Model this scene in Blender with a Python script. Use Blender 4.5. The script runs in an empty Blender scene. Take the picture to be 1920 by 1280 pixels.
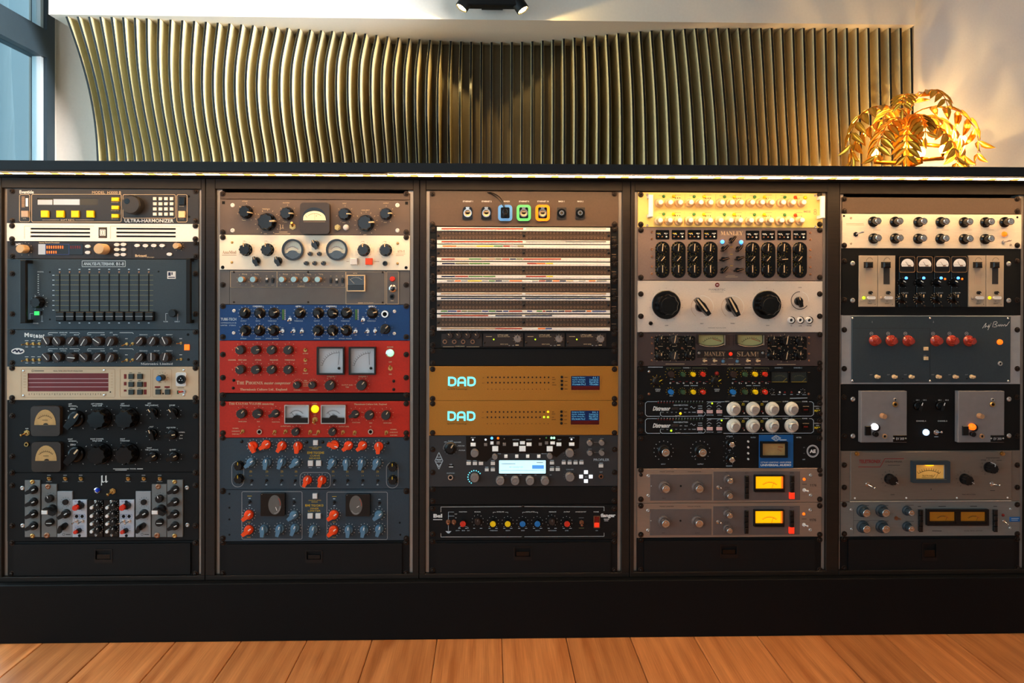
import bpy, math, random
from mathutils import Matrix, Vector
import numpy as np
random.seed(7)
C = bpy.context.scene.collection
SC = bpy.context.scene
PI = math.pi
# ------------------------------------------------------------------ camera
FPX = 1493.0
YAW, PITCH, ROLL = 0.02873823, 0.00410777, -0.00256008
CAM = np.array([-0.0897504, -2.0486586, 0.8993])
PPY = 640 - 101.604
_cy, _sy, _cp, _sp = math.cos(YAW), math.sin(YAW), math.cos(PITCH), math.sin(PITCH)
_f = np.array([_sy*_cp, _cy*_cp, -_sp]); _r = np.array([_cy, -_sy, 0.]); _u = np.cross(_r, _f)
_cr, _sr = math.cos(ROLL), math.sin(ROLL)
RM = np.array([_cr*_r - _sr*_u, _sr*_r + _cr*_u, _f])
cam_data = bpy.data.cameras.new('camera'); cam = bpy.data.objects.new('camera', cam_data); C.objects.link(cam)
cam_data.sensor_width = 36; cam_data.lens = FPX/1920*36; cam_data.shift_y = -101.604/1920
cam_data.clip_start = 0.05
m4 = Matrix.Identity(4)
for i in range(3):
    m4[i][0] = RM[0][i]; m4[i][1] = RM[1][i]; m4[i][2] = -RM[2][i]; m4[i][3] = CAM[i]
cam.matrix_world = m4
SC.camera = cam
# ------------------------------------------------------------------ view, sky, daylight
SC.view_settings.view_transform = 'Standard'; SC.view_settings.look = 'None'
SC.view_settings.exposure = 0.0; SC.view_settings.gamma = 1.0; SC.view_settings.use_curve_mapping = False
W = bpy.data.worlds.new('overcast_sky'); SC.world = W; W.use_nodes = True
nt = W.node_tree; bg = nt.nodes['Background']
tc = nt.nodes.new('ShaderNodeTexCoord'); sx = nt.nodes.new('ShaderNodeSeparateXYZ'); rp = nt.nodes.new('ShaderNodeValToRGB')
nt.links.new(tc.outputs['Generated'], sx.inputs[0]); nt.links.new(sx.outputs['Z'], rp.inputs[0]); nt.links.new(rp.outputs[0], bg.inputs[0])
rp.color_ramp.elements[0].color = (.52, .66, .73, 1); rp.color_ramp.elements[1].color = (.86, .95, 1.0, 1)
rp.color_ramp.elements[0].position = 0.0; rp.color_ramp.elements[1].position = 0.6
SKY = 1.9
bg.inputs[1].default_value = SKY
def area(name, loc, rot, sx_, sy_, power, col):
    l = bpy.data.lights.new(name, 'AREA'); l.shape = 'RECTANGLE'; l.size = sx_; l.size_y = sy_; l.energy = power; l.color = col
    o = bpy.data.objects.new(name, l); C.objects.link(o); o.location = loc; o.rotation_euler = rot
    return o
WINX, BACKY, ROOMR, FRONTY = -2.338, 2.155, 3.3, -4.6
ZS, ZCEIL = 2.149, 2.62
# daylight coming in through the glazed left wall and the window behind the photographer
area('daylight_back', (WINX-.09, .5, 1.4), (0, -PI/2, 0), 2.2, 2.0, 100, (.84, .93, 1.0))
area('daylight_left', (WINX-.09, -2.4, 1.3), (0, -PI/2, 0), 2.2, 3.2, 52, (.84, .92, 1.0))
area('daylight_rear', (-1.2, FRONTY-.25, 1.5), (PI/2, 0, 0), 2.0, 1.7, 15, (.90, .95, 1.0))
# added fill light above the frame, no real fitting, brightens the left slats
rl = area('pendant_panel', (-.10, .75, 2.0), (0, 0, 0), .9, .30, 34, (.96, .98, 1.0))
rl.rotation_euler = Vector((-.91, .40, -.06)).to_track_quat('-Z', 'Y').to_euler(); rl.data.spread = math.radians(88)
LED_WARM = (1.0, .60, .24)
# ------------------------------------------------------------------ materials
def lin(c):
    c = c/255.0
    return c/12.92 if c <= .04045 else ((c+.055)/1.055)**2.4
MATS = {}
def M(name, rgb, rough=.5, metal=0., noise=.06, scale=40., bump=0., emit=0., ecol=None, spec=.3, stretch=None, coat=0., alpha=None):
    m = bpy.data.materials.new(name); m.use_nodes = True; t = m.node_tree; b = t.nodes['Principled BSDF']
    col = tuple(lin(v) for v in rgb)
    b.inputs['Base Color'].default_value = (*col, 1)
    b.inputs['Roughness'].default_value = rough; b.inputs['Metallic'].default_value = metal
    b.inputs['Specular IOR Level'].default_value = spec; b.inputs['Coat Weight'].default_value = coat
    if noise or bump:
        tcn = t.nodes.new('ShaderNodeTexCoord'); mp = t.nodes.new('ShaderNodeMapping'); nz = t.nodes.new('ShaderNodeTexNoise')
        t.links.new(tcn.outputs['Object'], mp.inputs[0]); t.links.new(mp.outputs[0], nz.inputs['Vector'])
        mp.inputs['Scale'].default_value = stretch or (1, 1, 1)
        nz.inputs['Scale'].default_value = scale; nz.inputs['Detail'].default_value = 4
        if noise:
            cr = t.nodes.new('ShaderNodeValToRGB')
            cr.color_ramp.elements[0].position = .3; cr.color_ramp.elements[1].position = .7
            cr.color_ramp.elements[0].color = (*[v*(1-noise) for v in col], 1)
            cr.color_ramp.elements[1].color = (*[min(1, v*(1+noise)) for v in col], 1)
            t.links.new(nz.outputs['Fac'], cr.inputs[0]); t.links.new(cr.outputs[0], b.inputs['Base Color'])
        if bump:
            bp = t.nodes.new('ShaderNodeBump'); bp.inputs['Strength'].default_value = bump; bp.inputs['Distance'].default_value = .002
            t.links.new(nz.outputs['Fac'], bp.inputs['Height']); t.links.new(bp.outputs[0], b.inputs['Normal'])
    if emit:
        b.inputs['Emission Color'].default_value = (*(tuple(lin(v) for v in (ecol or rgb))), 1)
        b.inputs['Emission Strength'].default_value = emit
    MATS[name] = m
    return m
def glassy(name, rgb=(255, 255, 255), rough=.03, gloss=.06):
    m = bpy.data.materials.new(name); m.use_nodes = True; t = m.node_tree; t.nodes.clear()
    out = t.nodes.new('ShaderNodeOutputMaterial'); mx = t.nodes.new('ShaderNodeMixShader')
    tr = t.nodes.new('ShaderNodeBsdfTransparent'); gl = t.nodes.new('ShaderNodeBsdfGlossy')
    lw = t.nodes.new('ShaderNodeLayerWeight'); lw.inputs[0].default_value = .5
    pw_ = t.nodes.new('ShaderNodeMath'); pw_.operation = 'POWER'; pw_.inputs[1].default_value = 5
    fr = t.nodes.new('ShaderNodeMath'); fr.operation = 'MULTIPLY_ADD'; fr.inputs[1].default_value = .8; fr.inputs[2].default_value = .018
    t.links.new(lw.outputs['Facing'], pw_.inputs[0]); t.links.new(pw_.outputs[0], fr.inputs[0])
    tr.inputs[0].default_value = (*(lin(v) for v in rgb), 1); gl.inputs['Roughness'].default_value = rough
    t.links.new(fr.outputs[0], mx.inputs[0]); t.links.new(tr.outputs[0], mx.inputs[1]); t.links.new(gl.outputs[0], mx.inputs[2])
    t.links.new(mx.outputs[0], out.inputs[0]); MATS[name] = m
    return m
# plain paints and metals
M('black_gear', (13, 14, 15), .55, spec=.2); M('black_plastic', (16, 15, 16), .30, noise=0); M('black_gloss', (7, 7, 8), .2, noise=0, spec=.35)
M('black_hole', (3, 3, 3), .8, noise=0); M('screw_black', (54, 44, 38), .34, .8, noise=0); M('jack_ring', (165, 130, 102), .4, .6, noise=0); M('charcoal_plastic', (44, 42, 42), .4, noise=0)
M('chrome', (205, 200, 195), .2, 1., noise=0); M('brass', (190, 150, 90), .3, 1., noise=0); M('copper', (150, 110, 86), .35, .9, noise=0)
M('silver_metal', (190, 188, 185), .33, .85, noise=.05, scale=60); M('rail_steel', (158, 150, 142), .38, .4, noise=.04)
M('white_plastic', (225, 222, 218), .4, noise=0); M('cream_plastic', (222, 190, 145), .45, noise=0); M('beige_knob', (205, 172, 130), .5, noise=0)
M('yellow_plastic', (246, 205, 10), .4, noise=0); M('orange_plastic', (240, 74, 22), .38, noise=0); M('blue_plastic', (86, 122, 148), .4, noise=0)
M('red_plastic', (205, 48, 28), .38, noise=0); M('deep_red', (120, 26, 18), .35, noise=0); M('blue_cap', (30, 110, 180), .4, noise=0)
M('green_plastic', (70, 130, 70), .4, noise=0); M('dark_green', (52, 78, 52), .4, noise=0); M('lightblue_cap', (150, 195, 210), .45, noise=0)
M('grey_button', (170, 150, 130), .5, noise=0); M('pink_button', (205, 170, 170), .5, noise=0); M('greygreen_button', (50, 58, 56), .5, noise=0)
M('grey_knob', (128, 120, 116), .42, .2, noise=0); M('brown_knob', (44, 32, 28), .42, noise=0); M('amber_knob', (150, 48, 34), .22, noise=0, coat=.5)
M('white_knob', (215, 212, 200), .4, noise=0); M('tan_knob', (170, 130, 95), .45, noise=0)
# inks
for n, c in dict(ink_white=(225, 225, 222), ink_cream=(215, 185, 145), ink_dark=(30, 26, 24), ink_gold=(196, 160, 40), ink_red=(130, 30, 32), ink_pale=(190, 205, 215),
                 ink_grey=(120, 122, 122), ink_yellow=(220, 195, 40), ink_tan=(175, 140, 105), ink_orange=(235, 120, 40), ink_blue=(60, 75, 130), ink_olive=(125, 122, 80),
                 ink_green=(90, 140, 70), ink_navy=(28, 36, 66), ink_brick=(170, 62, 34), ink_silver=(160, 160, 160)).items():
    M(n, c, .55, noise=0)
# faceplates
M('plate_taupe', (48, 45, 44), .32, .1, scale=300); M('plate_white', (240, 234, 226), .42, scale=200, noise=.03); M('plate_reverb', (44, 36, 33), .4)
M('plate_slate', (46, 58, 66), .5, scale=300, bump=.05); M('plate_beige', (205, 180, 148), .45, noise=.03); M('plate_mu', (96, 82, 74), .45)
M('plate_cream', (243, 233, 212), .4, noise=.03); M('plate_grey', (96, 92, 90), .5); M('plate_blue', (8, 60, 116), .42, scale=300, noise=.08)
M('plate_red', (188, 36, 12), .45, scale=250, noise=.08); M('plate_neve', (47, 60, 70), .5, scale=300, bump=.05)
M('plate_brown', (84, 68, 56), .4, scale=200); M('plate_gold', (178, 120, 46), .42, .45, scale=500, noise=.1); M('plate_charcoal', (50, 50, 52), .5)
M('plate_yellow', (238, 205, 122), .45, noise=.03); M('plate_eq', (128, 110, 102), .42, .15, scale=300); M('plate_silver', (212, 200, 188), .42, .15, scale=300, stretch=(1, 1, 6))
M('plate_slam', (70, 57, 55), .45, scale=250); M('plate_tape', (150, 128, 112), .42, .35, scale=300, stretch=(.1, 1, 3)); M('plate_inset', (104, 92, 88), .5, .2)
M('plate_patch', (76, 60, 48), .45); M('plate_light', (222, 210, 192), .4, .2, scale=300, stretch=(.2, 1, 3)); M('plate_module', (168, 152, 132), .5); M('plate_leveler', (118, 105, 94), .48, .25, scale=300, stretch=(.1, 1, 3))
M('plate_steel', (126, 128, 126), .42, .4, scale=300, stretch=(.1, 1, 3)); M('plate_modgrey', (120, 117, 118), .5); M('plate_modlight', (150, 152, 155), .45)
M('plate_modwhite', (186, 190, 200), .45); M('plate_moddark', (112, 112, 110), .5); M('bakelite', (54, 46, 40), .3, noise=.1)
M('plate_ear', (160, 162, 165), .45, .3); M('blue_badge', (20, 88, 150), .4, noise=0)
# dials and displays
M('dial_cream', (235, 222, 190), .5, noise=0); M('dial_amber', (186, 148, 92), .5, noise=.12, scale=60); M('dial_white', (214, 216, 220), .5, noise=0); M('dial_black', (20, 20, 22), .4, noise=0)
M('dial_olive', (190, 178, 118), .5, noise=0); M('dial_lit', (255, 186, 4), .4, noise=0, emit=.9, ecol=(255, 182, 0)); M('dial_warm', (238, 190, 110), .5, noise=.1, scale=70, emit=.18, ecol=(255, 170, 50))
M('dial_dim', (150, 92, 14), .5, noise=.1, emit=.07, ecol=(255, 160, 20)); M('dial_grey', (96, 92, 88), .4, noise=0); M('dial_teal', (30, 40, 38), .3, noise=0)
M('lcd_olive', (66, 56, 30), .12, noise=0); M('lcd_silver', (190, 192, 196), .15, .2, noise=0); M('lcd_red', (112, 30, 30), .35, noise=.06); M('lcd_blue', (18, 34, 66), .2, noise=0, emit=.05, ecol=(40, 90, 200))
M('lcd_darkred', (84, 14, 14), .3, noise=0); M('lcd_white', (200, 235, 245), .4, noise=0, emit=.85, ecol=(190, 236, 250)); M('lcd_bluebar', (80, 150, 225), .4, noise=0, emit=.6, ecol=(90, 160, 240))
M('smoke_black', (24, 20, 20), .15, noise=0)
M('dot_dark', (40, 22, 12), .4, noise=0)
# lit things
M('lit_cyan', (120, 230, 245), .4, noise=0, emit=.95, ecol=(110, 226, 244)); M('lit_cyantext', (110, 190, 230), .4, noise=0, emit=.45, ecol=(110, 190, 230))
M('lit_green', (60, 230, 110), .4, noise=0, emit=1.0); M('lit_greenwhite', (170, 250, 200), .4, noise=0, emit=1.0); M('lit_amber', (255, 200, 20), .4, noise=0, emit=1.3)
M('lit_orange', (255, 110, 20), .4, noise=0, emit=1.2); M('lit_red', (240, 50, 24), .4, noise=0, emit=.8); M('lit_white', (245, 250, 255), .4, noise=0, emit=1.0)
M('lit_blue', (80, 160, 255), .4, noise=0, emit=2.2); M('lit_lime', (190, 240, 40), .4, noise=0, emit=1.0); M('lit_bluewhite', (180, 215, 255), .4, noise=0, emit=2.0)
M('lit_bars', (250, 110, 30), .4, noise=0, emit=.8); M('dim_red', (110, 22, 16), .4, noise=0, emit=.15); M('blue_jewel', (24, 60, 190), .1, noise=0, emit=.12)
M('lit_button', (235, 235, 230), .4, noise=0, emit=.22)
M('silicone_blue', (90, 150, 220), .4, noise=0, emit=.12); M('silicone_green', (90, 200, 120), .4, noise=0, emit=.12); M('silicone_orange', (255, 140, 10), .4, noise=0, emit=.2)
glassy('meter_glass')
# setting
M('oak_black', (26, 17, 10), .5, noise=.25, scale=14, stretch=(1, 1, 14), bump=.15); M('laminate_black', (8, 9, 10), .6, noise=.1, scale=200, bump=.03, spec=.15)
M('counter_black', (20, 22, 25), .55, noise=.12, scale=30)
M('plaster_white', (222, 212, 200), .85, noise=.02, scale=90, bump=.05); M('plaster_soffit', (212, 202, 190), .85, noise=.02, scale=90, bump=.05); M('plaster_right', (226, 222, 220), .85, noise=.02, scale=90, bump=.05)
M('slat_gold', (214, 196, 150), .5, 0., noise=.05, scale=60); M('slat_edge', (16, 17, 18), .30, noise=0, spec=.25); M('slat_back', (96, 80, 50), .35, .1, noise=.05)
M('frame_anthracite', (46, 58, 66), .45, noise=.03); M('gasket_light', (200, 208, 212), .5, noise=0)
M('led_white', (255, 226, 190), .5, noise=0, emit=60., ecol=(255, 203, 142)); M('led_chip', (255, 180, 90), .5, noise=0, emit=2.6, ecol=(255, 172, 84)); M('led_profile', (120, 112, 104), .4, .7, noise=0)
M('bulb_warm', (255, 210, 130), .4, noise=0, emit=20., ecol=(255, 190, 92)); M('spot_lens', (255, 230, 160), .4, noise=0, emit=40., ecol=(255, 214, 130))
M('gilt_leaf', (236, 176, 62), .32, .9, noise=.18, scale=25); M('gilt_stem', (200, 130, 36), .3, .95, noise=.05)
glassy('window_glass', (225, 238, 242))
M('curtain_sheer', (205, 218, 224), .9, noise=0)
_t = MATS['curtain_sheer'].node_tree; _tl = _t.nodes.new('ShaderNodeBsdfTranslucent'); _tl.inputs[0].default_value = (.62, .70, .74, 1); _mx = _t.nodes.new('ShaderNodeMixShader'); _mx.inputs[0].default_value = .3
_t.links.new(_t.nodes['Principled BSDF'].outputs[0], _mx.inputs[1]); _t.links.new(_tl.outputs[0], _mx.inputs[2]); _t.links.new(_mx.outputs[0], _t.nodes['Material Output'].inputs[0])
def wood_floor():
    m = bpy.data.materials.new('oak_floor'); m.use_nodes = True; t = m.node_tree; b = t.nodes['Principled BSDF']
    tcn = t.nodes.new('ShaderNodeTexCoord'); oi = t.nodes.new('ShaderNodeObjectInfo'); ad = t.nodes.new('ShaderNodeVectorMath'); ad.operation = 'ADD'
    cmb = t.nodes.new('ShaderNodeVectorMath'); cmb.operation = 'SCALE'; cmb.inputs[0].default_value = (31.7, 17.3, 5.1)
    t.links.new(oi.outputs['Random'], cmb.inputs['Scale']); t.links.new(tcn.outputs['Object'], ad.inputs[0]); t.links.new(cmb.outputs[0], ad.inputs[1])
    mp = t.nodes.new('ShaderNodeMapping'); mp.inputs['Scale'].default_value = (14, 1.3, 6); t.links.new(ad.outputs[0], mp.inputs[0])
    wv = t.nodes.new('ShaderNodeTexWave'); wv.wave_type = 'BANDS'; wv.bands_direction = 'X'; wv.inputs['Scale'].default_value = .55
    wv.inputs['Distortion'].default_value = 9; wv.inputs['Detail'].default_value = 3; wv.inputs['Detail Scale'].default_value = .9
    t.links.new(mp.outputs[0], wv.inputs['Vector'])
    nz = t.nodes.new('ShaderNodeTexNoise'); nz.inputs['Scale'].default_value = 2.2; nz.inputs['Detail'].default_value = 5; t.links.new(mp.outputs[0], nz.inputs['Vector'])
    mx = t.nodes.new('ShaderNodeMath'); mx.operation = 'MULTIPLY_ADD'; mx.inputs[1].default_value = .16
    hf = t.nodes.new('ShaderNodeMath'); hf.operation = 'MULTIPLY'; hf.inputs[1].default_value = .84; t.links.new(nz.outputs['Fac'], hf.inputs[0])
    t.links.new(wv.outputs['Fac'], mx.inputs[0]); t.links.new(hf.outputs[0], mx.inputs[2])
    cr = t.nodes.new('ShaderNodeValToRGB'); cr.color_ramp.elements[0].position = .25; cr.color_ramp.elements[1].position = .75
    cr.color_ramp.elements[0].color = (lin(172), lin(100), lin(50), 1); cr.color_ramp.elements[1].color = (lin(220), lin(144), lin(84), 1)
    m2 = t.nodes.new('ShaderNodeMapping'); m2.inputs['Scale'].default_value = (230, 4, 20); t.links.new(ad.outputs[0], m2.inputs[0])
    n2 = t.nodes.new('ShaderNodeTexNoise'); n2.inputs['Scale'].default_value = 1.6; n2.inputs['Detail'].default_value = 4; t.links.new(m2.outputs[0], n2.inputs['Vector'])
    m3 = t.nodes.new('ShaderNodeMapping'); m3.inputs['Scale'].default_value = (5, 1.6, 3); t.links.new(ad.outputs[0], m3.inputs[0])
    vo = t.nodes.new('ShaderNodeTexVoronoi'); vo.inputs['Scale'].default_value = 1.3; t.links.new(m3.outputs[0], vo.inputs['Vector'])
    kn = t.nodes.new('ShaderNodeMapRange'); kn.inputs[1].default_value = .03; kn.inputs[2].default_value = .16; kn.inputs[3].default_value = -.35; kn.inputs[4].default_value = 0; t.links.new(vo.outputs['Distance'], kn.inputs[0])
    g1 = t.nodes.new('ShaderNodeMath'); g1.operation = 'MULTIPLY_ADD'; g1.inputs[1].default_value = .55; t.links.new(n2.outputs['Fac'], g1.inputs[0]); t.links.new(mx.outputs[0], g1.inputs[2])
    g2 = t.nodes.new('ShaderNodeMath'); g2.operation = 'ADD'; t.links.new(g1.outputs[0], g2.inputs[0]); t.links.new(kn.outputs[0], g2.inputs[1])
    g3 = t.nodes.new('ShaderNodeMath'); g3.operation = 'SUBTRACT'; g3.inputs[1].default_value = .28; t.links.new(g2.outputs[0], g3.inputs[0]); t.links.new(g3.outputs[0], cr.inputs[0])
    hs = t.nodes.new('ShaderNodeHueSaturation'); vr = t.nodes.new('ShaderNodeMapRange'); vr.inputs[3].default_value = .82; vr.inputs[4].default_value = 1.12
    t.links.new(oi.outputs['Random'], vr.inputs[0]); t.links.new(vr.outputs[0], hs.inputs['Value']); t.links.new(cr.outputs[0], hs.inputs['Color'])
    t.links.new(hs.outputs[0], b.inputs['Base Color']); b.inputs['Roughness'].default_value = .42
    bp = t.nodes.new('ShaderNodeBump'); bp.inputs['Strength'].default_value = .12; bp.inputs['Distance'].default_value = .002
    t.links.new(nz.outputs['Fac'], bp.inputs['Height']); t.links.new(bp.outputs[0], b.inputs['Normal'])
    MATS['oak_floor'] = m
wood_floor()
# ------------------------------------------------------------------ pixel <-> room helpers (photograph measured at 1920x1280)
def ray(px, py): return RM.T @ np.array([(px-960)/FPX, -(py-PPY)/FPX, 1.0])
def at(px, py, Y=0.0):
    d = ray(px, py); t = (Y-CAM[1])/d[1]; p = CAM + t*d
    return float(p[0]), float(p[2])
def at_z(px, py, z):
    d = ray(px, py); t = (z-CAM[2])/d[2]; return CAM + t*d
def at_x(px, py, x):
    d = ray(px, py); t = (x-CAM[0])/d[0]; return CAM + t*d
def mpp(Y): return (Y-CAM[1])/FPX
# ------------------------------------------------------------------ mesh helpers
def mesh(name, v, f, mats, mi=None, smooth=False):
    me = bpy.data.meshes.new(name); me.from_pydata([tuple(map(float, p)) for p in v], [], f)
    for x in ([mats] if isinstance(mats, str) else mats): me.materials.append(MATS[x])
    if mi: me.polygons.foreach_set('material_index', mi)
    if smooth: me.polygons.foreach_set('use_smooth', [True]*len(f))
    me.update()
    return me
def link(name, me, parent=None, loc=(0, 0, 0)):
    o = bpy.data.objects.new(name, me); C.objects.link(o); o.location = loc
    if parent is not None: o.parent = parent
    return o
def empty(name, loc, label=None, cat=None, group=None):
    o = bpy.data.objects.new(name, None); C.objects.link(o); o.location = loc; o.empty_display_size = .05
    if label: o['label'] = label
    if cat: o['category'] = cat
    if group: o['group'] = group
    return o
def tag(o, label, cat, group=None):
    o['label'] = label; o['category'] = cat
    if group: o['group'] = group
    return o
def structure(o): o['kind'] = 'structure'; return o
class MB:
    def __init__(s): s.v = []; s.f = []; s.mi = []
    def add(s, v, f, mi=0):
        n = len(s.v); s.v += [tuple(p) for p in v]; s.f += [tuple(i+n for i in q) for q in f]; s.mi += [mi]*len(f); return s
    def box(s, x0, x1, y0, y1, z0, z1, mi=0, ch=0.0):
        # y0 is the face towards the viewer; ch chamfers that face
        c = min(ch, (x1-x0)*.3, (z1-z0)*.3)
        if c <= 0:
            v = [(x0, y0, z0), (x1, y0, z0), (x1, y0, z1), (x0, y0, z1), (x0, y1, z0), (x1, y1, z0), (x1, y1, z1), (x0, y1, z1)]
            f = [(0, 1, 2, 3), (5, 4, 7, 6), (4, 0, 3, 7), (1, 5, 6, 2), (3, 2, 6, 7), (4, 5, 1, 0)]
        else:
            yc = min(y0+c, y1)
            v = [(x0+c, y0, z0+c), (x1-c, y0, z0+c), (x1-c, y0, z1-c), (x0+c, y0, z1-c),
                 (x0, yc, z0), (x1, yc, z0), (x1, yc, z1), (x0, yc, z1), (x0, y1, z0), (x1, y1, z0), (x1, y1, z1), (x0, y1, z1)]
            f = [(0, 1, 2, 3)]
            for a, b in ((0, 4), (4, 8)):
                for k in range(4):
                    j = (k+1) % 4; f.append((a+k, b+k, b+j, a+j)); 
            f = [f[0]] + [tuple(q) for q in f[1:]] + [(11, 10, 9, 8)]
        return s.add(v, f, mi)
    def lathe(s, prof, n=20, mi=0, amp=0.0, lobes=8, cx=0, cz=0, cap=True, mat=None):
        def ring(r, y, a): return [(cx+r*(1+a*math.cos(lobes*2*PI*k/n))*math.sin(2*PI*k/n), y, cz+r*(1+a*math.cos(lobes*2*PI*k/n))*math.cos(2*PI*k/n)) for k in range(n)]
        for (r0, y0), (r1, y1) in zip(prof[:-1], prof[1:]):
            v = ring(r0, y0, amp)+ring(r1, y1, amp)
            s.add(v, [(k, k+n, (k+1) % n+n, (k+1) % n) for k in range(n)], mi)
        if cap: s.add(ring(prof[-1][0], prof[-1][1], amp), [tuple(range(n-1, -1, -1))], mi)
        return s
    def prism(s, pts, y0, y1, mi=0):
        n = len(pts); ar = sum(pts[i][0]*pts[(i+1) % n][1]-pts[(i+1) % n][0]*pts[i][1] for i in range(n))
        if ar < 0: pts = pts[::-1]
        v = [(x, y0, z) for x, z in pts]+[(x, y1, z) for x, z in pts]
        f = [tuple(range(n)), tuple(range(2*n-1, n-1, -1))]+[(k, k+n, (k+1) % n+n, (k+1) % n) for k in range(n)]
        return s.add(v, f, mi)
    def tube(s, pts, r, n=8, mi=0, taper=None):
        pts = [Vector(p) for p in pts]; rings = []; up = Vector((0, 0, 1))
        for i, p in enumerate(pts):
            d = (pts[min(i+1, len(pts)-1)]-pts[max(i-1, 0)]).normalized()
            a = d.cross(up if abs(d.z) < .95 else Vector((1, 0, 0))).normalized(); b = d.cross(a)
            rr = r if taper is None else r*(1+(taper-1)*i/(len(pts)-1))
            rings.append([p+a*rr*math.cos(2*PI*k/n)+b*rr*math.sin(2*PI*k/n) for k in range(n)])
        v = [q for rg in rings for q in rg]; f = []
        for i in range(len(pts)-1):
            for k in range(n): f.append((i*n+k, i*n+(k+1) % n, (i+1)*n+(k+1) % n, (i+1)*n+k))
        f += [tuple(range(n-1, -1, -1)), tuple((len(pts)-1)*n+k for k in range(n))]
        return s.add(v, f, mi)
    def mesh(s, name, mats, smooth=False): return mesh(name, s.v, s.f, mats, s.mi, smooth)
# ------------------------------------------------------------------ lettering (the built-in font; serif and script letters are its mathematical alphabets)
BASES = dict(serif=(0x1D400, 0x1D41A, 0x1D7CE), serifit=(0x1D468, 0x1D482, 0x1D7CE), bold=(0x1D5D4, 0x1D5EE, 0x1D7EC), boldit=(0x1D63C, 0x1D656, 0x1D7EC), script=(0x1D4D0, 0x1D4EA, None), mono=(0x1D670, 0x1D68A, 0x1D7F6))
GLY = {}
def styled(t, st):
    if st not in BASES: return t
    u, l, d = BASES[st]; r = ''
    for ch in t:
        if 'A' <= ch <= 'Z': r += chr(u+ord(ch)-65)
        elif 'a' <= ch <= 'z': r += chr(l+ord(ch)-97)
        elif '0' <= ch <= '9' and d: r += chr(d+ord(ch)-48)
        elif ch == 'µ' and st == 'serif': r += chr(0x1D6CD)
        else: r += ch
    return r
def glyphs(t, st='', bold=0., res=2):
    k = (t, st, bold)
    if k not in GLY:
        c = bpy.data.curves.new('t', 'FONT'); c.body = styled(t, st); c.resolution_u = res; c.offset = bold
        o = bpy.data.objects.new('t', c); m = bpy.data.meshes.new_from_object(o)
        v = np.array([p.co[:2] for p in m.vertices]) if len(m.vertices) else np.zeros((1, 2)); f = [tuple(p.vertices) for p in m.polygons]
        bpy.data.objects.remove(o); bpy.data.curves.remove(c); bpy.data.meshes.remove(m)
        GLY[k] = (v, f)
    return GLY[k]
# ------------------------------------------------------------------ setting: shell of the room
def slab(name, x0, x1, y0, y1, z0, z1, mat, parent=None, st=True):
    o = link(name, MB().box(-(x1-x0)/2, (x1-x0)/2, -(y1-y0)/2, (y1-y0)/2, -(z1-z0)/2, (z1-z0)/2).mesh(name, mat), parent, ((x0+x1)/2, (y0+y1)/2, (z0+z1)/2))
    if st and parent is None: structure(o)
    return o
floor = structure(empty('floor', (0, 0, 0)))
slab('subfloor', WINX-.1, ROOMR, FRONTY-.05, BACKY+.05, -.06, -.022, 'black_hole', floor)
edges = [at_z(px, py, 0)[0] for px, py in ((80, 1207), (207, 1206), (330, 1205), (452, 1203), (575, 1203), (697, 1203), (820, 1203), (941, 1202), (1062, 1200), (1182, 1199), (1305, 1196), (1425, 1195), (1540, 1194), (1660, 1191))]
pw = (edges[-1]-edges[0])/13; e0 = edges[7]-7*pw
PL = {}
def plank(i, ya, yb):
    L = round(yb-ya, 2)
    if L not in PL:
        m = MB(); a, g, c = pw/2-.0007, L/2-.0006, .0016
        v = [(-a+c, -g+c, 0), (a-c, -g+c, 0), (a-c, g-c, 0), (-a+c, g-c, 0), (-a, -g, -c), (a, -g, -c), (a, g, -c), (-a, g, -c), (-a, -g, -.02), (a, -g, -.02), (a, g, -.02), (-a, g, -.02)]
        m.add(v, [(0, 1, 2, 3)]+[(q+k, q+4+k, q+4+(k+1) % 4, q+(k+1) % 4) for q in (0, 4) for k in range(4)])
        PL[L] = m.mesh('plank', 'oak_floor')
    link('plank', PL[L], floor, (e0+(i+.5)*pw, (ya+yb)/2, 0))
ni0 = int(math.ceil((WINX-e0)/pw)); ni1 = int((ROOMR-e0)/pw)
for i in range(ni0, ni1):
    y = FRONTY + random.choice((.4, 1.1, 1.7, 2.3)); ys = [FRONTY, y]
    while ys[-1] < BACKY-.01: ys.append(min(BACKY, ys[-1]+2.4))
    ys = [q for k, q in enumerate(ys) if k in (0, len(ys)-1) or not (-.35 < q < .1)]
    for a, b in zip(ys[:-1], ys[1:]): plank(i, a, b)
slab('ceiling', WINX-.1, ROOMR+.1, FRONTY-.1, BACKY+.1, ZCEIL, ZCEIL+.08, 'plaster_white')
slab('wall_back', WINX-.1, ROOMR+.1, BACKY, BACKY+.1, 0, ZCEIL, 'plaster_white')
slab('wall_right', ROOMR, ROOMR+.1, FRONTY, BACKY, 0, ZCEIL, 'plaster_right')
# the wall behind the photographer, with its window opening
slab('wall_front', -.3, ROOMR, FRONTY-.1, FRONTY, 0, ZCEIL, 'plaster_white')
slab('wall_front', WINX-.1, -2.1, FRONTY-.1, FRONTY, 0, ZCEIL, 'plaster_white')
slab('wall_front', -2.1, -.3, FRONTY-.1, FRONTY, 0, .6, 'plaster_white')
slab('wall_front', -2.1, -.3, FRONTY-.1, FRONTY, 2.4, ZCEIL, 'plaster_white')
# soffit over the slatted niche, and the pier to the right of it
SOFY = 3.775+CAM[1]
PIERY = SOFY+.07; XP = at(1713, 150, PIERY)[0]
slab('trim_1', at(91, 10, SOFY)[0], at(1716, 20, SOFY)[0], SOFY, BACKY-.001, ZS, ZCEIL-.001, 'plaster_soffit')
slab('wall_pier', XP, ROOMR-.001, PIERY, BACKY-.002, .001, ZCEIL-.002, 'plaster_right')
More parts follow.
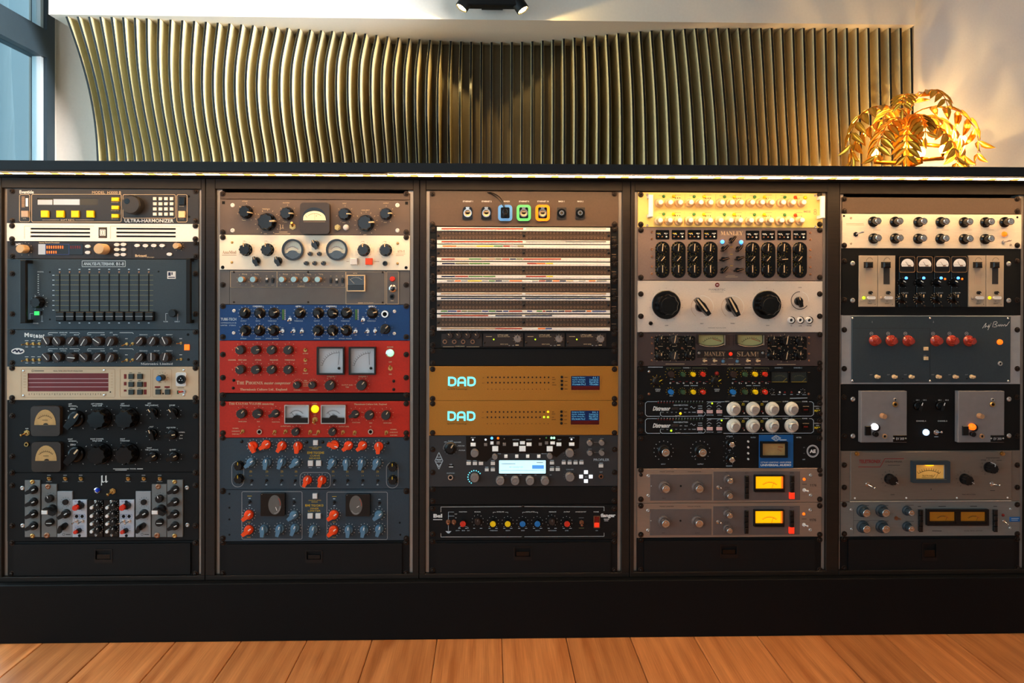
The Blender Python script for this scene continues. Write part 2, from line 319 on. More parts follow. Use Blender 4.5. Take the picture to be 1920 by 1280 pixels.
# glazed left wall: mullions and transoms in front of each pane
yA = BACKY-.105
wf = structure(empty('window_1', (WINX, 0, 0)))
def wbar(name, y0, y1, z0, z1, mat='frame_anthracite', x0=-.05, x1=.03):
    link(name, MB().box(x0, x1, -(y1-y0)/2, (y1-y0)/2, -(z1-z0)/2, (z1-z0)/2).mesh(name, mat), wf, (0, (y0+y1)/2, (z0+z1)/2))
ZT0, ZT1 = 2.027, 2.164
mull = [yA, yA-1.35, yA-2.7, yA-4.05, yA-5.4, FRONTY+.06]
for k, y in enumerate(mull): wbar('mullion', y-.036, y+.036, .02, ZCEIL-.002)
for a, b in zip(mull[1:], mull[:-1]):
    wbar('transom', a+.036, b-.036, ZT0, ZT1); wbar('sill', a+.036, b-.036, .02, .16); wbar('head', a+.036, b-.036, ZCEIL-.06, ZCEIL-.002)
    for z0, z1 in ((.16, ZT0), (ZT1, ZCEIL-.06)):
        wbar('pane', a+.036, b-.036, z0, z1, 'window_glass', -.012, -.006)
        wbar('gasket', b-.062, b-.036, z0, z1, 'gasket_light', -.03, .012)
slab('wall_left', WINX-.1, WINX, yA+.036, BACKY, 0, ZCEIL, 'plaster_white')
# sheer curtain hanging outside the panes
cm = MB(); vv = []; ncv = 300; cy0, cy1 = -.4, BACKY+2.6
for i in range(ncv+1):
    for z in np.linspace(0, ZCEIL+.3, 9):
        y = cy0+(cy1-cy0)*i/ncv; ph = i*.30+z*1.3; vv.append((.15*math.sin(ph)+.02*math.sin(ph*.37+1), y, z))
cm.add(vv, [(9*i+j, 9*i+9+j, 9*i+10+j, 9*i+1+j) for i in range(ncv) for j in range(8)])
cu = tag(link('sheer_curtain', cm.mesh('sheer_curtain', 'curtain_sheer', True), None, (WINX-.55, 0, 0)), 'pale blue sheer curtain in folds seen through the window at the left edge', 'curtain')
# ------------------------------------------------------------------ slatted wall
meas = {0: [(125, 31), (142, 73), (154, 108), (167, 150), (177, 198), (182.5, 240), (184.5, 299)],
 1: [(146, 31), (160.6, 79), (173, 125), (188, 188), (200, 261), (204, 299)],
 5: [(230.4, 32), (235.7, 104), (240, 135.6), (250, 198), (265, 264), (272, 299)],
 8: [(298, 35.5), (296, 104), (299, 156), (305.5, 208), (316, 263), (323, 299)],
 12: [(383.7, 40.7), (377.5, 104), (375.4, 167), (379.6, 219), (388, 263), (396, 299)],
 18: [(517.6, 50.6), (502.5, 123), (501.2, 177.7), (506.6, 232), (519, 299.4)],
 21: [(581.8, 56), (567.3, 123), (566.8, 191), (572, 246), (582.6, 299)],
 25: [(662.5, 60), (650, 115), (649.3, 191), (654, 246), (663.8, 300.8)],
 29: [(748.6, 71), (739, 123), (739, 191), (741.8, 246), (746.7, 300.8)],
 33: [(828.5, 76.5), (823, 140), (822, 218.7), (824, 300.8)],
 48: [(1117.8, 66.4), (1121, 125), (1123, 191), (1122, 303.5)],
 51: [(1179.8, 60), (1186, 164), (1188, 232), (1188.9, 303.5)],
 55: [(1263.5, 54.7), (1270, 125), (1275, 191), (1280.5, 303.5)],
 58: [(1324, 52.5), (1333, 130), (1340.6, 213), (1346, 303.5)],
 63: [(1426.8, 52.5), (1432, 135), (1436, 219), (1442, 303.5)],
 67: [(1507.4, 52.5), (1510, 164), (1517.8, 303.5)],
 77: [(1709, 52.5), (1711, 180), (1712, 303.5)]}
ZTOP = ZS-.001
tops = {k: at_z(v[0][0], v[0][1], ZTOP) for k, v in meas.items()}
ks = sorted(tops); fit = np.polyfit(ks, [tops[k][0] for k in ks], 3)
ZL = np.array([.02, .7, 1.1]+list(np.linspace(1.3, ZTOP, 22)))
prof = {}
for k in ks:
    X = tops[k][0]; zz = []; yy = []
    for (px, py) in meas[k][1:][::-1]:
        q = at_x(px, py, X); zz.append(q[2]); yy.append(q[1])
    zz.append(ZTOP); yy.append(tops[k][1])
    yl = np.interp(ZL, zz, yy)
    prof[k] = yl
for k in (38, 42):
    t0 = at_z(*({38: (925.6, 79.6), 42: (1000.8, 78.2)}[k]), ZTOP)
    prof[k] = np.full(len(ZL), t0[1])
kk = sorted(prof); P = np.array([prof[k] for k in kk])
def smooth(a): return np.convolve(np.pad(a, 2, mode='edge'), [.1, .2, .4, .2, .1], 'valid')
sw = tag(empty('slatted_wall', (0, BACKY, 0)), 'undulating wall of upright gold slats with black front edges behind the countertop', 'wall panelling')
XS = [float(np.polyval(fit, i)) for i in range(78)]
link('backing_panel', MB().box(XS[0]-.01, XP-.004, -.030, -.002, .01, ZTOP).mesh('backing_panel', 'slat_back'), sw)
ncol = np.array([np.interp(np.arange(78), kk, P[:, j]) for j in range(len(ZL))])
ncol = np.array([smooth(ncol[j]) for j in range(len(ZL))])
TH = .0125
for i in range(78):
    y = np.clip(ncol[:, i], BACKY-.60, BACKY-.06); y = np.where(ZL > ZS-.02, np.maximum(y, SOFY+.012), y)-BACKY
    # resample for a smooth curve
    zf = np.array([.02, .7, 1.1]+list(np.linspace(1.3, ZTOP, 30))); yf = np.interp(zf, ZL, y)
    yy = np.convolve(np.pad(yf[3:], 3, mode='reflect', reflect_type='odd'), np.array([1, 2, 3, 4, 3, 2, 1])/16, 'valid'); yf[3:] = yy
    v = []; n = len(zf); a = TH/2
    for z, q in zip(zf, yf): v += [(-a, -.030, z), (-a, q+.0008, z), (-a+.0008, q, z), (a-.0008, q, z), (a, q+.0008, z), (a, -.030, z)]
    f = []; mi = []
    for k in range(n-1):
        for j in range(5): f.append((k*6+j, k*6+j+1, (k+1)*6+j+1, (k+1)*6+j)); mi.append(1 if j == 2 else 0)
    f += [tuple(range(5, -1, -1)), tuple((n-1)*6+j for j in range(6))]; mi += [0, 0]
    link('slat', mesh('slat', v, f, ['slat_gold', 'slat_edge'], mi), sw, (XS[i], 0, 0))
# ------------------------------------------------------------------ cabinets, plinth, countertop
ZP1 = at(960, 1080, 0)[1]; OV = -.132
ZC0, ZC1 = at(960, 325, OV)[1], at(960, 306.5, OV)[1]
seam = [at(x, 700, 0)[0] for x in (-4, 388, 787, 1180, 1570)]; seam.append(seam[-1]+.5335)
COLPX = [((11, 372, 430), (15.3, 373.3, 720)), ((411.3, 768.3, 475), (410.5, 768.7, 690), (412.7, 768.3, 1000)), ((804.8, 1159.3, 700), (804.2, 1158.3, 815)),
         ((1196.3, 1543, 560), (1192.7, 1540, 905)), ((1577.2, 1914, 440), (1577, 1914, 950))]
COLX = [(np.mean([at(a, y, -.004)[0] for a, b, y in c]), np.mean([at(b, y, -.004)[0] for a, b, y in c])) for c in COLPX]
ZTOPRAIL = [at((a+b)/2, y, -.012)[1] for a, b, y in ((11, 375, 353), (411, 768, 355), (805, 1159, 357), (1194, 1541, 359), (1577, 1914, 364))]
DEP = .58
cab_names = ['under the left end of the countertop', 'second from the left', 'in the middle of the row', 'second from the right', 'under the right end of the countertop']
for c in range(5):
    x0, x1 = seam[c]+.0007, seam[c+1]-.0007; gx0, gx1 = COLX[c]; xm = (x0+x1)/2
    cb = tag(empty('rack_cabinet', (xm, 0, ZP1)), 'black rack cabinet filled with audio gear, '+cab_names[c], 'cabinet', 'rack cabinets in a row')
    def part(name, a, b, ya, yb, za, zb, mat='oak_black', ch=.001):
        return link(name, MB().box(-(b-a)/2, (b-a)/2, ya, yb, -(zb-za)/2, (zb-za)/2, ch=ch).mesh(name, mat), cb, ((a+b)/2-xm, 0, (za+zb)/2-ZP1))
    zt = ZTOPRAIL[c]; zb = ZP1+.012
    part('side_panel', x0, gx0-.0085, -.012, DEP, zb, ZC0-.001); part('side_panel', gx1+.0085, x1, -.012, DEP, zb, ZC0-.001)
    part('top_rail', gx0-.0085, gx1+.0085, -.012, DEP, zt, ZC0-.001); part('bottom_rail', x0, x1, -.012, DEP, ZP1, zb)
    part('back_panel', gx0-.0085, gx1+.0085, DEP-.02, DEP, zb, zt)
    for a, b in ((gx0-.0085, gx0+.006), (gx1-.006, gx1+.0085)): part('rack_rail', a, b, .0, .03, zb, zt, 'rail_steel', .0005)
pl = tag(link('plinth', MB().box(seam[0], seam[-1], -.034, DEP-.05, 0, ZP1-.0005, ch=.002).mesh('plinth', 'laminate_black')), 'long plain black plinth the rack cabinets stand on, at the oak floor', 'plinth')
tag(link('countertop', MB().box(seam[0]-.35, seam[-1]+.3, OV, DEP+.02, ZC0, ZC1, ch=.0015).mesh('countertop', 'counter_black')), 'long black countertop running across all five rack cabinets', 'countertop')
# LED strips in aluminium profile, screwed under the overhang
def led_strip(name, label, xa, xb, ya, wid, zdrop, chips, seg):
    o = tag(empty(name, ((xa+xb)/2, ya, ZC0)), label, 'light strip'); h = (xb-xa)/2
    pm_ = MB(); w2 = wid/2
    for y0, y1 in ((-w2-.0012, -w2), (w2, w2+.0012)): pm_.box(-h, h, y0, y1, -zdrop-.0004, -.0002)
    link('profile', pm_.mesh('profile', 'led_profile'), o)
    link('diffuser', MB().box(-h, h, -w2, w2, -zdrop, -.0006).mesh('diffuser', 'led_white'), o)
    if chips:
        cm_ = MB(); nn, mm = 16, 4
        cm_.add([(.013*math.cos(2*PI*j/nn)*math.cos(PI/2*i/mm), wid*.46*math.sin(2*PI*j/nn)*math.cos(PI/2*i/mm), -.0017*math.sin(PI/2*i/mm)) for i in range(mm+1) for j in range(nn)], [(i*nn+j, i*nn+(j+1) % nn, (i+1)*nn+(j+1) % nn, (i+1)*nn+j) for i in range(mm) for j in range(nn)])
        cm_ = cm_.mesh('led_chip', 'led_chip', True)
        k = 0; x = xa+seg*.6
        while x < xb: link('led_chip', cm_, o, (x-(xa+xb)/2, 0, -zdrop)); x += seg
    return o
xs2 = at(728, 326, OV+.02)[0]
led_strip('led_strip', 'bright warm white LED strip running the whole length under the black countertop', seam[0]-.3, seam[-1]+.28, OV+.036, .021, .0024, True, .0575)
led_strip('led_strip', 'thinner second LED strip along the countertop front edge, on the right half only', xs2, seam[-1]+.28, OV+.010, .007, .0026, False, .0575)
# ------------------------------------------------------------------ twin spotlight on the soffit
def twin_spot():
    Y = SOFY-.12; xa, za = at(872, 5, Y); xb, zb_ = at(974, 9, Y); xm = (xa+xb)/2; zm = (za+zb_)/2
    o = tag(empty('twin_spotlight', (xm, SOFY, zm)), 'black twin spotlight bar on the white soffit above the slats', 'spotlight')
    link('mount', MB().box(-.05, .05, -.09, 0, .012, .034, ch=.003).mesh('mount', 'black_gear'), o)
    link('bar', MB().box(xa-xm+.012, xb-xm-.012, -.145, -.09, -.014, .034, ch=.004).mesh('bar', 'black_gear'), o)
    for sgn, x, z in ((-1, xa, za), (1, xb, zb_)):
        d = Vector((sgn*.52, -.14, -.84)).normalized()
        rot = Vector((0, -1, 0)).rotation_difference(d).to_euler()
        hb = MB().lathe([(.022, .035), (.03, .03), (.03, -.03), (.0265, -.033), (.0255, -.026)], 24, cap=False); hb.lathe([(.001, .0351), (.022, .035)], 24, cap=False)
        hd = link('spot_head', hb.mesh('spot_head', 'black_gear', True), o, (x-xm, -.12, z-zm)); hd.rotation_euler = rot
        link('lens', MB().lathe([(.0255, -.026), (.02, -.030), (.01, -.033)], 20).mesh('lens', 'spot_lens', True), hd)
        l = bpy.data.lights.new('spot_beam', 'SPOT'); l.energy = 17 if sgn < 0 else 9; l.color = (1, .72, .28); l.spot_size = math.radians(156); l.spot_blend = .12; l.shadow_soft_size = .012
        lo = bpy.data.objects.new('spot_beam', l); C.objects.link(lo); lo.parent = o; lo.location = Vector((x-xm, -.12, z-zm))+d*.036
        lo.rotation_euler = Vector((0, 0, -1)).rotation_difference(d).to_euler()
twin_spot()
# ------------------------------------------------------------------ rack gear: builder
KM = {}
def kmesh(kind, mat, n=22):
    key = (kind, mat)
    if key in KM: return KM[key]
    m = MB(); sm = True
    if kind == 'plain': m.lathe([(1, 0), (1, -.88), (.9, -1)], n)
    elif kind == 'taper': m.lathe([(1, 0), (.97, -.2), (.84, -.9), (.76, -1)], n)
    elif kind == 'fluted': m.lathe([(1.0, 0), (1.0, -.15), (.97, -.2)], 48, cap=True); m.lathe([(.88, -.2), (.86, -.82), (.76, -1)], 64, amp=.07, lobes=9)
    elif kind == 'bigfluted': m.lathe([(1.0, 0), (1.0, -.12), (.96, -.16)], 48); m.lathe([(.72, -.16), (.71, -.85), (.64, -1)], 72, amp=.05, lobes=9); m.lathe([(.5, -.99), (.48, -1.03)], 32)
    elif kind == 'skirt': m.lathe([(1.0, 0), (1.0, -.12), (.8, -.28), (.62, -.34)], 30, cap=False); m.lathe([(.58, -.3), (.56, -.92), (.5, -1)], 24)
    elif kind == 'dial': m.lathe([(1.7, 0), (1.7, -.1), (1.5, -.3), (1.05, -.4)], 36, cap=False); m.lathe([(1.0, -.35), (1.0, -.9), (.93, -1)], 28)
    elif kind == 'spun': m.lathe([(1.55, 0), (1.5, -.16), (1.12, -.26)], 30, cap=False); m.lathe([(1.0, -.2), (1.0, -.97)], 28, cap=True)
    elif kind == 'bar':
        m.lathe([(1, 0), (.97, -.28), (.8, -.36)], 24)
        m.prism([(-.30, -.98), (.30, -.98), (.36, -.3), (.30, .6), (.14, 1.06), (-.14, 1.06), (-.30, .6), (-.36, -.3)], -1, -.3); sm = False
    elif kind == 'wing':
        m.lathe([(.92, 0), (.86, -.38), (.7, -.44)], 24)
        m.prism([(-.32, -1.25), (.32, -1.25), (.44, -.35), (.40, .35), (.20, .95), (-.20, .95), (-.40, .35), (-.44, -.35)], -1, -.4); sm = False
    elif kind == 'lever':
        m.lathe([(.55, 0), (.5, -.3)], 20)
        m.prism([(-.2, -1.0), (.2, -1.0), (.32, 0), (.2, 1.0), (-.2, 1.0), (-.32, 0)], -1, -.25); sm = False
    elif kind == 'disc': m.lathe([(1, 0), (1, -.8), (.92, -1)], 24)
    elif kind == 'dome': m.lathe([(1, 0), (1, -.2), (.92, -.55), (.7, -.83), (.38, -.97), (.02, -1)], 16)
    elif kind == 'jack': m.lathe([(1, 0), (1, -.6), (.86, -1), (.55, -1), (.5, -.2)], 20)
    elif kind == 'hole': m.lathe([(1, 0), (.98, -1)], 16)
    elif kind == 'nut': m.lathe([(1, 0), (1, -.5)], 6); m.lathe([(.68, -.5), (.66, -1)], 14); sm = False
    elif kind == 'bat': m.lathe([(.5, 0), (.62, -.6), (.95, -.9), (.7, -1)], 12)
    elif kind == 'screw':
        m.lathe([(1, 0), (1, -.25), (.9, -.32)], 18); m.lathe([(.66, -.3), (.66, -.62), (.56, -.9), (.34, -1.0)], 14, cap=True); m.lathe([(.33, -.9), (.33, -1.012)], 6, mi=1)
    elif kind == 'washer': m.lathe([(1, 0), (.98, -.5), (.6, -1), (.35, -.8), (.3, -.2)], 18)
    elif kind == 'line': m.box(-.085, .085, -1.02, -.95, .28, .92); sm = False
    elif kind == 'longline': m.box(-.075, .075, -1.03, -.97, -.55, .98); sm = False
    elif kind == 'edgeline': m.box(-.075, .075, -1.0, -.2, .9, 1.03); m.box(-.075, .075, -1.02, -.9, .45, .98); sm = False
    elif kind == 'captop': m.lathe([(.82, -.97), (.82, -1.02), (.7, -1.05)], 22)
    elif kind == 'capbig': m.lathe([(.93, -.97), (.93, -1.03), (.84, -1.06), (.5, -1.045), (.3, -1.06)], 24)
    elif kind == 'crossline': m.box(-.05, .05, -1.09, -1.03, -.9, .9); sm = False
    elif kind == 'hex': m.lathe([(.33, -.70), (.33, -1.012)], 6); sm = False
    KM[key] = m.mesh({'screw': 'rack_screw', 'line': 'pointer', 'longline': 'pointer', 'edgeline': 'pointer', 'captop': 'cap', 'capbig': 'cap', 'crossline': 'pointer'}.get(kind, 'knob'), [mat, 'black_hole'] if kind == 'screw' else mat, sm)
    return KM[key]
UNITS = []
class Unit:
    def __init__(s, name, label, cat, c, y0, y1, mat, crop, group=None, Yp=-.004, holes=(), ch=.0007, scr=None, x=None):
        s.ox, s.oy, s.s = crop; s.Yp = Yp; s.c = c; s.ink = {}; s.n = 0
        s.x0, s.x1 = COLX[c]; xc = [190, 590, 982, 1369, 1746][c]
        s.z1 = at(xc, y0, Yp)[1]-.0004; s.z0 = at(xc, y1, Yp)[1]+.0004
        s.o = (s.x0+s.x1)/2, 0, s.z0
        s.root = empty(name, s.o, label, cat, group)
        s.mat = mat; s.panel(holes, ch); UNITS.append(s)
        if scr is not None: s.screws(scr)
    def q(s, x, y, Y=None):
        return at(s.ox+x/s.s, s.oy+y/s.s, s.Yp if Y is None else Y)
    def k1(s, Y=None): return mpp(s.Yp if Y is None else Y)/s.s
    def crop(s, ox, oy, sc): s.ox, s.oy, s.s = ox, oy, sc; return s
    def add(s, name, me, X, Y, Z, rot=None, scale=None, parent=None):
        if parent is None: o = link(name, me, s.root, (X-s.o[0], Y, Z-s.o[2]))
        else: o = link(name, me, parent, (X, Y, Z))
        if rot is not None: o.rotation_euler = (0, rot, 0)
        if scale is not None: o.scale = scale
        return o
    def panel(s, holes, ch):
        hs = []
        for (x0, y0, x1, y1, d, m) in holes:
            a = s.q(x0, y0); b = s.q(x1, y1); hs.append((a[0], b[0], b[1], a[1], d, m))
        mats = [s.mat]; mb = MB(); Yp = s.Yp; X0, X1, Z0, Z1 = s.x0+.0003, s.x1-.0003, s.z0, s.z1
        ox, oz = s.o[0], s.o[2]
        if not hs: mb.box(X0-ox, X1-ox, Yp, 0, Z0-oz, Z1-oz, ch=ch)
        else:
            xs = sorted({X0, X1, *[v for h in hs for v in h[:2]]}); zs = sorted({Z0, Z1, *[v for h in hs for v in h[2:4]]})
            for i in range(len(xs)-1):
                for j in range(len(zs)-1):
                    xm, zm = (xs[i]+xs[i+1])/2, (zs[j]+zs[j+1])/2
                    if any(h[0] < xm < h[1] and h[2] < zm < h[3] for h in hs): continue
                    a, b, c, d = xs[i]-ox, xs[i+1]-ox, zs[j]-oz, zs[j+1]-oz
                    mb.add([(a, Yp, c), (b, Yp, c), (b, Yp, d), (a, Yp, d)], [(0, 1, 2, 3)])
            a, b, c, d = X0-ox, X1-ox, Z0-oz, Z1-oz
            v = [(a, Yp, c), (b, Yp, c), (b, Yp, d), (a, Yp, d), (a, 0, c), (b, 0, c), (b, 0, d), (a, 0, d)]
            mb.add(v, [(0, 4, 5, 1), (1, 5, 6, 2), (2, 6, 7, 3), (3, 7, 4, 0)])
            for h in hs:
                if h[5] not in mats: mats.append(h[5])
                a, b, c, d = h[0]-ox, h[1]-ox, h[2]-oz, h[3]-oz; Yb = Yp+h[4]
                v = [(a, Yp, c), (b, Yp, c), (b, Yp, d), (a, Yp, d), (a, Yb, c), (b, Yb, c), (b, Yb, d), (a, Yb, d)]
                mb.add(v, [(0, 4, 5, 1), (1, 5, 6, 2), (2, 6, 7, 3), (3, 7, 4, 0)]); mb.add(v[4:], [(0, 1, 2, 3)], mats.index(h[5]))
        link('faceplate', mb.mesh('faceplate', mats), s.root, (0, 0, 0))
    def screws(s, ys, r=5.2, xs=None, mat='screw_black'):
        # ys in crop pixels; a screw in either ear
        lx, rx = [(21, 365.5), (417, 761.5), (811, 1152.5), (1202, 1538), (1584, 1909)][s.c]
        for y in ys:
            for px in (lx, rx):
                X, Z = at(px, s.oy+y/s.s, s.Yp-.004); R_ = r*mpp(s.Yp)
                s.add('rack_screw', kmesh('screw', mat), X, s.Yp, Z, None, (R_, .006, R_))
    # -- flat print, gathered per unit into one lettering and one line mesh
    def _ink(s, what, ink, v, f):
        d = s.ink.setdefault(what, (MB(), []));
        if ink not in d[1]: d[1].append(ink)
        d[0].add([(x-s.o[0], y, z-s.o[2]) for x, y, z in v], f, d[1].index(ink))
    def t(s, txt, x0, y0, x1, y1, ink='ink_white', st='', bold=0., shear=0., h=0.):
        Y = s.Yp-h-.00035; v, f = glyphs(txt, st, bold)
        mn, mx = v.min(0), v.max(0); w = np.where(mx-mn > 1e-6, mx-mn, 1)
        a = s.q(x0, y1, Y); b = s.q(x1, y0, Y); H = b[1]-a[1]
        pts = [(a[0]+(p[0]-mn[0])/w[0]*(b[0]-a[0])*(1-shear*H/max(1e-6, (b[0]-a[0])))+shear*(p[1]-mn[1])/w[1]*H, Y, a[1]+(p[1]-mn[1])/w[1]*H) for p in v]
        s._ink('lettering', ink, pts, f)
    def tc(s, txt, xc, yc, hh, ink='ink_white', st='', bold=.01, asp=1.0, h=0.):
        v, f = glyphs(txt, st, bold); e = v.max(0)-v.min(0); w = e[0]/max(e[1], .1)*hh*asp
        s.t(txt, xc-w/2, yc-hh/2, xc+w/2, yc+hh/2, ink, st, bold, 0, h)
    def l(s, x0, y0, x1, y1, ink='ink_white', w=3, h=0.):
        Y = s.Yp-h-.0003; a = s.q(x0, y0, Y); b = s.q(x1, y1, Y); W = w*s.k1(Y)/2
        dx, dz = b[0]-a[0], b[1]-a[1]; L = math.hypot(dx, dz) or 1e-6; nx, nz = -dz/L*W, dx/L*W
        s._ink('printed_lines', ink, [(a[0]+nx, Y, a[1]+nz), (a[0]-nx, Y, a[1]-nz), (b[0]-nx, Y, b[1]-nz), (b[0]+nx, Y, b[1]+nz)], [(0, 1, 2, 3)])
    def pl(s, pts, ink='ink_white', w=3, h=0.):
        for a, b in zip(pts[:-1], pts[1:]): s.l(*a, *b, ink, w, h)
    def fr(s, x0, y0, x1, y1, ink='ink_white', w=3, r=10, h=0.):
        p = rr(x0, y0, x1, y1, r); s.pl(p+[p[0]], ink, w, h)
    def fill(s, pts, ink, h=0.):
        Y = s.Yp-h-.0003; v = [s.q(x, y, Y) for x, y in pts]; s._ink('printed_lines', ink, [(a, Y, b) for a, b in v], [tuple(range(len(v)))])
    def ticks(s, X, Z, r0, r1, n, ink, arc=150, w=.0009, dots=False, h=0.):
        Y = s.Yp-h-.0003
        for k in range(n):
            a = math.radians(-arc+2*arc*k/(n-1)); sn, cs = math.sin(a), math.cos(a)
            if dots:
                v = [(X+sn*(r0+r1)/2+w*math.cos(j*PI/3), Y, Z+cs*(r0+r1)/2+w*math.sin(j*PI/3)) for j in range(6)]; s._ink('printed_lines', ink, v, [tuple(range(6))])
            else:
                v = [(X+sn*r-cs*u, Y, Z+cs*r+sn*u) for r, u in ((r0, w/2), (r1, w/2), (r1, -w/2), (r0, -w/2))]; s._ink('printed_lines', ink, v, [(0, 1, 2, 3)])
    # -- controls
    def k(s, x, y, r, kind='plain', mat='black_plastic', h=.016, ang=0, ptr='ink_white', pk='line', cap=None, ck='captop', tk=None, ink='ink_white', n=11, arc=150, dots=False, name='knob', tw=.0009):
        Yf = s.Yp-h; X, Z = s.q(x, y, Yf); R_ = r*s.k1(Yf)
        o = s.add(name, kmesh(kind, mat), X, s.Yp, Z, math.radians(ang), (R_, h, R_))
        if ptr: s.add('pointer', kmesh(pk, ptr), 0, 0, 0, None, None, o)
        if cap: s.add('cap', kmesh(ck, cap), 0, 0, 0, None, None, o)
        if tk: s.ticks(X, Z, R_*tk[0], R_*tk[1], n, ink, arc, tw, dots)
        return o
    def b(s, name, x0, y0, x1, y1, mat, h=.004, ch=.0008, parent=None, h0=0.):
        Yf = s.Yp-h; a = s.q(x0, y1, Yf); c = s.q(x1, y0, Yf); w, d = c[0]-a[0], c[1]-a[1]
        key = ('b', round(w, 4), round(d, 4), round(h-h0, 4), mat, ch)
        if key not in KM: KM[key] = MB().box(-w/2, w/2, -(h-h0), 0, -d/2, d/2, ch=ch).mesh(name, mat)
        if parent is not None:
            o = link(name, KM[key], parent, ((a[0]+c[0])/2-s.o[0]-parent.location[0], s.Yp-h0-parent.location[1], (a[1]+c[1])/2-s.o[2]-parent.location[2])); return o
        return s.add(name, KM[key], (a[0]+c[0])/2, s.Yp-h0, (a[1]+c[1])/2)
    def poly(s, name, pts, mat, h1, h0=0., parent=None):
        Yf = s.Yp-h1; v = [s.q(x, y, Yf) for x, y in pts]; cx = sum(a for a, b in v)/len(v); cz = sum(b for a, b in v)/len(v)
        me = MB().prism([(a-cx, b-cz) for a, b in v], -(h1-h0), 0).mesh(name, mat)
        if parent is not None: return link(name, me, parent, (cx-s.o[0]-parent.location[0], s.Yp-h0-parent.location[1], cz-s.o[2]-parent.location[2]))
        return s.add(name, me, cx, s.Yp-h0, cz)
    def ring(s, name, po, pi_, mat, h1, h0=0., parent=None):
        Yf = s.Yp-h1; a = [s.q(x, y, Yf) for x, y in po]; b = [s.q(x, y, Yf) for x, y in pi_]; n = len(a)
        cx = sum(p for p, q in a)/n; cz = sum(q for p, q in a)/n; H = -(h1-h0)
        v = [(x-cx, H, z-cz) for x, z in a]+[(x-cx, H, z-cz) for x, z in b]+[(x-cx, 0, z-cz) for x, z in a]+[(x-cx, 0, z-cz) for x, z in b]
        f = []
        for i in range(n):
            j = (i+1) % n; f += [(i, j, n+j, n+i), (2*n+i, 2*n+j, j, i), (n+i, n+j, 3*n+j, 3*n+i)]
        me = mesh(name, v, f, mat)
        if parent is not None: return link(name, me, parent, (cx-s.o[0]-parent.location[0], s.Yp-h0-parent.location[1], cz-s.o[2]-parent.location[2]))
        return s.add(name, me, cx, s.Yp-h0, cz)
    def dot(s, name, x, y, r, mat, kind='dome', h=.003, parent=None):
        Yf = s.Yp-h; X, Z = s.q(x, y, Yf); R_ = r*s.k1(Yf)
        return s.add(name, kmesh(kind, mat), X, s.Yp, Z, None, (R_, h, R_))
    def led(s, x, y, r, mat, h=.0025): return s.dot('indicator_light', x, y, r, mat, 'dome', h)
    def hole(s, x, y, r): return s.dot('fixing_hole', x, y, r, 'black_hole', 'hole', .0004)
    def jk(s, x, y, r, mat='chrome', h=.004):
        o = s.dot('jack', x, y, r, mat, 'jack', h); c = s.add('socket', kmesh('hole', 'black_hole'), 0, -.15, 0, None, (.52, .12, .52), o); return o
    def ws(s, x, y, r, mat='silver_metal'): return s.dot('screw', x, y, r, mat, 'washer', .0025)
    def tg(s, x, y, r, dx=0., dz=-.6, mat='chrome', bat=None, L=.013):
        X, Z = s.q(x, y, s.Yp-.003); R_ = r*s.k1()
        o = s.add('toggle_switch', kmesh('nut', mat), X, s.Yp, Z, None, (R_, .004, R_))
        d = Vector((dx, -1, dz)).normalized(); b_ = link('lever', kmesh('bat', bat or mat), s.root, (X-s.o[0], s.Yp-.003, Z-s.o[2]))
        b_.rotation_euler = Vector((0, -1, 0)).rotation_difference(d).to_euler(); b_.scale = (R_*.5, L, R_*.5)
        # lever as a piece of its switch
        loc = b_.location-o.location; b_.parent = o; b_.location = (loc[0]/R_, loc[1]/.004, loc[2]/R_)
        b_.scale = (.5, L/.004, .5); b_.rotation_euler = (0, 0, 0)
        me = b_.data; q = Vector((0, -1, 0)).rotation_difference(d).to_matrix()
        key = ('bat', bat or mat, round(dx, 2), round(dz, 2), round(R_, 5), L)
        if key not in KM:
            nm = me.copy(); nm.transform((Matrix.Diagonal((1/R_, 1/.004, 1/R_)) @ q @ Matrix.Diagonal((R_*.5, L, R_*.5))).to_4x4()); KM[key] = nm
        b_.data = KM[key]; b_.scale = (1, 1, 1)
        return o
    def meter(s, x0, y0, x1, y1, frame='black_plastic', fw=8, dial='dial_cream', h=.006, lower=0., lower_mat='black_plastic', needle=-35, ink='ink_dark', glass=True, r=0, piv=(.5, 1.05), L=.8, arc=40, ticks=11, lip=None, red=False, nink=None, rng=None):
        po = rr(x0, y0, x1, y1, r+2); pi_ = rr(x0+fw, y0+fw, x1-fw, y1-fw, max(2, r-fw+2))
        o = s.ring('meter', po, pi_, frame, h)
        a = (x0+fw*.6, y0+fw*.6, x1-fw*.6, y1-fw*.6)
        d = s.poly('meter_dial', rr(*a, max(2, r-fw*.6)), dial, .0009, 0, o)
        w, hh = a[2]-a[0], a[3]-a[1]; yl = a[3]-lower*hh
        if lower: s.b('meter_cover', a[0], yl, a[2], a[3], lower_mat, h*.8, .0004, o)
        # scale and needle on the dial
        cx = a[0]+w*piv[0]; cy = a[1]+(yl-a[1])*piv[1]; R_ = min(w*.62, (yl-a[1])*L)
        mb = MB(); Yd = s.Yp-.0009-.00025; ox, oz = o.location[0]+s.o[0], o.location[2]+s.o[2]
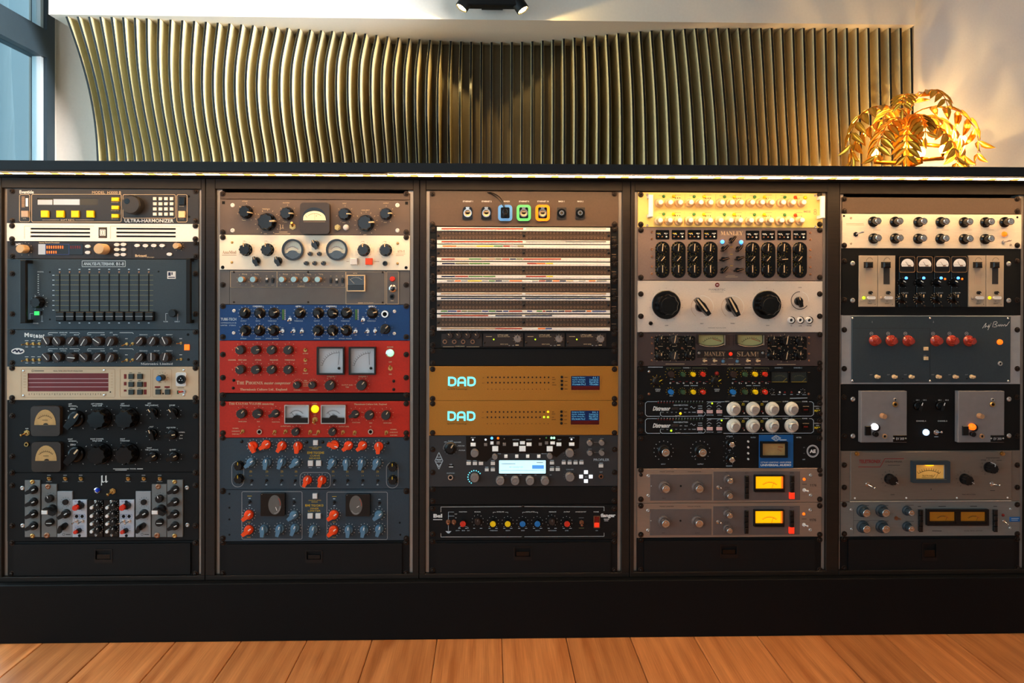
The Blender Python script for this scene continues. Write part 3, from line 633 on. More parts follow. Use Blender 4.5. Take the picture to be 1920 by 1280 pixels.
        def seg(r0, a0, r1, a1, wd, mi=0):
            p0 = s.q(cx+r0*math.sin(a0), cy-r0*math.cos(a0), Yd); p1 = s.q(cx+r1*math.sin(a1), cy-r1*math.cos(a1), Yd)
            dx, dz = p1[0]-p0[0], p1[1]-p0[1]; LL = math.hypot(dx, dz) or 1e-9; nx, nz = -dz/LL*wd/2, dx/LL*wd/2
            mb.add([(p0[0]+nx-ox, Yd, p0[1]+nz-oz), (p0[0]-nx-ox, Yd, p0[1]-nz-oz), (p1[0]-nx-ox, Yd, p1[1]-nz-oz), (p1[0]+nx-ox, Yd, p1[1]+nz-oz)], [(0, 1, 2, 3)], mi)
        A = math.radians(arc); kk_ = w*s.k1(); B0, B1 = (-A, A) if rng is None else (math.radians(rng[0]), math.radians(rng[1]))
        for i in range(16):
            t0, t1 = B0+(B1-B0)*i/16, B0+(B1-B0)*(i+1)/16; seg(R_, t0, R_, t1, kk_*.014, 1 if (red and i > 10) else 0)
        for i in range(ticks):
            t0 = B0+(B1-B0)*i/(ticks-1); seg(R_, t0, R_*1.13, t0, kk_*.011, 1 if (red and i > ticks*.68) else 0)
        link('dial_scale', mb.mesh('dial_scale', [ink, 'ink_brick']), o, (0, -o.location[1], 0))
        nb = MB(); ta = math.radians(needle); r_n = max(R_*.25, (cy-yl)/max(.2, math.cos(ta))); p0 = s.q(cx+r_n*math.sin(ta), cy-r_n*math.cos(ta)); p1 = s.q(cx+R_*1.05*math.sin(ta), cy-R_*1.05*math.cos(ta))
        dx, dz = p1[0]-p0[0], p1[1]-p0[1]; LL = math.hypot(dx, dz); nx, nz = -dz/LL*.0004, dx/LL*.0004; Yn = -.0022
        nb.add([(p0[0]+nx-ox, Yn, p0[1]+nz-oz), (p0[0]-nx-ox, Yn, p0[1]-nz-oz), (p1[0]-nx-ox, Yn, p1[1]-nz-oz), (p1[0]+nx-ox, Yn, p1[1]+nz-oz)], [(0, 1, 2, 3)])
        link('needle', nb.mesh('needle', nink or ink), o, (0, 0, 0))
        if glass: s.poly('meter_glass', rr(*a, max(2, r-fw*.6)), 'meter_glass', h*.75, h*.75-.0006, o)
        return o
    def xlr(s, x0, y0, x1, y1, plate, mid, mid_r, cy=None):
        o = s.poly('connector', rr(x0, y0, x1, y1, 14), plate, .003); cx = (x0+x1)/2; cy = cy or (y0+y1)/2
        s.ring('collar', ell(cx, cy, mid_r, mid_r), ell(cx, cy, mid_r*.74, mid_r*.74), mid, .009, .003, o)
        return o
    def handle(s, x, y0, y1, w, proud, mat, xb=None):
        # a U grip: front bar at x, its two arms running back to the plate
        Yf = s.Yp-proud; X, Za = s.q(x, y0, Yf); _, Zb = s.q(x, y1, Yf); W_ = w*s.k1(Yf)/2
        m = MB(); m.box(X-W_-s.o[0], X+W_-s.o[0], Yf, Yf+.008, Zb-s.o[2], Za-s.o[2], ch=.002)
        for z in (Za-.008, Zb): m.box(X-W_-s.o[0], X+W_-s.o[0], Yf+.008, s.Yp, z-s.o[2], z+.008-s.o[2])
        link('handle', m.mesh('handle', mat), s.root, (0, 0, 0))
    def done(s):
        for what, (mb, inks) in s.ink.items(): link(what, mb.mesh(what, inks), s.root, (0, 0, 0))['kind'] = 'stuff'
        s.ink = {}
def rr(x0, y0, x1, y1, r, n=4):
    r = min(r, (x1-x0)/2, (y1-y0)/2); p = []
    for cx, cy, a in ((x1-r, y0+r, 0), (x1-r, y1-r, 90), (x0+r, y1-r, 180), (x0+r, y0+r, 270)):
        for k in range(n+1):
            t = math.radians(a+90*k/n); p.append((cx+r*math.sin(t), cy-r*math.cos(t)))
    return p
def ell(cx, cy, rx, ry, n=20, a0=0, a1=360):
    m = n if a1-a0 == 360 else n+1
    return [(cx+rx*math.sin(math.radians(a0+(a1-a0)*k/n)), cy-ry*math.cos(math.radians(a0+(a1-a0)*k/n))) for k in range(m)]
def arch(x0, y0, x1, y1): # a dome-topped window
    return [(x0, y1)]+ell((x0+x1)/2, y1, (x1-x0)/2, y1-y0, 14, -90, 90)[1:-1]+[(x1, y1)]
S1, S5 = 4.795, 5.053
A1, A2, A3 = [(0, y, S1) for y in (340, 590, 840)]
B1, B2, B3 = [(395, y, S1) for y in (340, 590, 840)]
C1, C2, C3 = [(785, y, S1) for y in (340, 590, 840)]
D1, D2, D3 = [(1175, y, S1) for y in (340, 590, 840)]
E1, E2, E3 = [(1540, y, S5) for y in (340, 580, 830)]
def drawer(c, y0, y1, crop, latch, ys, label):
    x0, ya, x1, yb = latch
    u = Unit('storage_tray', label, 'drawer', c, y0, y1, 'black_gear', crop, 'black drawers along the bottom of the rack cabinets', Yp=-.003, scr=ys)
    a = u.x0+.019; b = u.x1-.019; z0, z1 = u.z0+.004, u.z1-.005
    p = u.q(x0, yb); q_ = u.q(x1, ya)
    xs = [a, p[0], q_[0], b]; zs = [z0, p[1], q_[1], z1]; m = MB(); Y = -.009
    for i in range(3):
        for j in range(3):
            if (i, j) != (1, 1): m.add([(xs[i]-u.o[0], Y, zs[j]-u.o[2]), (xs[i+1]-u.o[0], Y, zs[j]-u.o[2]), (xs[i+1]-u.o[0], Y, zs[j+1]-u.o[2]), (xs[i]-u.o[0], Y, zs[j+1]-u.o[2])], [(0, 1, 2, 3)])
    v = [(a-u.o[0], Y, z0-u.o[2]), (b-u.o[0], Y, z0-u.o[2]), (b-u.o[0], Y, z1-u.o[2]), (a-u.o[0], Y, z1-u.o[2])]
    v += [(x, -.003, z) for x, _, z in v]; m.add(v, [(0, 4, 5, 1), (1, 5, 6, 2), (2, 6, 7, 3), (3, 7, 4, 0)])
    d = link('drawer_front', m.mesh('drawer_front', 'black_gear'), u.root, (0, 0, 0))
    # recessed flush latch in a raised rim
    u.ring('latch_rim', rr(x0-10, ya-10, x1+10, yb+32, 10), rr(x0, ya, x1, yb, 4), 'black_plastic', .0072, .004, None)
    u.b('latch', x0+12, ya+(yb-ya)*.45, x1-12, yb-4, 'black_gloss', .005, .0004, None, .0035)
    u.done()
def at_in(c, k): return [(16, 373), (411, 768), (804, 1159), (1195, 1542), (1577, 1914)][c][k]
def blank(c, y0, y1, mat, crop, ys, label, cat='blanking panel'):
    u = Unit('blanking_panel', label, cat, c, y0, y1, mat, crop, 'blanking panels closing gaps in the racks', scr=ys, ch=.0012); u.done(); return u
# ------------------------------------------------------------------ column 1
GRP = None
u = Unit('effects_processor', 'dark grey effects processor with yellow soft keys, topmost in the leftmost rack', 'audio processor', 0, 353.5, 418.8, 'plate_taupe', A1, holes=[(335, 150, 882, 212, .002, 'lcd_olive')], scr=[88, 353])
u.t('Eventide', 175, 80, 303, 110, bold=.03); u.fr(175, 118, 268, 362, 'ink_cream', 3.5, 14); u.fr(285, 116, 1090, 364, 'ink_cream', 3.5, 12)
u.fr(1105, 118, 1576, 330, 'ink_cream', 3.5, 12); u.fr(1590, 118, 1682, 365, 'ink_cream', 3.5, 14); u.t('MODEL  H3000 B', 828, 88, 1088, 112, 'ink_cream')
for k in range(9): u.l(194, 140+k*11, 222, 140+k*11, 'ink_tan', 6)
u.b('level_meter', 229, 150, 251, 225, 'lit_button', .001); u.b('push_button', 188, 264, 252, 322, 'grey_button', .006); u.tc('LEVEL', 222, 333, 9, 'ink_cream')
o = u.b('display_segment_or_glare', 338, 165, 470, 210, 'lcd_silver', -.0008, 0, None, -.0019); o = u.b('display_segment_or_glare', 480, 160, 716, 210, 'lcd_silver', -.0008, 0, None, -.0019)  # silver patches paint a window reflection over the left of the olive display
for x in (398, 537, 671, 808): u.b('soft_key', x-34, 262, x+34, 324, 'yellow_plastic', .007, .0015)
u.t('SOFT KEYS', 545, 338, 668, 354, 'ink_cream'); u.l(380, 346, 535, 346, 'ink_cream', 2.5); u.l(678, 346, 842, 346, 'ink_cream', 2.5)
for y, w in ((143, 'FUNCTION'), (218, 'PARAMETER'), (293, 'PROGRAM')): u.b('soft_key', 1000, y, 1066, y+34, 'yellow_plastic', .006, .0012); u.tc(w, 1033, y+44, 9, 'ink_cream')
o = u.k(1172, 207, 84, 'plain', 'charcoal_plastic', .026, 0, None); u.add('finger_dimple', kmesh('hole', 'black_gloss'), -.36, -1.005, .34, None, (.3, .02, .3), o)
for i in range(4):
    for j in range(4): u.b('key', 1374+i*50.3, 141+j*46, 1405+i*50.3, 169+j*46, 'white_plastic', .004, .0006)
u.b('rocker_switch', 1608, 140, 1660, 212, 'black_gloss', .006, .001); u.tc('POWER', 1634, 224, 9, 'ink_cream'); u.b('push_button', 1602, 266, 1662, 325, 'cream_plastic', .006); u.tc('BYPASS', 1635, 336, 9, 'ink_cream')
u.t('ULTRA-HARMONIZER', 1120, 338, 1560, 368, bold=.012); u.hole(1697, 135, 11); u.hole(1700, 318, 11); u.done()

u = Unit('power_amplifier', 'white slim amplifier with two sets of three vent slots in the leftmost rack', 'amplifier', 0, 418.8, 452.6, 'plate_white', A1,
 holes=[(x0, y-9, x1, y+9, .004, 'black_hole') for x0, x1 in ((272, 810), (1045, 1580)) for y in (426, 460, 494)], Yp=-.0055, scr=[398, 517])
for a, b in ((220, 845), (993, 1618)): u.pl([(a, 515), (a, 402), (b, 402)], 'ink_tan', 3)
u.b('badge', 885, 412, 960, 508, 'black_gear', .001); u.b('badge_face', 896, 432, 949, 488, 'plate_white', .0013, .0002, None, .001)
u.fr(904, 438, 941, 482, 'ink_dark', 3, 4, .0013); u.l(922, 470, 922, 445, 'ink_dark', 4, .0013); u.l(915, 470, 930, 470, 'ink_dark', 3, .0013); u.l(890, 420, 955, 420, 'ink_tan', 3, .001); u.l(890, 499, 955, 499, 'ink_tan', 3, .001); u.done()

u = Unit('reverb_processor', 'slim black reverb processor with beige knobs and orange bar display in the leftmost rack', 'audio processor', 0, 452.6, 485.5, 'plate_reverb', A1, scr=[556, 672])
u.t('M7', 142, 556, 186, 578, bold=.03); u.k(178, 605, 38, 'plain', 'beige_knob', .024, ptr=None, tk=(1.5, 1.65), ink='ink_cream'); u.t('Stereo Reverb Processor', 350, 541, 537, 556, 'ink_cream', bold=.02)
u.b('display', 340, 560, 748, 660, 'smoke_black', .001); u.b('display_segment_or_glare', 344, 563, 408, 657, 'lcd_silver', .0013, 0, None, .001)
u.fr(412, 564, 620, 657, 'ink_blue', 4, 3, .001)
for k in range(8):
    u.b('level_bar', 418+k*20, 578, 428+k*20, 604, 'lit_bars', .0014, 0, None, .001)
    if k < 5: u.b('level_bar', 418+k*20, 624, 428+k*20, 648, 'lit_bars', .0014, 0, None, .001)
for k in range(5): u.b('level_bar', 632+k*20, 578, 642+k*20, 604, 'dim_red', .0014, 0, None, .001)
for x, y in ((787, 583), (787, 638), (1048, 568), (1107, 566), (1048, 611), (1107, 611), (1048, 658), (1107, 657), (1231, 576), (1306, 577), (1381, 576), (1456, 576), (1521, 654)):
    u.poly('push_button', ell(x, y, 24, 15), 'white_plastic', .004)
u.k(886, 605, 48, 'plain', 'beige_knob', .032, ptr=None); u.k(1577, 579, 27, 'plain', 'beige_knob', .022, ptr=None, tk=(1.5, 1.7), ink='ink_cream')
u.t('Bricasti', 1215, 656, 1318, 679, 'ink_cream', bold=.03); u.t('Design', 1323, 676, 1386, 688, 'ink_cream')
for k, x in enumerate((1231, 1306, 1381, 1456)): u.tc('1234'[k], x, 604, 10, 'ink_cream')
u.l(848, 545, 848, 690, 'ink_dark', 4); u.l(1185, 545, 1185, 690, 'ink_dark', 4); u.l(290, 545, 290, 690, 'ink_dark', 4); u.done()

u = Unit('filter_bank', 'tall slate filter bank with ten vertical fader slots and a grid of lines', 'equalizer', 0, 485.5, 618, 'plate_slate', A1, scr=[830, 1192])
u.fr(738, 714, 1127, 766, 'ink_pale', 4, 3); u.t('ANALYSE-FILTERBANK', 752, 727, 1030, 754, 'ink_pale', bold=.02); u.t('B1-II', 1045, 727, 1113, 754, 'ink_pale', bold=.02)
for y in (843, 887, 930, 980, 1023, 1071, 1114, 1157): u.l(497, y, 1377, y, 'ink_olive', 3.5); u.l(470, y, 490, y, 'ink_pale', 6)
for k in range(10):
    x = 536+k*89; u.b('fader_slot', x-5, 832, x+5, 1200, 'black_hole', .0006, 0); u.l(x-9, 790, x+9, 790, 'ink_pale', 7); u.dot('screw', x, 815, 8, 'copper', 'dome', .001)
    o = u.b('fader_cap', x-38, 1172, x+38, 1255, 'black_plastic', .013, .002); u.l(x-36, 1213, x+36, 1213, 'ink_silver', 4, .0131); u.l(x-8, 1272, x+8, 1272, 'ink_pale', 9)
for k in range(9): u.l(338, 838+k*20, 350, 838+k*20, 'ink_pale', 7)
u.t('ORIGINAL', 335, 806, 393, 818, 'ink_pale'); u.k(312, 1088, 54, 'fluted', 'black_plastic', .02, -30, None, tk=(1.2, 1.4), ink='ink_pale'); u.tc('dB', 318, 1035, 12, 'ink_pale')
u.b('lit_button', 306, 1168, 350, 1202, 'lit_green', .003); u.b('push_button', 352, 1166, 368, 1204, 'black_plastic', .005)
u.pl([(300, 1187), (270, 1187), (270, 1250)], 'ink_pale', 3); u.pl([(368, 1187), (377, 1187), (377, 1250)], 'ink_pale', 3); u.tc('POWER', 322, 1275, 10, 'ink_pale'); u.tc('OFF', 268, 1258, 9, 'ink_pale'); u.tc('ON', 377, 1258, 9, 'ink_pale')
u.b('maker_badge', 1503, 808, 1580, 876, 'white_plastic', .0008); u.fill([(1512, 816), (1535, 816), (1535, 848), (1512, 848)], 'ink_navy', .0008); u.fill([(1541, 816), (1552, 816), (1552, 840), (1541, 840)], 'ink_navy', .0008); u.l(1512, 862, 1572, 862, 'ink_navy', 8, .0008)
u.k(1545, 1185, 34, 'plain', 'black_plastic', .012, 0, None); u.pl([(1508, 1187), (1490, 1187), (1490, 1250)], 'ink_pale', 3); u.pl([(1582, 1187), (1597, 1187), (1597, 1250)], 'ink_pale', 3)
u.tc('FILTER', 1490, 1260, 10, 'ink_pale'); u.tc('DIRECT', 1594, 1260, 10, 'ink_pale'); u.hole(448, 815, 8); u.hole(1425, 810, 8); u.hole(448, 1240, 8)
u.handle(205, 706, 1275, 56, .03, 'black_gear'); u.handle(1692, 690, 1275, 44, .022, 'black_gear'); u.done()

u = Unit('analog_filter', 'slate blue filter with two rows of brown knobs and a lit orange button', 'audio processor', 0, 618, 687, 'plate_slate', A2, scr=[155, 432])
for ch, x, y, w in (('M', 220, 162, 40), ('u', 268, 172, 24), ('t', 298, 170, 16), ('a', 320, 178, 24), ('t', 348, 172, 14), ('o', 362, 180, 20), ('r', 386, 176, 14)): u.t(ch, x, y, x+w, y+(38 if ch in 'Mt' else 28), bold=.05)
u.poly('maker_badge', ell(160, 327, 59, 28), 'white_plastic', .0008); u.pl([(112, 332), (140, 314), (150, 338), (170, 314), (180, 338), (206, 324)], 'ink_navy', 13, .0008)
for r_, y, an in ((0, 240, (-30, -35, 35, -150, -55, 205)), (1, 385, (-40, -35, 95, -45, 45, 205))):
    for k, x in enumerate((408, 505, 630, 747, 868, 985)): u.k(x, y, 42, 'plain', 'brown_knob', .021, an[k], pk='longline', tk=(1.25, 1.35), n=7)
    for k, x in enumerate((1243, 1358, 1474)): u.k(x, y, 42, 'plain', 'brown_knob', .021, ((40, 30, -25), (40, 0, 15))[r_][k], pk='longline', tk=(1.25, 1.35), n=7)
    for x in (240, 295, 350): u.tg(x, y+20, 14, -.7, -.2, 'brass')
    u.tg(1137, y+22, 14, -.8, -.4, 'brass'); u.tg(1190, y+20, 14, 0, -.3, 'brass'); u.tg(1625, y+15, 13, -.5, 0, 'brass')
    yy = 160+r_*145
    u.pl([(432, yy+10), (440, yy), (520, yy)], w=4); u.pl([(625, yy), (708, yy), (716, yy+10)], w=4); u.tc('ENVELOPE', 570, yy, 11); u.pl([(785, yy+10), (793, yy), (940, yy)], w=4); u.pl([(1075, yy), (1192, yy), (1200, yy+10)], w=4); u.tc('LFO', 1000, yy, 11)
    for w, x in (('DEPTH', 452), ('ATTACK', 572), ('RELEASE', 688), ('RATE', 805), ('SHAPE', 925), ('DEPTH', 1037), ('RESONANCE', 1290), ('CUT-OFF', 1408), ('FREQUENCY', 1522)): u.tc(w, x, yy+19, 9)
    for x in (240, 297, 352): u.l(x-16, y-8, x+16, y-8, 'ink_white', 4); u.l(x-12, y+48, x+12, y+48, 'ink_white', 4)
    u.l(1125, y-26, 1148, y-26, 'ink_white', 5); u.l(1613, y-26, 1637, y-26, 'ink_white', 5)
u.b('lit_button', 1655, 268, 1700, 318, 'lit_orange', .004); u.t('Mutronics Limited', 1265, 431, 1553, 450, st='serif'); u.hole(1690, 178, 12); u.hole(1693, 402, 12); u.done()

u = Unit('spectrum_analyser', 'beige spectrum analyser with a long dark red display', 'analyser', 0, 687, 749.4, 'plate_beige', A2, holes=[(248, 525, 975, 688, .0025, 'lcd_red')], Yp=-.005, scr=[480, 748])
for y in (575, 610, 648): u.b('display_line', 250, y-2.5, 973, y+2.5, 'pink_button', -.0015, 0, None, -.0024)
for a in ((190, 487, 1033, 743), (1080, 487, 1355, 740), (1373, 487, 1543, 740)): u.fr(*a, 'ink_tan', 3, 12)
u.fr(285, 496, 302, 512, 'ink_dark', 3, 8); u.t('KLARK-TEKNIK', 306, 498, 397, 510, 'ink_dark', bold=.02) if False else u.l(308, 504, 395, 504, 'ink_dark', 6); u.t('REAL TIME SPECTRUM ANALYZER', 480, 499, 745, 511, 'ink_dark')
for k in range(31): u.l(262+k*23, 706, 262+k*23, 716 if k % 2 else 722, 'ink_dark', 3.5)
for y in (525, 550, 577, 603, 628, 652): u.l(210, y, 235, y, 'ink_tan', 4); u.l(995, y, 1015, y, 'ink_tan', 3)
for a in ((1152, 532, 1198, 577), (1231, 532, 1277, 577), (1152, 604, 1198, 648), (1231, 604, 1277, 648), (1152, 674, 1200, 718), (1231, 674, 1277, 718), (1395, 672, 1440, 717), (1480, 672, 1525, 717)):
    u.b('push_button', *a, 'greygreen_button', .006); u.l(a[0]+10, a[1]-12, a[2]-10, a[1]-12, 'ink_dark', 4)
for a in ((1112, 533, 1135, 575), (1112, 603, 1135, 635), (1112, 672, 1135, 690), (1292, 604, 1316, 648), (1292, 672, 1316, 716), (1390, 642, 1440, 657), (1477, 642, 1525, 657)): u.b('indicator_window', *a, 'deep_red', .0012)
u.hole(1466, 708, 8); u.hole(992, 694, 6); u.k(1427, 573, 28, 'plain', 'black_plastic', .024, -20, None, cap='blue_cap', tk=(1.5, 1.8), ink='ink_dark'); u.tc('SENS', 1437, 608, 9, 'ink_dark')
u.xlr(1580, 518, 1672, 642, 'white_plastic', 'black_plastic', 40, 583); u.dot('xlr_insert', 1624, 583, 30, 'black_hole', 'hole', .0075)
for dx, dy in ((-12, 5), (12, 5), (0, -14)): u.dot('pin', 1624+dx, 583+dy, 5, 'chrome', 'hole', .0078)
u.b('indicator_window', 1590, 680, 1607, 712, 'dark_green', .001); u.tg(1650, 692, 20, -.9, .1, 'chrome', 'red_plastic'); u.l(1595, 655, 1655, 655, 'ink_dark', 4)
for x, y in ((208, 505), (935, 498), (208, 727), (935, 722), (1652, 497), (1652, 722)): u.dot('screw', x, y, 11, 'chrome', 'dome', .0015)
u.done()

u = Unit('tube_limiter', 'tall black tube limiter with two amber arched meters stacked at its left', 'compressor', 0, 749.4, 885.5, 'black_gear', A2, scr=[780, 910, 1275, 1420])
for k, (yo, who) in enumerate(((0, 'LEFT'), (322, 'RIGHT'))):
    xo = 8*k
    o = u.poly('meter', rr(275+xo, 822+yo, 538+xo, 1090+yo, 30), 'bakelite', .014)
    u.poly('meter_dial', arch(308+xo, 852+yo, 502+xo, 990+yo), 'dial_amber', .0148, .014, o); u.pl(ell(405+xo, 985+yo, 78, 78, 12, -50, 50), 'ink_dark', 3, .0149); u.l(380+xo, 947+yo, 430+xo, 947+yo, 'ink_dark', 4, .0149); u.poly('meter_hub', ell(410+xo, 988+yo, 22, 14, 12, -90, 90), 'black_plastic', .0155, .014, o)
    for a in range(-50, 51, 12): t_ = math.radians(a); u.l(405+xo+78*math.sin(t_), 985+yo-78*math.cos(t_), 405+xo+90*math.sin(t_), 985+yo-90*math.cos(t_), 'ink_dark', 2.5, .0149)
    u.k(650, 945+yo, 78, 'wing', 'black_gloss', .024, 40, 'ink_cream', tk=(1.25, 1.4), n=7); u.k(860, 945+yo, 96, 'fluted', 'black_gloss', .03, -20, None, tk=(1.16, 1.26), dots=True, n=13, tw=.0008); u.k(1110, 945+yo, 96, 'fluted', 'black_gloss', .03, -20, None, tk=(1.16, 1.26), dots=True, n=9, tw=.0008)
    u.tc(who, 632, 802+yo-k*7, 11); u.tc('METERING', 652, 820+yo-k*7, 11); u.tc(who+' CHANNEL', 873, 800+yo-k*7, 11); u.tc('INPUT GAIN', 873, 817+yo-k*7, 11); u.tc(who, 1103, 800+yo-k*7, 11); u.tc('THRESHOLD', 1122, 817+yo-k*7, 11); u.tc('ZERO', 655, 845+yo, 14)
for x, y, a, w in ((1355, 885, -35, 'LEFT TIME CONSTANT'), (1540, 885, -35, 'OFF/SET'), (1350, 1078, -20, 'AGC'), (1530, 1085, 80, 'AGC FILTER'), (1355, 1285, 60, 'RIGHT TIME CONSTANT'), (1545, 1285, 65, 'OUTPUT')):
    u.k(x, y, 46, 'wing', 'black_gloss', .018, a, 'ink_cream', tk=(1.3, 1.45), n=9, dots=True, tw=.0007)
    ws = w.split(' ', 1) if 'TIME' in w else [w]
    for j, q_ in enumerate(ws[::-1]): u.tc(q_, x+(8 if j == 0 else -12), y-72-j*17, 11)
for j, q_ in enumerate(('NORMAL', 'MID', 'LOW')): u.tc(q_, 1635-j*4, 1055+j*28, 10)
u.tg(238, 1062, 27, -.7, -.4, 'brass', L=.016); u.jk(235, 1166, 21, 'brass'); u.tc('AGC', 242, 1022, 10); u.l(1017, 1384, 1160, 1384, 'ink_white', 5); u.t('MODEL', 1170, 1378, 1225, 1390); u.l(1232, 1384, 1285, 1384, 'ink_white', 7); u.l(1035, 1396, 1140, 1396, 'ink_white', 4); u.done()

u = Unit('module_rack', 'black module frame with stepped silver modules and a white mu symbol', 'audio processor', 0, 885.5, 1014, 'black_gear', A3, scr=[225, 338, 700])
for x, w in ((440, 'CH 1'), (585, 'CH 2'), (725, 'CH 3'), (1150, 'CH 4'), (1290, 'CH 5'), (1435, 'CH 6')): u.tg(x, 277, 18, .1, .7, 'brass', L=.009); u.l(x-16, 243, x+16, 243, 'ink_grey', 9); u.l(x-25, 300, x+25, 300, 'ink_grey', 5)
u.t('µ', 908, 243, 972, 336, st='serif'); u.dot('jewel_ring', 867, 382, 27, 'chrome', 'washer', .004); u.dot('jewel_light', 867, 382, 20, 'blue_jewel', 'dome', .008); u.tg(1010, 388, 28, -.6, -.5, 'brass', L=.016)
def mod(x0, y0, x1, mat): return u.b('module', x0+2, y0, x1-2, 800, mat, .004, .0008)
for d, mir in ((0, 0), (1283, 1)):
    m1 = (220, 288, 362) if not mir else (1500, 285, 1645); x = m1[0]+52
    mod(*m1, 'plate_moddark'); h0 = .004; u.Yp -= h0
    for y in (385, 496, 605, 712): u.k(x, y, 42, 'wing', 'black_plastic', .016, 65, 'ink_white', tk=(1.2, 1.3), ink='ink_dark', n=7)
    u.ws(x+15, 305, 20, 'brass'); u.ws(x+15, 790, 20, 'brass'); u.Yp += h0
for x0, x1 in ((370, 512), (1362, 1500)):
    mod(x0, 323, x1, 'plate_moddark'); u.Yp -= .004; x = x0+62
    u.ws(x-5, 346, 24, 'copper'); u.k(x, 460, 33, 'plain', 'black_plastic', .012, -20, tk=(1.4, 1.6), ink='ink_dark'); u.k(x-8, 572, 48, 'wing', 'black_plastic', .024, -65, None); u.b('pointer_cap', x-62, 562, x-8, 596, 'white_plastic', .026, .001, None, .022)
    u.k(x, 675, 32, 'plain', 'black_plastic', .014, 90, pk='longline'); u.ws(x-15, 785, 25, 'copper'); u.Yp += .004
for x0, x1 in ((512, 652), (1217, 1357)):
    mod(x0, 387, x1, 'plate_modlight'); u.Yp -= .004; x = x0+70
    u.k(x, 487, 25, 'plain', 'black_plastic', .005, 0, None, tk=(1.5, 1.8), ink='ink_dark'); u.k(x-18, 605, 44, 'wing', 'black_plastic', .018, 60, 'ink_white', tk=(1.3, 1.45), ink='ink_dark', n=9); u.dot('knob', x-8, 700, 24, 'black_plastic', 'plain', .008); u.k(x-52, 730, 30, 'wing', 'black_plastic', .02, 10, None)
    u.fr(x-20, 765, x, 785, 'ink_dark', 3, 10); u.l(x+10, 776, x+52, 776, 'ink_dark', 6); u.Yp += .004
for x0, x1 in ((648, 782), (1070, 1208)):
    mod(x0, 463, x1, 'plate_modwhite'); u.Yp -= .004; x = x0
    u.hole(x+65, 483, 14); u.k(x+22, 540, 25, 'plain', 'red_plastic', .022, 0, None, tk=(1.6, 2.0), ink='ink_blue', n=9); u.dot('knob_skirt', x+60, 525, 30, 'black_plastic', 'plain', .012); u.fr(x+15, 595, x+64, 632, 'ink_blue', 2.5, 4); u.fr(x+66, 595, x+115, 632, 'ink_blue', 2.5, 4); u.hole(x+40, 613, 15); u.hole(x+90, 613, 15)
    u.tg(x+38, 655, 17, -.5, -.3, 'chrome'); u.tg(x+90, 655, 17, -.5, -.3, 'chrome'); u.k(x+24, 758, 17, 'plain', 'red_plastic', .016, 0, None, tk=(1.6, 2.2), ink='ink_blue', n=9); u.dot('knob_skirt', x+48, 748, 22, 'black_plastic', 'plain', .009); u.hole(x+65, 786, 13)
    for yy in (478, 700, 718, 740): u.l(x+20, yy, x+105, yy, 'ink_blue', 2.5)
    u.Yp += .004
for x0 in (790, 930):
    mod(x0, 465, x0+136, 'black_gloss'); u.Yp -= .004
    for y in (537, 612, 683, 752): u.k(x0+29, y, 15, 'plain', 'white_plastic', .014, 0, None); u.k(x0+75, y-12, 26, 'plain', 'black_plastic', .012, 20, tk=(1.3, 1.55), n=11)
    u.ws(x0+67, 480, 13); u.ws(x0+70, 783, 13); u.Yp += .004
for x, y in ((197, 360), (200, 697), (1678, 357), (1682, 692)): u.ws(x, y, 19)
u.done()
drawer(0, 1014, 1079, A3, (858, 915, 1000, 1000), [855, 1132], 'black drawer with a flush latch at the bottom of the leftmost rack')

# ------------------------------------------------------------------ column 2
blank(1, 361, 374.3, 'plate_brown', B1, [110], 'narrow brown strip above the brown compressor with the bakelite meter')
u = Unit('tube_compressor', 'taupe tube compressor with a dark bakelite meter and six fluted black knobs', 'compressor', 1, 374.3, 440.6, 'plate_mu', B1, scr=[455])
for x, y, r_, a, w in ((300, 270, 60, 100, 'ATTACK'), (490, 360, 82, 85, 'THRESHOLD'), (672, 285, 60, 90, 'RECOVERY'), (1195, 290, 58, 90, 'INPUT'), (1385, 370, 76, 85, 'DUAL INPUT'), (1568, 288, 56, 85, 'OUTPUT')):
    u.k(x, y, r_, 'fluted', 'black_gloss', .022, a, 'ink_cream', 'edgeline', tk=(1.25, 1.4), ink='ink_cream', n=13 if r_ > 70 else 7); u.tc(w, x+8, y-(112 if r_ > 70 else 92), 9, 'ink_cream'); u.l(x-12, y+(110 if r_ > 70 else 80), x+16, y+(110 if r_ > 70 else 80), 'ink_cream', 4)
o = u.poly('meter', rr(803, 190, 1068, 472, 32, 6), 'bakelite', .016)
wpts = [(825, 352)]+ell(930, 325, 105, 92, 18, -90, 90)+[(1036, 352)]
u.poly('meter_window', wpts, 'black_gloss', .0164, .016, o); u.poly('meter_dial', [(832, 350)]+[p for p in ell(932, 330, 100, 64, 18, -85, 85)]+[(1036, 350)], 'dial_cream', .0168, .016, o)
u.pl(ell(935, 380, 92, 92, 12, -40, 40), 'ink_dark', 3, .0169); u.l(935, 345, 935, 285, 'ink_grey', 2.5, .0169); u.l(850, 305, 868, 325, 'ink_dark', 3, .0169); u.tc('V', 950, 310, 14, 'ink_dark', h=.0169)
u.l(835, 362, 1030, 362, 'ink_tan', 3, .0161)
u.t('µ', 622, 388, 660, 440, 'ink_cream', st='serif'); u.l(615, 455, 690, 455, 'ink_cream', 5); u.l(575, 470, 715, 470, 'ink_cream', 5); u.tg(735, 405, 30, .1, .6, 'brass', L=.016); u.dot('push_switch', 1137, 412, 28, 'brass', 'nut', .009); u.dot('pilot_lamp', 1213, 412, 27, 'white_plastic', 'dome', .008)
for x, y in ((195, 213), (195, 440), (1678, 213), (1678, 440)): u.ws(x, y, 19, 'white_plastic')
u.b('fixing_slot', 102, 178, 128, 204, 'black_hole', .0005, 0); u.b('fixing_slot', 1748, 182, 1774, 208, 'black_hole', .0005, 0); u.done()

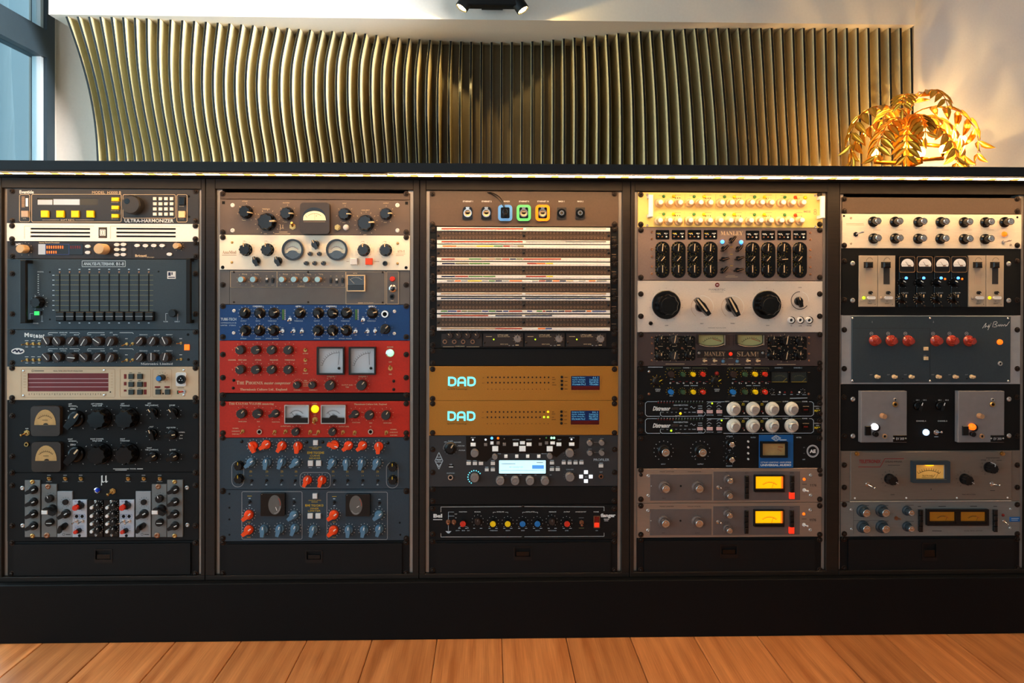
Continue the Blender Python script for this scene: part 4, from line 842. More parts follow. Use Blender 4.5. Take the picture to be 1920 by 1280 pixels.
u = Unit('tube_compressor', 'cream white compressor with two round meters and one orange button', 'compressor', 1, 440.6, 506.3, 'plate_cream', B1, Yp=-.006, scr=[502])
for x, y, a in ((300, 612, -10), (497, 612, -10), (1368, 615, -5), (1567, 615, -5)): u.k(x, y, 57, 'fluted', 'black_gloss', .018, a, 'ink_cream', 'edgeline', tk=(1.2, 1.3), ink='ink_tan', n=13); u.tc('TIME' if x < 400 else 'LEVEL', x, y-75, 8, 'ink_tan')
for x, y, a in ((395, 712, -20), (593, 712, -20), (930, 562, -25)): u.k(x, y, 40, 'wing', 'black_gloss', .018, a, 'ink_cream', tk=(1.2, 1.3), ink='ink_tan', n=7)
for x, y in ((887, 650), (970, 650), (852, 735), (928, 735), (1007, 735)): u.k(x, y, 21, 'taper', 'black_gloss', .014, -30, 'ink_cream')
for xm in (735, 1132):
    o = u.ring('meter', ell(xm, 614, 97, 97, 36), ell(xm, 614, 80, 80, 36), 'black_gloss', .010)
    u.poly('meter_dial', ell(xm, 614, 86, 86, 36), 'dial_cream', .001, 0, o); u.poly('meter_cover', [(xm-82, 650)]+ell(xm, 655, 48, 36, 8, -70, 70)+[(xm+82, 650)]+ell(xm, 614, 86, 86, 12, 118, 242), 'black_gloss', .007, .001, o)
    u.pl(ell(xm, 650, 62, 62, 14, -52, 52), 'ink_brick', 3, .001)
    for a in range(-52, 53, 13): t_ = math.radians(a); u.l(xm+62*math.sin(t_), 650-62*math.cos(t_), xm+72*math.sin(t_), 650-72*math.cos(t_), 'ink_dark', 2.5, .001)
    u.poly('meter_glass', ell(xm, 614, 82, 82, 30), 'meter_glass', .009, .0084, o)
u.b('push_button', 1255, 690, 1318, 748, 'white_plastic', .009, .001); u.b('push_button', 1390, 690, 1452, 748, 'orange_plastic', .009, .001); u.l(1220, 720, 1245, 720, 'ink_tan', 4); u.l(1470, 720, 1515, 720, 'ink_tan', 4); u.dot('push_switch', 1565, 737, 22, 'black_plastic', 'jack', .008)
u.t('AnaMod', 105, 622, 230, 650, 'ink_tan', st='serif'); u.l(102, 663, 232, 663, 'ink_tan', 4); u.t('ATS-1', 1678, 617, 1745, 640, 'ink_tan', st='serif'); u.l(1665, 652, 1750, 652, 'ink_tan', 3); u.l(1665, 666, 1735, 666, 'ink_tan', 3)
for x, y in ((190, 548), (188, 728), (1680, 557), (1678, 738)): u.dot('screw', x, y, 12, 'brass', 'dome', .002)
u.hole(108, 772, 16); u.hole(1757, 775, 14); u.done()

u = Unit('noise_limiter', 'grey limiter with pale blue knob caps and a small black square meter', 'compressor', 1, 506.3, 571, 'plate_grey', B1, scr=[930])
for a in ((178, 808, 595, 952), (597, 808, 1213, 952)): u.fr(*a, 'ink_cream', 3, 3)
u.fr(178, 953, 1213, 1102, 'ink_grey', 2.5, 3); u.fr(1217, 812, 1568, 1102, 'ink_cream', 3, 3); u.fr(1583, 812, 1688, 1102, 'ink_cream', 3, 3)
for x in (270, 378, 637, 745, 853, 960): u.k(x, 881, 26, 'plain', 'tan_knob', .019, 0, None, cap='lightblue_cap', ck='capbig', tk=(1.9, 2.2), ink='ink_cream', n=9); u.tc('RELEASE' if x in (270, 637) else 'LEVEL', x+35, 834, 9, 'ink_cream')
for x, y in ((503, 885), (557, 888), (1080, 888), (1132, 890), (1186, 888)): u.b('slide_switch', x-11, y-20, x+11, y+24, 'black_plastic', .003); u.b('slide_knob', x-9, y-18, x+9, y, 'white_plastic' if x in (503, 1132) else 'black_gloss', .006, .0005, None, .003); u.tc('OUT', x, 932, 8, 'ink_cream'); u.tc('IN', x, 850, 8, 'ink_cream')
u.tc('LIMIT', 378, 940, 9, 'ink_cream'); u.tc('COMPRESS', 812, 942, 10, 'ink_cream')
u.meter(1222, 840, 1388, 988, 'cream_plastic', 9, 'dial_black', .007, .38, 'black_gloss', -45, 'ink_cream', piv=(.5, 1.0), L=.8, ticks=7, arc=45); u.tc('METER', 1300, 826, 9, 'ink_cream')
u.k(1630, 877, 25, 'taper', 'red_plastic', .010, 0, None); u.dot('switch_ring', 1635, 963, 35, 'chrome', 'washer', .005); u.k(1637, 963, 22, 'lever', 'black_plastic', .010, 45, None); u.jk(1630, 1036, 22, 'black_plastic'); u.l(1618, 1072, 1645, 1072, 'ink_cream', 5); u.l(1325, 1091, 1370, 1091, 'ink_cream', 5); u.t('Limiting System', 1378, 1085, 1464, 1097, 'ink_cream')
for x, y in ((207, 815), (207, 1085), (875, 815), (875, 1085), (1545, 818), (1545, 1088)): u.dot('screw', x, y, 9, 'screw_black', 'dome', .0015)
u.l(170, 800, 170, 1105, 'ink_dark', 3); u.l(1700, 800, 1700, 1105, 'ink_dark', 3); u.done()

u = Unit('tube_compressor', 'deep blue compressor with two rows of black pointer knobs', 'compressor', 1, 571, 638.4, 'plate_blue', B1, scr=[1122, 1398])
AN = {290: 30, 425: 150, 553: 70, 790: 55, 955: 160, 1085: 95, 1210: 60, 1445: 75}
for x in (290, 425, 553, 790, 955, 1085, 1210, 1445): u.k(x, 1185, 50, 'skirt', 'black_plastic', .019, AN[x], 'ink_cream', tk=(1.1, 1.3), n=11)
for x, a in ((295, 200), (422, 20), (553, -60), (955, 210), (1085, 150), (1210, -60)): u.k(x, 1343, 50, 'skirt', 'black_plastic', .019, a, 'ink_cream', tk=(1.1, 1.3), n=11)
u.k(1562, 1330, 46, 'bar', 'black_plastic', .018, 45, 'ink_cream', tk=(1.3, 1.4), n=5)
for w, x0, x1 in (('COMPRESSOR 1', 378, 470), ('LIMITER 1', 762, 818), ('COMPRESSOR 2', 1036, 1132), ('LIMITER 2', 1418, 1476)): u.t(w, x0, 1116, x1, 1129, bold=.03)
for x, w in ((295, 'OUTPUT'), (425, 'RATIO'), (553, 'THRESHOLD'), (790, 'THRESHOLD'), (955, 'OUTPUT'), (1085, 'RATIO'), (1210, 'THRESHOLD'), (1445, 'THRESHOLD')): u.tc(w, x, 1254, 10, 'ink_pale')
for x, w in ((295, 'ATTACK'), (425, 'RELEASE'), (553, 'ATTACK / RELEASE'), (955, 'ATTACK'), (1085, 'RELEASE'), (1210, 'ATTACK / RELEASE')): u.tc(w, x, 1412, 10, 'ink_pale')
for x0 in (640, 1297):
    u.b('level_meter', x0, 1150, x0+22, 1245, 'dark_green', .001)
    for k in range(9): u.l(x0+24, 1154+k*11, x0+34, 1154+k*11, 'ink_white', 4)
    for k in range(8): u.b('level_bar', x0+3, 1155+k*11, x0+19, 1162+k*11, 'green_plastic', .0014, 0, None, .001)
u.jk(1565, 1193, 36, 'chrome', .006)
for x, y, dx in ((712, 1240, -.3), (1370, 1243, -.3), (645, 1344, -.8), (745, 1344, -.6), (820, 1347, -.2), (1303, 1347, -.3), (1410, 1347, -.8), (1478, 1344, .2)): u.tg(x, y, 18, dx, -.4, 'chrome', L=.010); u.tc('ON', x, y-26, 8); u.tc('OFF', x, y+34, 8)
for x, y in ((207, 1163), (1652, 1168), (205, 1362), (1650, 1367)): u.ws(x, y, 15, 'white_plastic')
u.t('TUBE-TECH', 90, 1226, 230, 1250, 'ink_pale', bold=.02); u.t('COMPRESSOR LCA 2B', 90, 1266, 230, 1276, 'ink_pale'); u.t('LIMITER   STEREO', 90, 1289, 226, 1299, 'ink_pale'); u.done()

u = Unit('tube_compressor', 'red compressor with two square white needle meters and a glowing green lamp', 'compressor', 1, 638.4, 736.4, 'plate_red', B2, Yp=-.005, scr=[358, 566])
for y in (318, 495):
    for k, x in enumerate((258, 398, 540, 690)): u.k(x, y, 40, 'plain', 'charcoal_plastic', .02, (-45, 80, 40, 40)[k], 'ink_cream', tk=(1.4, 1.65), ink='ink_cream', n=9)
    u.tc('1' if y < 400 else '2', 195, y-3, 12, 'ink_cream')
for w, x0, x1 in (('CHANNEL', 157, 228), ('INPUT GAIN', 248, 322), ('ATTACK', 398, 456), ('RELEASE', 533, 606), ('THRESHOLD', 664, 758)): u.t(w, x0, 400, x1, 412, 'ink_cream', bold=.02)
for y, w in ((318, 'EXTEND'), (408, 'LINK'), (497, 'EXTEND')): u.tg(850, y, 17, .1, .6, 'brass', L=.009); u.tc(w, 853, y+30, 9, 'ink_cream')
for x0, x1, nd in ((952, 1200, 5), (1240, 1482, -2)):
    u.meter(x0, 290, x1, 540, 'black_plastic', 13, 'dial_white', .014, 0, needle=nd, piv=(.80, .80), L=.62, rng=(-78, 2), ticks=11, ink='ink_dark'); u.dot('meter_adjuster', x0+198, 482, 13, 'black_plastic', 'dome', .006)
u.dot('lamp_ring', 1613, 345, 40, 'chrome', 'washer', .004); u.dot('pilot_lamp', 1613, 345, 34, 'lit_greenwhite', 'dome', .008); u.t('POWER', 1587, 284, 1643, 298, 'ink_cream'); u.tg(1615, 482, 22, 0, .6, 'brass', L=.013); u.tc('OFF', 1615, 424, 12, 'ink_cream'); u.tc('ON', 1615, 534, 12, 'ink_cream')
u.t('T', 233, 593, 256, 625, 'ink_cream', 'serif'); u.t('HE', 259, 600, 302, 625, 'ink_cream', 'serif'); u.t('P', 313, 593, 338, 625, 'ink_cream', 'serif'); u.t('HOENIX', 341, 600, 470, 625, 'ink_cream', 'serif'); u.t('master compressor', 480, 603, 720, 632, 'ink_cream', 'serifit'); u.t('Thermionic Culture Ltd., England', 265, 660, 688, 686, 'ink_cream', 'serif')
for x, w in ((770, 'CHANNEL 1'), (908, 'CHANNEL 2')): u.k(x, 634, 33, 'plain', 'charcoal_plastic', .017, -30, 'ink_cream', tk=(1.35, 1.6), ink='ink_cream', n=7, arc=60); u.tc(w, x+12, 676, 10, 'ink_cream')
for k, w in enumerate(('SIDE', 'CHAIN', 'FILTER', 'ON/OFF')): u.tc(w, 853, 592+k*16, 10, 'ink_cream')
for x, w in ((1068, 'CHANNEL 1'), (1352, 'CHANNEL 2')): u.k(x, 636, 45, 'plain', 'charcoal_plastic', .02, 40, 'ink_cream', tk=(1.3, 1.5), ink='ink_cream', n=11); u.tc(w, x+18, 554, 11, 'ink_cream')
u.tc('OUTPUT GAIN', 1227, 631, 11, 'ink_cream'); u.tc('TRIM', 1227, 650, 10, 'ink_cream')
for x, y in ((205, 590), (200, 660), (1645, 597), (1645, 672)): u.dot('screw', x, y, 14, 'screw_black', 'screw', .003)
u.done()
blank(1, 736.4, 752, 'black_gear', B2, [722], 'narrow black strip between the two red units')

u = Unit('distortion_unit', 'red distortion unit with two clear needle meters beside a glowing yellow lamp', 'audio processor', 1, 752, 820, 'plate_red', B2, Yp=-.005, scr=[800, 1065])
u.t('T', 165, 785, 180, 808, 'ink_cream', 'serif'); u.t('HE', 182, 790, 218, 808, 'ink_cream', 'serif'); u.t('C', 226, 785, 246, 808, 'ink_cream', 'serif'); u.t('ULTURE', 248, 790, 338, 808, 'ink_cream', 'serif'); u.t('V', 346, 785, 366, 808, 'ink_cream', 'serif'); u.t('ULTURE', 368, 790, 455, 808, 'ink_cream', 'serif'); u.t('mastering', 463, 792, 568, 813, 'ink_cream', 'serifit'); u.t('Thermionic Culture Ltd., England', 1290, 796, 1584, 814, 'ink_cream', 'serif')
for x, y, kd, a, w in ((268, 893, 'plain', 40, 'DRIVE GAIN'), (412, 893, 'plain', 100, 'BIAS'), (568, 897, 'wing', 70, 'FUNCTION'), (1290, 902, 'wing', 70, 'FUNCTION'), (1422, 906, 'plain', 60, 'BIAS'), (1572, 906, 'plain', 30, 'DRIVE GAIN')):
    u.k(x, y, 41, kd, 'charcoal_plastic', .019, a, 'ink_cream', tk=(1.4, 1.6), ink='ink_cream', n=9); u.tc(w, x+18, y+66, 10, 'ink_cream')
for x0, x1 in ((662, 882), (990, 1212)):
    u.meter(x0, 812, x1, 980, 'silver_metal', 7, 'dial_white', .013, .30, 'black_plastic', -40, 'ink_dark', piv=(.5, 1.02), L=.62, arc=52, ticks=13); u.poly('meter_hub', ell((x0+x1)/2, 930, 36, 26, 12, -90, 90), 'black_plastic', .011, .001); u.tc('VU', (x0+x1)/2, 893, 12, 'ink_dark', h=.001)
u.dot('lamp_ring', 933, 850, 41, 'brass', 'washer', .004); u.dot('pilot_lamp', 933, 850, 36, 'lit_amber', 'dome', .009); u.tc('POWER', 936, 798, 9, 'ink_cream'); u.tg(937, 942, 26, -.1, -.6, 'brass', L=.014); u.tc('OFF', 937, 902, 9, 'ink_cream'); u.tc('ON', 937, 982, 9, 'ink_cream')
for x, y in ((287, 1047), (575, 1052), (673, 1048), (895, 1052), (968, 1052), (1190, 1054), (1295, 1057), (1580, 1057)): u.tg(x, y, 18, -.2, -.5, 'brass', L=.010)
for x in (437, 1437): u.jk(x, 1052, 27, 'chrome', .005); u.tc('IN', x, 1005, 9, 'ink_cream')
for x in (758, 1090): u.k(x, 1055, 35, 'plain', 'charcoal_plastic', .016, 40, 'ink_cream', tk=(1.35, 1.6), ink='ink_cream', n=9)
u.tc('OUTPUT LEVEL', 675, 1001, 10, 'ink_cream'); u.tc('OUTPUT LEVEL', 1198, 1004, 10, 'ink_cream'); u.tc('BYPASS', 936, 1078, 9, 'ink_cream'); u.tc('LINK', 577, 1078, 8, 'ink_cream'); u.tc('LINK', 1295, 1080, 8, 'ink_cream')
for k, w in enumerate(('NORMAL', 'OVERDRIVE', 'OVER BIAS')): u.tc(w, 225, 1020+k*26, 10, 'ink_cream'); u.tc(w, 1645, 1030+k*26, 10, 'ink_cream')
u.done()

u = Unit('program_equalizer', 'slate equalizer with a row of orange knobs above a row of blue knobs', 'equalizer', 1, 820, 917, 'plate_neve', B2, scr=[1108, 1590])
for x, y, a in ((362, 1190, -25), (482, 1178, 58), (625, 1188, 33), (770, 1192, 3), (1100, 1180, 105), (1228, 1186, 52), (1355, 1186, 52), (1502, 1196, 0)): u.k(x, y, 45, 'wing', 'orange_plastic', .02, a, 'ink_white', tk=(1.15, 1.35), n=11)
for x, y, a in ((345, 1338, 50), (490, 1340, 8), (625, 1338, 22), (752, 1340, 55), (1085, 1342, 35), (1213, 1345, 3), (1350, 1345, 15), (1485, 1345, 28)):
    u.k(x, y, 43, 'wing', 'blue_plastic', .02, a, 'ink_white', tk=(1.15, 1.35), n=11); u.tc('kHz', x+16, 1403, 9, 'ink_gold'); u.tc('CUT', x+16, 1414, 9, 'ink_gold'); u.tc('5  4', x+16, 1446, 9, 'ink_gold')
for x in (367, 500, 635, 757, 1110, 1230, 1365, 1500): u.tg(x, 1490, 13, -.1, -.5, 'black_plastic', 'charcoal_plastic', L=.010); u.tc('dB', x, 1526, 12, 'ink_pale')
for x, y in ((275, 1140), (860, 1145), (1005, 1145), (1590, 1152)): u.dot('screw', x, y, 15, 'black_gloss', 'dome', .003)
for a in ((920, 1128, 963, 1173), (873, 1311, 919, 1360), (946, 1311, 992, 1360)): u.b('push_button', *a, 'white_plastic', .006); u.l(a[0]+8, a[3]+14, a[2]-8, a[3]+14, 'ink_pale', 3)
u.tc('CHANDLER LIMITED', 940, 1190, 9, 'ink_gold'); u.tc('ABBEY ROAD', 940, 1204, 8, 'ink_gold') if False else u.l(912, 1204, 968, 1204, 'ink_gold', 5)
u.t('EMI', 868, 1228, 915, 1250, 'ink_gold', bold=.03); u.t('TG12345', 922, 1228, 1020, 1250, 'ink_gold', bold=.03); u.t('CURVE', 893, 1258, 982, 1274, 'ink_gold', bold=.01); u.t('BENDER', 886, 1282, 988, 1296, 'ink_gold', bold=.01)
for x0, y0, x1, y1 in ((190, 1317, 297, 1547), (1580, 1327, 1686, 1557)):
    u.fr(x0, y0, x1, y1, 'ink_silver', 4, 52)
    for y in (y0+48, y0+166): u.k(x0+52, y, 42, 'fluted', 'black_plastic', .016, 0, 'ink_gold', tk=(1.0, 1.12), ink='ink_gold', n=9)
u.fr(803, 1417, 1077, 1556, 'ink_silver', 4, 40); u.k(856, 1500, 43, 'wing', 'orange_plastic', .02, 25, 'ink_white', tk=(1.15, 1.3), n=11); u.k(988, 1500, 43, 'wing', 'orange_plastic', .02, 18, 'ink_white', tk=(1.15, 1.3), n=11); u.done()

u = Unit('tube_limiter', 'slate limiter with two dark square meters in white outlined boxes', 'compressor', 1, 917, 1014, 'plate_neve', B3, scr=[384, 812])
u.fr(280, 390, 822, 818, 'ink_silver', 4, 14); u.fr(1045, 394, 1589, 821, 'ink_silver', 4, 14)
for x0, y0, x1, y1, a, rd in ((448, 408, 665, 610, 140, True), (1213, 415, 1432, 612, 220, False)):
    o = u.poly('meter', rr(x0, y0, x1, y1, 8), 'black_gloss', .012); cx, cy = x0+128 if rd else x0+92, (y0+y1)/2
    u.poly('meter_dial', ell(cx, cy, 58, 88, 26), 'dial_grey', .0124, .012, o); t_ = math.radians(a)
    u.pl(ell(cx, cy, 50, 76, 14, 100 if rd else 150, 185 if rd else 230), 'ink_silver', 5, .0125); u.pl(ell(cx, cy, 50, 76, 8, 40, 95), 'ink_brick', 5, .0125); u.l(cx+8, cy+20, cx+30 if not rd else cx+20, cy+(5 if not rd else 52), 'ink_white', 5, .0125); u.dot('screw', x0+12, y0+8, 7, 'chrome', 'dome', .0135)
for x, y in ((350, 482), (748, 486), (1110, 486), (1517, 492)): u.tg(x, y, 14, -.1, -.5, 'black_plastic', 'charcoal_plastic', L=.011); u.l(x-10, y-32, x+10, y-32, 'ink_pale', 6); u.l(x-10, y+30, x+10, y+30, 'ink_pale', 6)
for x, w in ((350, 'INPUT'), (1112, 'INPUT')): u.l(x-20, 430 if x < 900 else 434, x+20, 430 if x < 900 else 434, 'ink_gold', 5)
for x, y, a in ((325, 615, 50), (325, 752, 52), (1095, 615, 55), (1093, 755, 48)): u.k(x, y, 46, 'wing', 'orange_plastic', .02, a, 'ink_white', tk=(1.15, 1.35), n=13)
for x, y, a in ((733, 618, 55), (462, 748, 5), (606, 745, 15), (742, 738, 22), (910, 750, 18), (1503, 614, 52), (1232, 752, 4), (1370, 752, 12), (1508, 745, 18)): u.k(x, y, 43, 'wing', 'blue_plastic', .02, a, 'ink_white', tk=(1.15, 1.35), n=11)
for a in ((915, 408, 957, 455), (870, 588, 916, 634), (942, 588, 988, 634)): u.b('push_button', *a, 'white_plastic', .006)
u.tc('CHANDLER LIMITED', 936, 468, 9, 'ink_gold'); u.l(905, 483, 962, 483, 'ink_gold', 5); u.t('EMI', 850, 504, 895, 525, 'ink_gold', bold=.03); u.t('TG12413', 903, 504, 1013, 525, 'ink_gold', bold=.03); u.t('ZENER', 893, 535, 972, 549, 'ink_gold', bold=.01); u.t('LIMITER', 876, 556, 988, 570, 'ink_gold', bold=.01)
for x in (333, 1100): u.tc('GAIN', x+10, 663, 9, 'ink_gold'); u.tc('HOLD', x+10, 800, 9, 'ink_gold')
for x, y in ((168, 410), (168, 535), (168, 640), (168, 778), (1700, 670), (1705, 778)): u.hole(x, y, 9)
u.done()
drawer(1, 1014, 1080, B3, (862, 925, 995, 1000), [852, 1128], 'black drawer with a flush latch below the grey limiter with orange knobs')
# ------------------------------------------------------------------ column 3
u = Unit('connector_panel', 'brown panel of round sockets, three ringed in blue, green and orange silicone', 'connector panel', 2, 358, 424.5, 'plate_brown', C1, scr=[112, 384])
for w, x0, x1 in (('ETHERNET 1', 398, 487), ('ETHERNET 2', 567, 655), ('MADI', 765, 817), ('ETHERNET B', 903, 993), ('ETHERNET 10', 1068, 1168), ('MADI 1', 1258, 1310), ('MADI 2', 1428, 1480)): u.t(w, x0, 173, x1, 186, 'ink_white', bold=.01)
for x, m in ((440, None), (608, None), (778, 'silicone_blue'), (945, 'silicone_green'), (1115, 'silicone_orange')):
    o = u.poly('connector', [(x-45, 338), (x-45, 262), (x-40, 240), (x-26, 228), (x+26, 228), (x+40, 240), (x+45, 262), (x+45, 338)], 'black_gloss', .004)
    if m != 'silicone_blue':
        u.ring('collar', ell(x, 284, 37, 37), ell(x, 284, 29, 29), 'chrome', .010, .004, o); u.poly('socket_insert', ell(x, 284, 30, 30), 'cream_plastic', .0055, .004, o); u.poly('socket', [(x-20, 277), (x+20, 277), (x+20, 290), (x+12, 290), (x+12, 296), (x-12, 296), (x-12, 290), (x-20, 290)], 'black_hole', .0058, .0055, o); u.poly('latch', rr(x-16, 230, x+16, 247, 6), 'chrome', .010, .004, o)
    if m: u.ring('silicone_ring', rr(x-64, 210, x+64, 355, 30), rr(x-40, 232, x+40, 331, 10), m, .006, .0004)
for x in (1286, 1453):
    o = u.poly('connector', rr(x-43, 234, x+43, 338, 8), 'charcoal_plastic', .003); u.ring('collar', ell(x, 285, 40, 40), ell(x, 285, 24, 24), 'black_gloss', .006, .003, o)
    u.ring('bayonet', ell(x, 283, 22, 22), ell(x, 283, 12, 12), 'chrome', .012, .003, o); u.poly('pin', ell(x, 283, 5, 5, 8), 'brass', .010, .003, o)
u.done()
# the plug and its two thin leads
kx, kz = u.q(778, 272, -.02)
kb = tag(empty('network_cable', (kx, -.006, kz)), 'black plug and thin leads in the blue ringed socket', 'cable')
pm = MB(); pm.lathe([(.0068, 0.0), (.0068, -.018), (.0055, -.026), (.0035, -.030)], 16); pm.box(-.0045, .0045, -.020, -.006, -.012, -.004, ch=.001)
link('plug', pm.mesh('plug', 'black_plastic', True), kb)
for pts in (((778, 265, -.036), (774, 232, -.045), (758, 190, -.040), (725, 140, -.030), (670, 108, -.016), (615, 92, .006)), ((772, 262, -.036), (762, 225, -.043), (735, 180, -.036), (690, 135, -.026), (640, 108, -.012), (600, 92, .006))):
    pp = []
    for x, y, Y in pts: X, Z = u.q(x, y, Y); pp.append((X-kx, Y+.006, Z-kz))
    pf = []
    for i in range(len(pp)-1):
        p0, p1, p2, p3 = [np.array(pp[max(0, min(len(pp)-1, i+d))]) for d in (-1, 0, 1, 2)]
        for t_ in (0, .33, .66): pf.append(.5*((2*p1)+(-p0+p2)*t_+(2*p0-5*p1+4*p2-p3)*t_**2+(-p0+3*p1-3*p2+p3)*t_**3))
    pf.append(pp[-1]); link('lead', MB().tube([tuple(p) for p in pf], .0013, 6).mesh('lead', 'black_plastic', True), kb)
# six patch bays: 48 x 2 jacks each with coloured designation strips
W_, O_, B_, N_, G_, Y_, R_ = 'ink_white', 'ink_brick', 'ink_silver', 'ink_navy', 'ink_green', 'ink_yellow', 'ink_orange'
seg = [([(205, 940, O_), (965, 1685, B_)], [(205, 935, O_), (965, 1320, B_), (1320, 1685, 'ink_grey')]),
 ([(215, 340, R_), (345, 515, 'ink_cream'), (518, 672, Y_), (675, 755, G_), (760, 820, O_), (825, 885, B_), (888, 945, 'ink_olive')], [(205, 325, O_), (328, 450, 'ink_cream'), (452, 565, G_), (567, 690, 'ink_tan'), (692, 745, 'ink_olive'), (750, 815, O_), (820, 875, N_), (878, 935, 'ink_olive'), (940, 1280, O_)]),
 ([(210, 325, N_), (330, 450, 'ink_olive'), (455, 575, G_), (578, 640, 'ink_green'), (975, 1060, O_), (1062, 1140, R_), (1145, 1208, Y_)], [(205, 325, N_), (328, 445, O_), (448, 575, G_), (578, 690, 'ink_green'), (965, 1145, O_), (1148, 1208, Y_)]),
 ([(255, 320, 'ink_grey'), (325, 380, R_), (385, 440, B_), (442, 568, Y_), (572, 625, B_), (630, 685, G_), (690, 750, N_), (755, 810, B_), (815, 930, R_), (1020, 1075, B_), (1080, 1140, O_), (1143, 1200, N_), (1205, 1265, R_), (1268, 1325, N_), (1330, 1390, 'ink_cream'), (1440, 1500, B_), (1530, 1590, R_), (1600, 1690, 'ink_grey')], [(200, 930, 'ink_tan'), (960, 1685, 'ink_tan')]),
 ([(200, 930, N_), (958, 1685, N_)], [(200, 258, G_), (262, 340, 'ink_blue'), (345, 380, O_), (385, 435, 'ink_olive'), (440, 565, 'ink_olive'), (570, 625, 'ink_blue'), (630, 690, G_), (695, 750, N_), (760, 805, 'ink_blue'), (812, 930, O_), (975, 1020, 'ink_blue'), (1060, 1110, G_), (1115, 1140, O_), (1145, 1200, N_), (1205, 1250, 'ink_blue'), (1255, 1310, N_), (1315, 1375, O_), (1380, 1500, N_), (1510, 1550, R_), (1560, 1685, 'ink_blue')]),
 ([(200, 625, O_), (625, 690, W_), (690, 930, N_), (958, 1200, N_)], [(200, 690, 'ink_tan'), (690, 930, 'ink_brick'), (1072, 1138, R_), (1140, 1198, 'ink_blue')])]
bay_lab = ['slim patch bay with brick red labels, topmost of the six', 'slim patch bay with yellow and orange upper labels, second from the top of the six', 'slim patch bay with navy and green labels, third from the top of the six', 'slim patch bay with mixed upper and tan lower labels, fourth from the top', 'slim patch bay with dark navy upper labels, fifth from the top', 'slim patch bay with a brick red left upper label, lowest of the six']
def jack_field(u, yo):
    xs = [218+k*30.45 for k in range(24)]+[975+k*30.5 for k in range(24)]; v = []; f = []; mi = []; n = 10
    for y in (463+yo, 507+yo):
        for x in xs:
            X, Z = u.q(x, y, u.Yp-.003); X -= u.o[0]; Z -= u.o[2]; b = len(v)
            for r, Y in ((.0024, u.Yp), (.0024, u.Yp-.0022), (.00155, u.Yp-.0022), (.00145, u.Yp-.0002)):
                v += [(X+r*math.sin(2*PI*j/n), Y, Z+r*math.cos(2*PI*j/n)) for j in range(n)]
            for q_ in range(3): f += [(b+q_*n+j, b+(q_+1)*n+j, b+(q_+1)*n+(j+1) % n, b+q_*n+(j+1) % n) for j in range(n)]; mi += [0]*n
            f.append(tuple(b+3*n+j for j in range(n))); mi.append(1)
    o = link('jack_field', mesh('jack_field', v, f, ['jack_ring', 'black_hole'], mi), u.root); o['kind'] = 'stuff'
for i in range(6):
    yo = i*156.2; y0 = 424.8+i*32.58
    u = Unit('patch_bay', bay_lab[i], 'patch bay', 2, y0, y0+32.58, 'black_gear', C1, 'patch bays stacked in the middle rack', Yp=-.003, scr=[432+yo, 540+yo])
    u.b('jack_plate', 163, 446+yo, 1725, 530+yo, 'plate_patch', .004, .0006)
    for k, yy in ((0, 417), (1, 533)):
        u.b('label_strip', 164, yy+yo, 1722, yy+27+yo, 'white_plastic', .0075, .0008)
        for a, b_, m in seg[i][k]: u.fill([(a, yy+2+yo), (b_, yy+2+yo), (b_, yy+14+yo), (a, yy+14+yo)], m, .0076)
        for g in range(49):
            x = 203+g*30.45; u.l(x, yy+14+yo, x, yy+26+yo, 'ink_tan', 1.6, .0076)
    u.Yp -= .004; jack_field(u, yo)
    for x in (178, 945, 1710): u.dot('screw', x, 486+yo, 13, 'black_plastic', 'dome', .002)
    u.Yp += .004; u.l(1735, 500+yo, 1775, 500+yo, 'ink_tan', 3); u.done()
u = Unit('headphone_distributor', 'slim black unit with three small green lights and silver knobs below the patch bays', 'amplifier', 2, 620.4, 653, 'black_gear', C2, scr=[170, 272])
u.b('module', 203, 168, 572, 285, 'plate_reverb', .002)
for k, x in enumerate((280, 358, 440, 522)): u.k(x, 190, 27, 'plain', 'brown_knob', .012, -40, 'ink_cream', tk=(1.2, 1.4), ink='copper', n=7)
for x in (235, 320, 400, 485): u.jk(x, 242, 22, 'copper', .005)
u.l(218, 287, 320, 287, 'ink_cream', 3, .002); u.tc('COMPLIANCE', 370, 283, 10, 'ink_cream', h=.002); u.l(430, 287, 545, 287, 'ink_cream', 3, .002)
for k in range(3):
    d = k*374; u.b('module', 580+d, 165, 940+d, 287, 'plate_reverb', .003); u.Yp -= .003
    u.t('LITTLE LABS', 710+d, 176, 805+d, 188, 'ink_cream', bold=.02); u.tc('BALANCED DIRECT BOX', 765+d, 197, 7, 'ink_cream'); u.l(605+d, 195, 658+d, 195, 'ink_cream', 4); u.led(675+d, 222, 7, 'lit_lime'); u.k(890+d, 218, 32, 'plain', 'grey_knob', .012, 0, 'ink_dark', tk=(1.15, 1.3), ink='ink_cream', n=9)
    u.tc('INPUT LEVEL', 770+d, 264, 9, 'ink_cream'); u.tc('HI', 815+d, 276, 8); u.tc('LO', 850+d, 276, 8); u.l(870+d, 272, 900+d, 272, 'ink_cream', 8); u.dot('screw', 592+d, 250, 10, 'screw_black', 'dome', .002); u.Yp += .003
u.done()
blank(2, 653, 686, 'black_gear', C2, [325, 435], 'plain black panel between the patch bays and the upper gold unit')
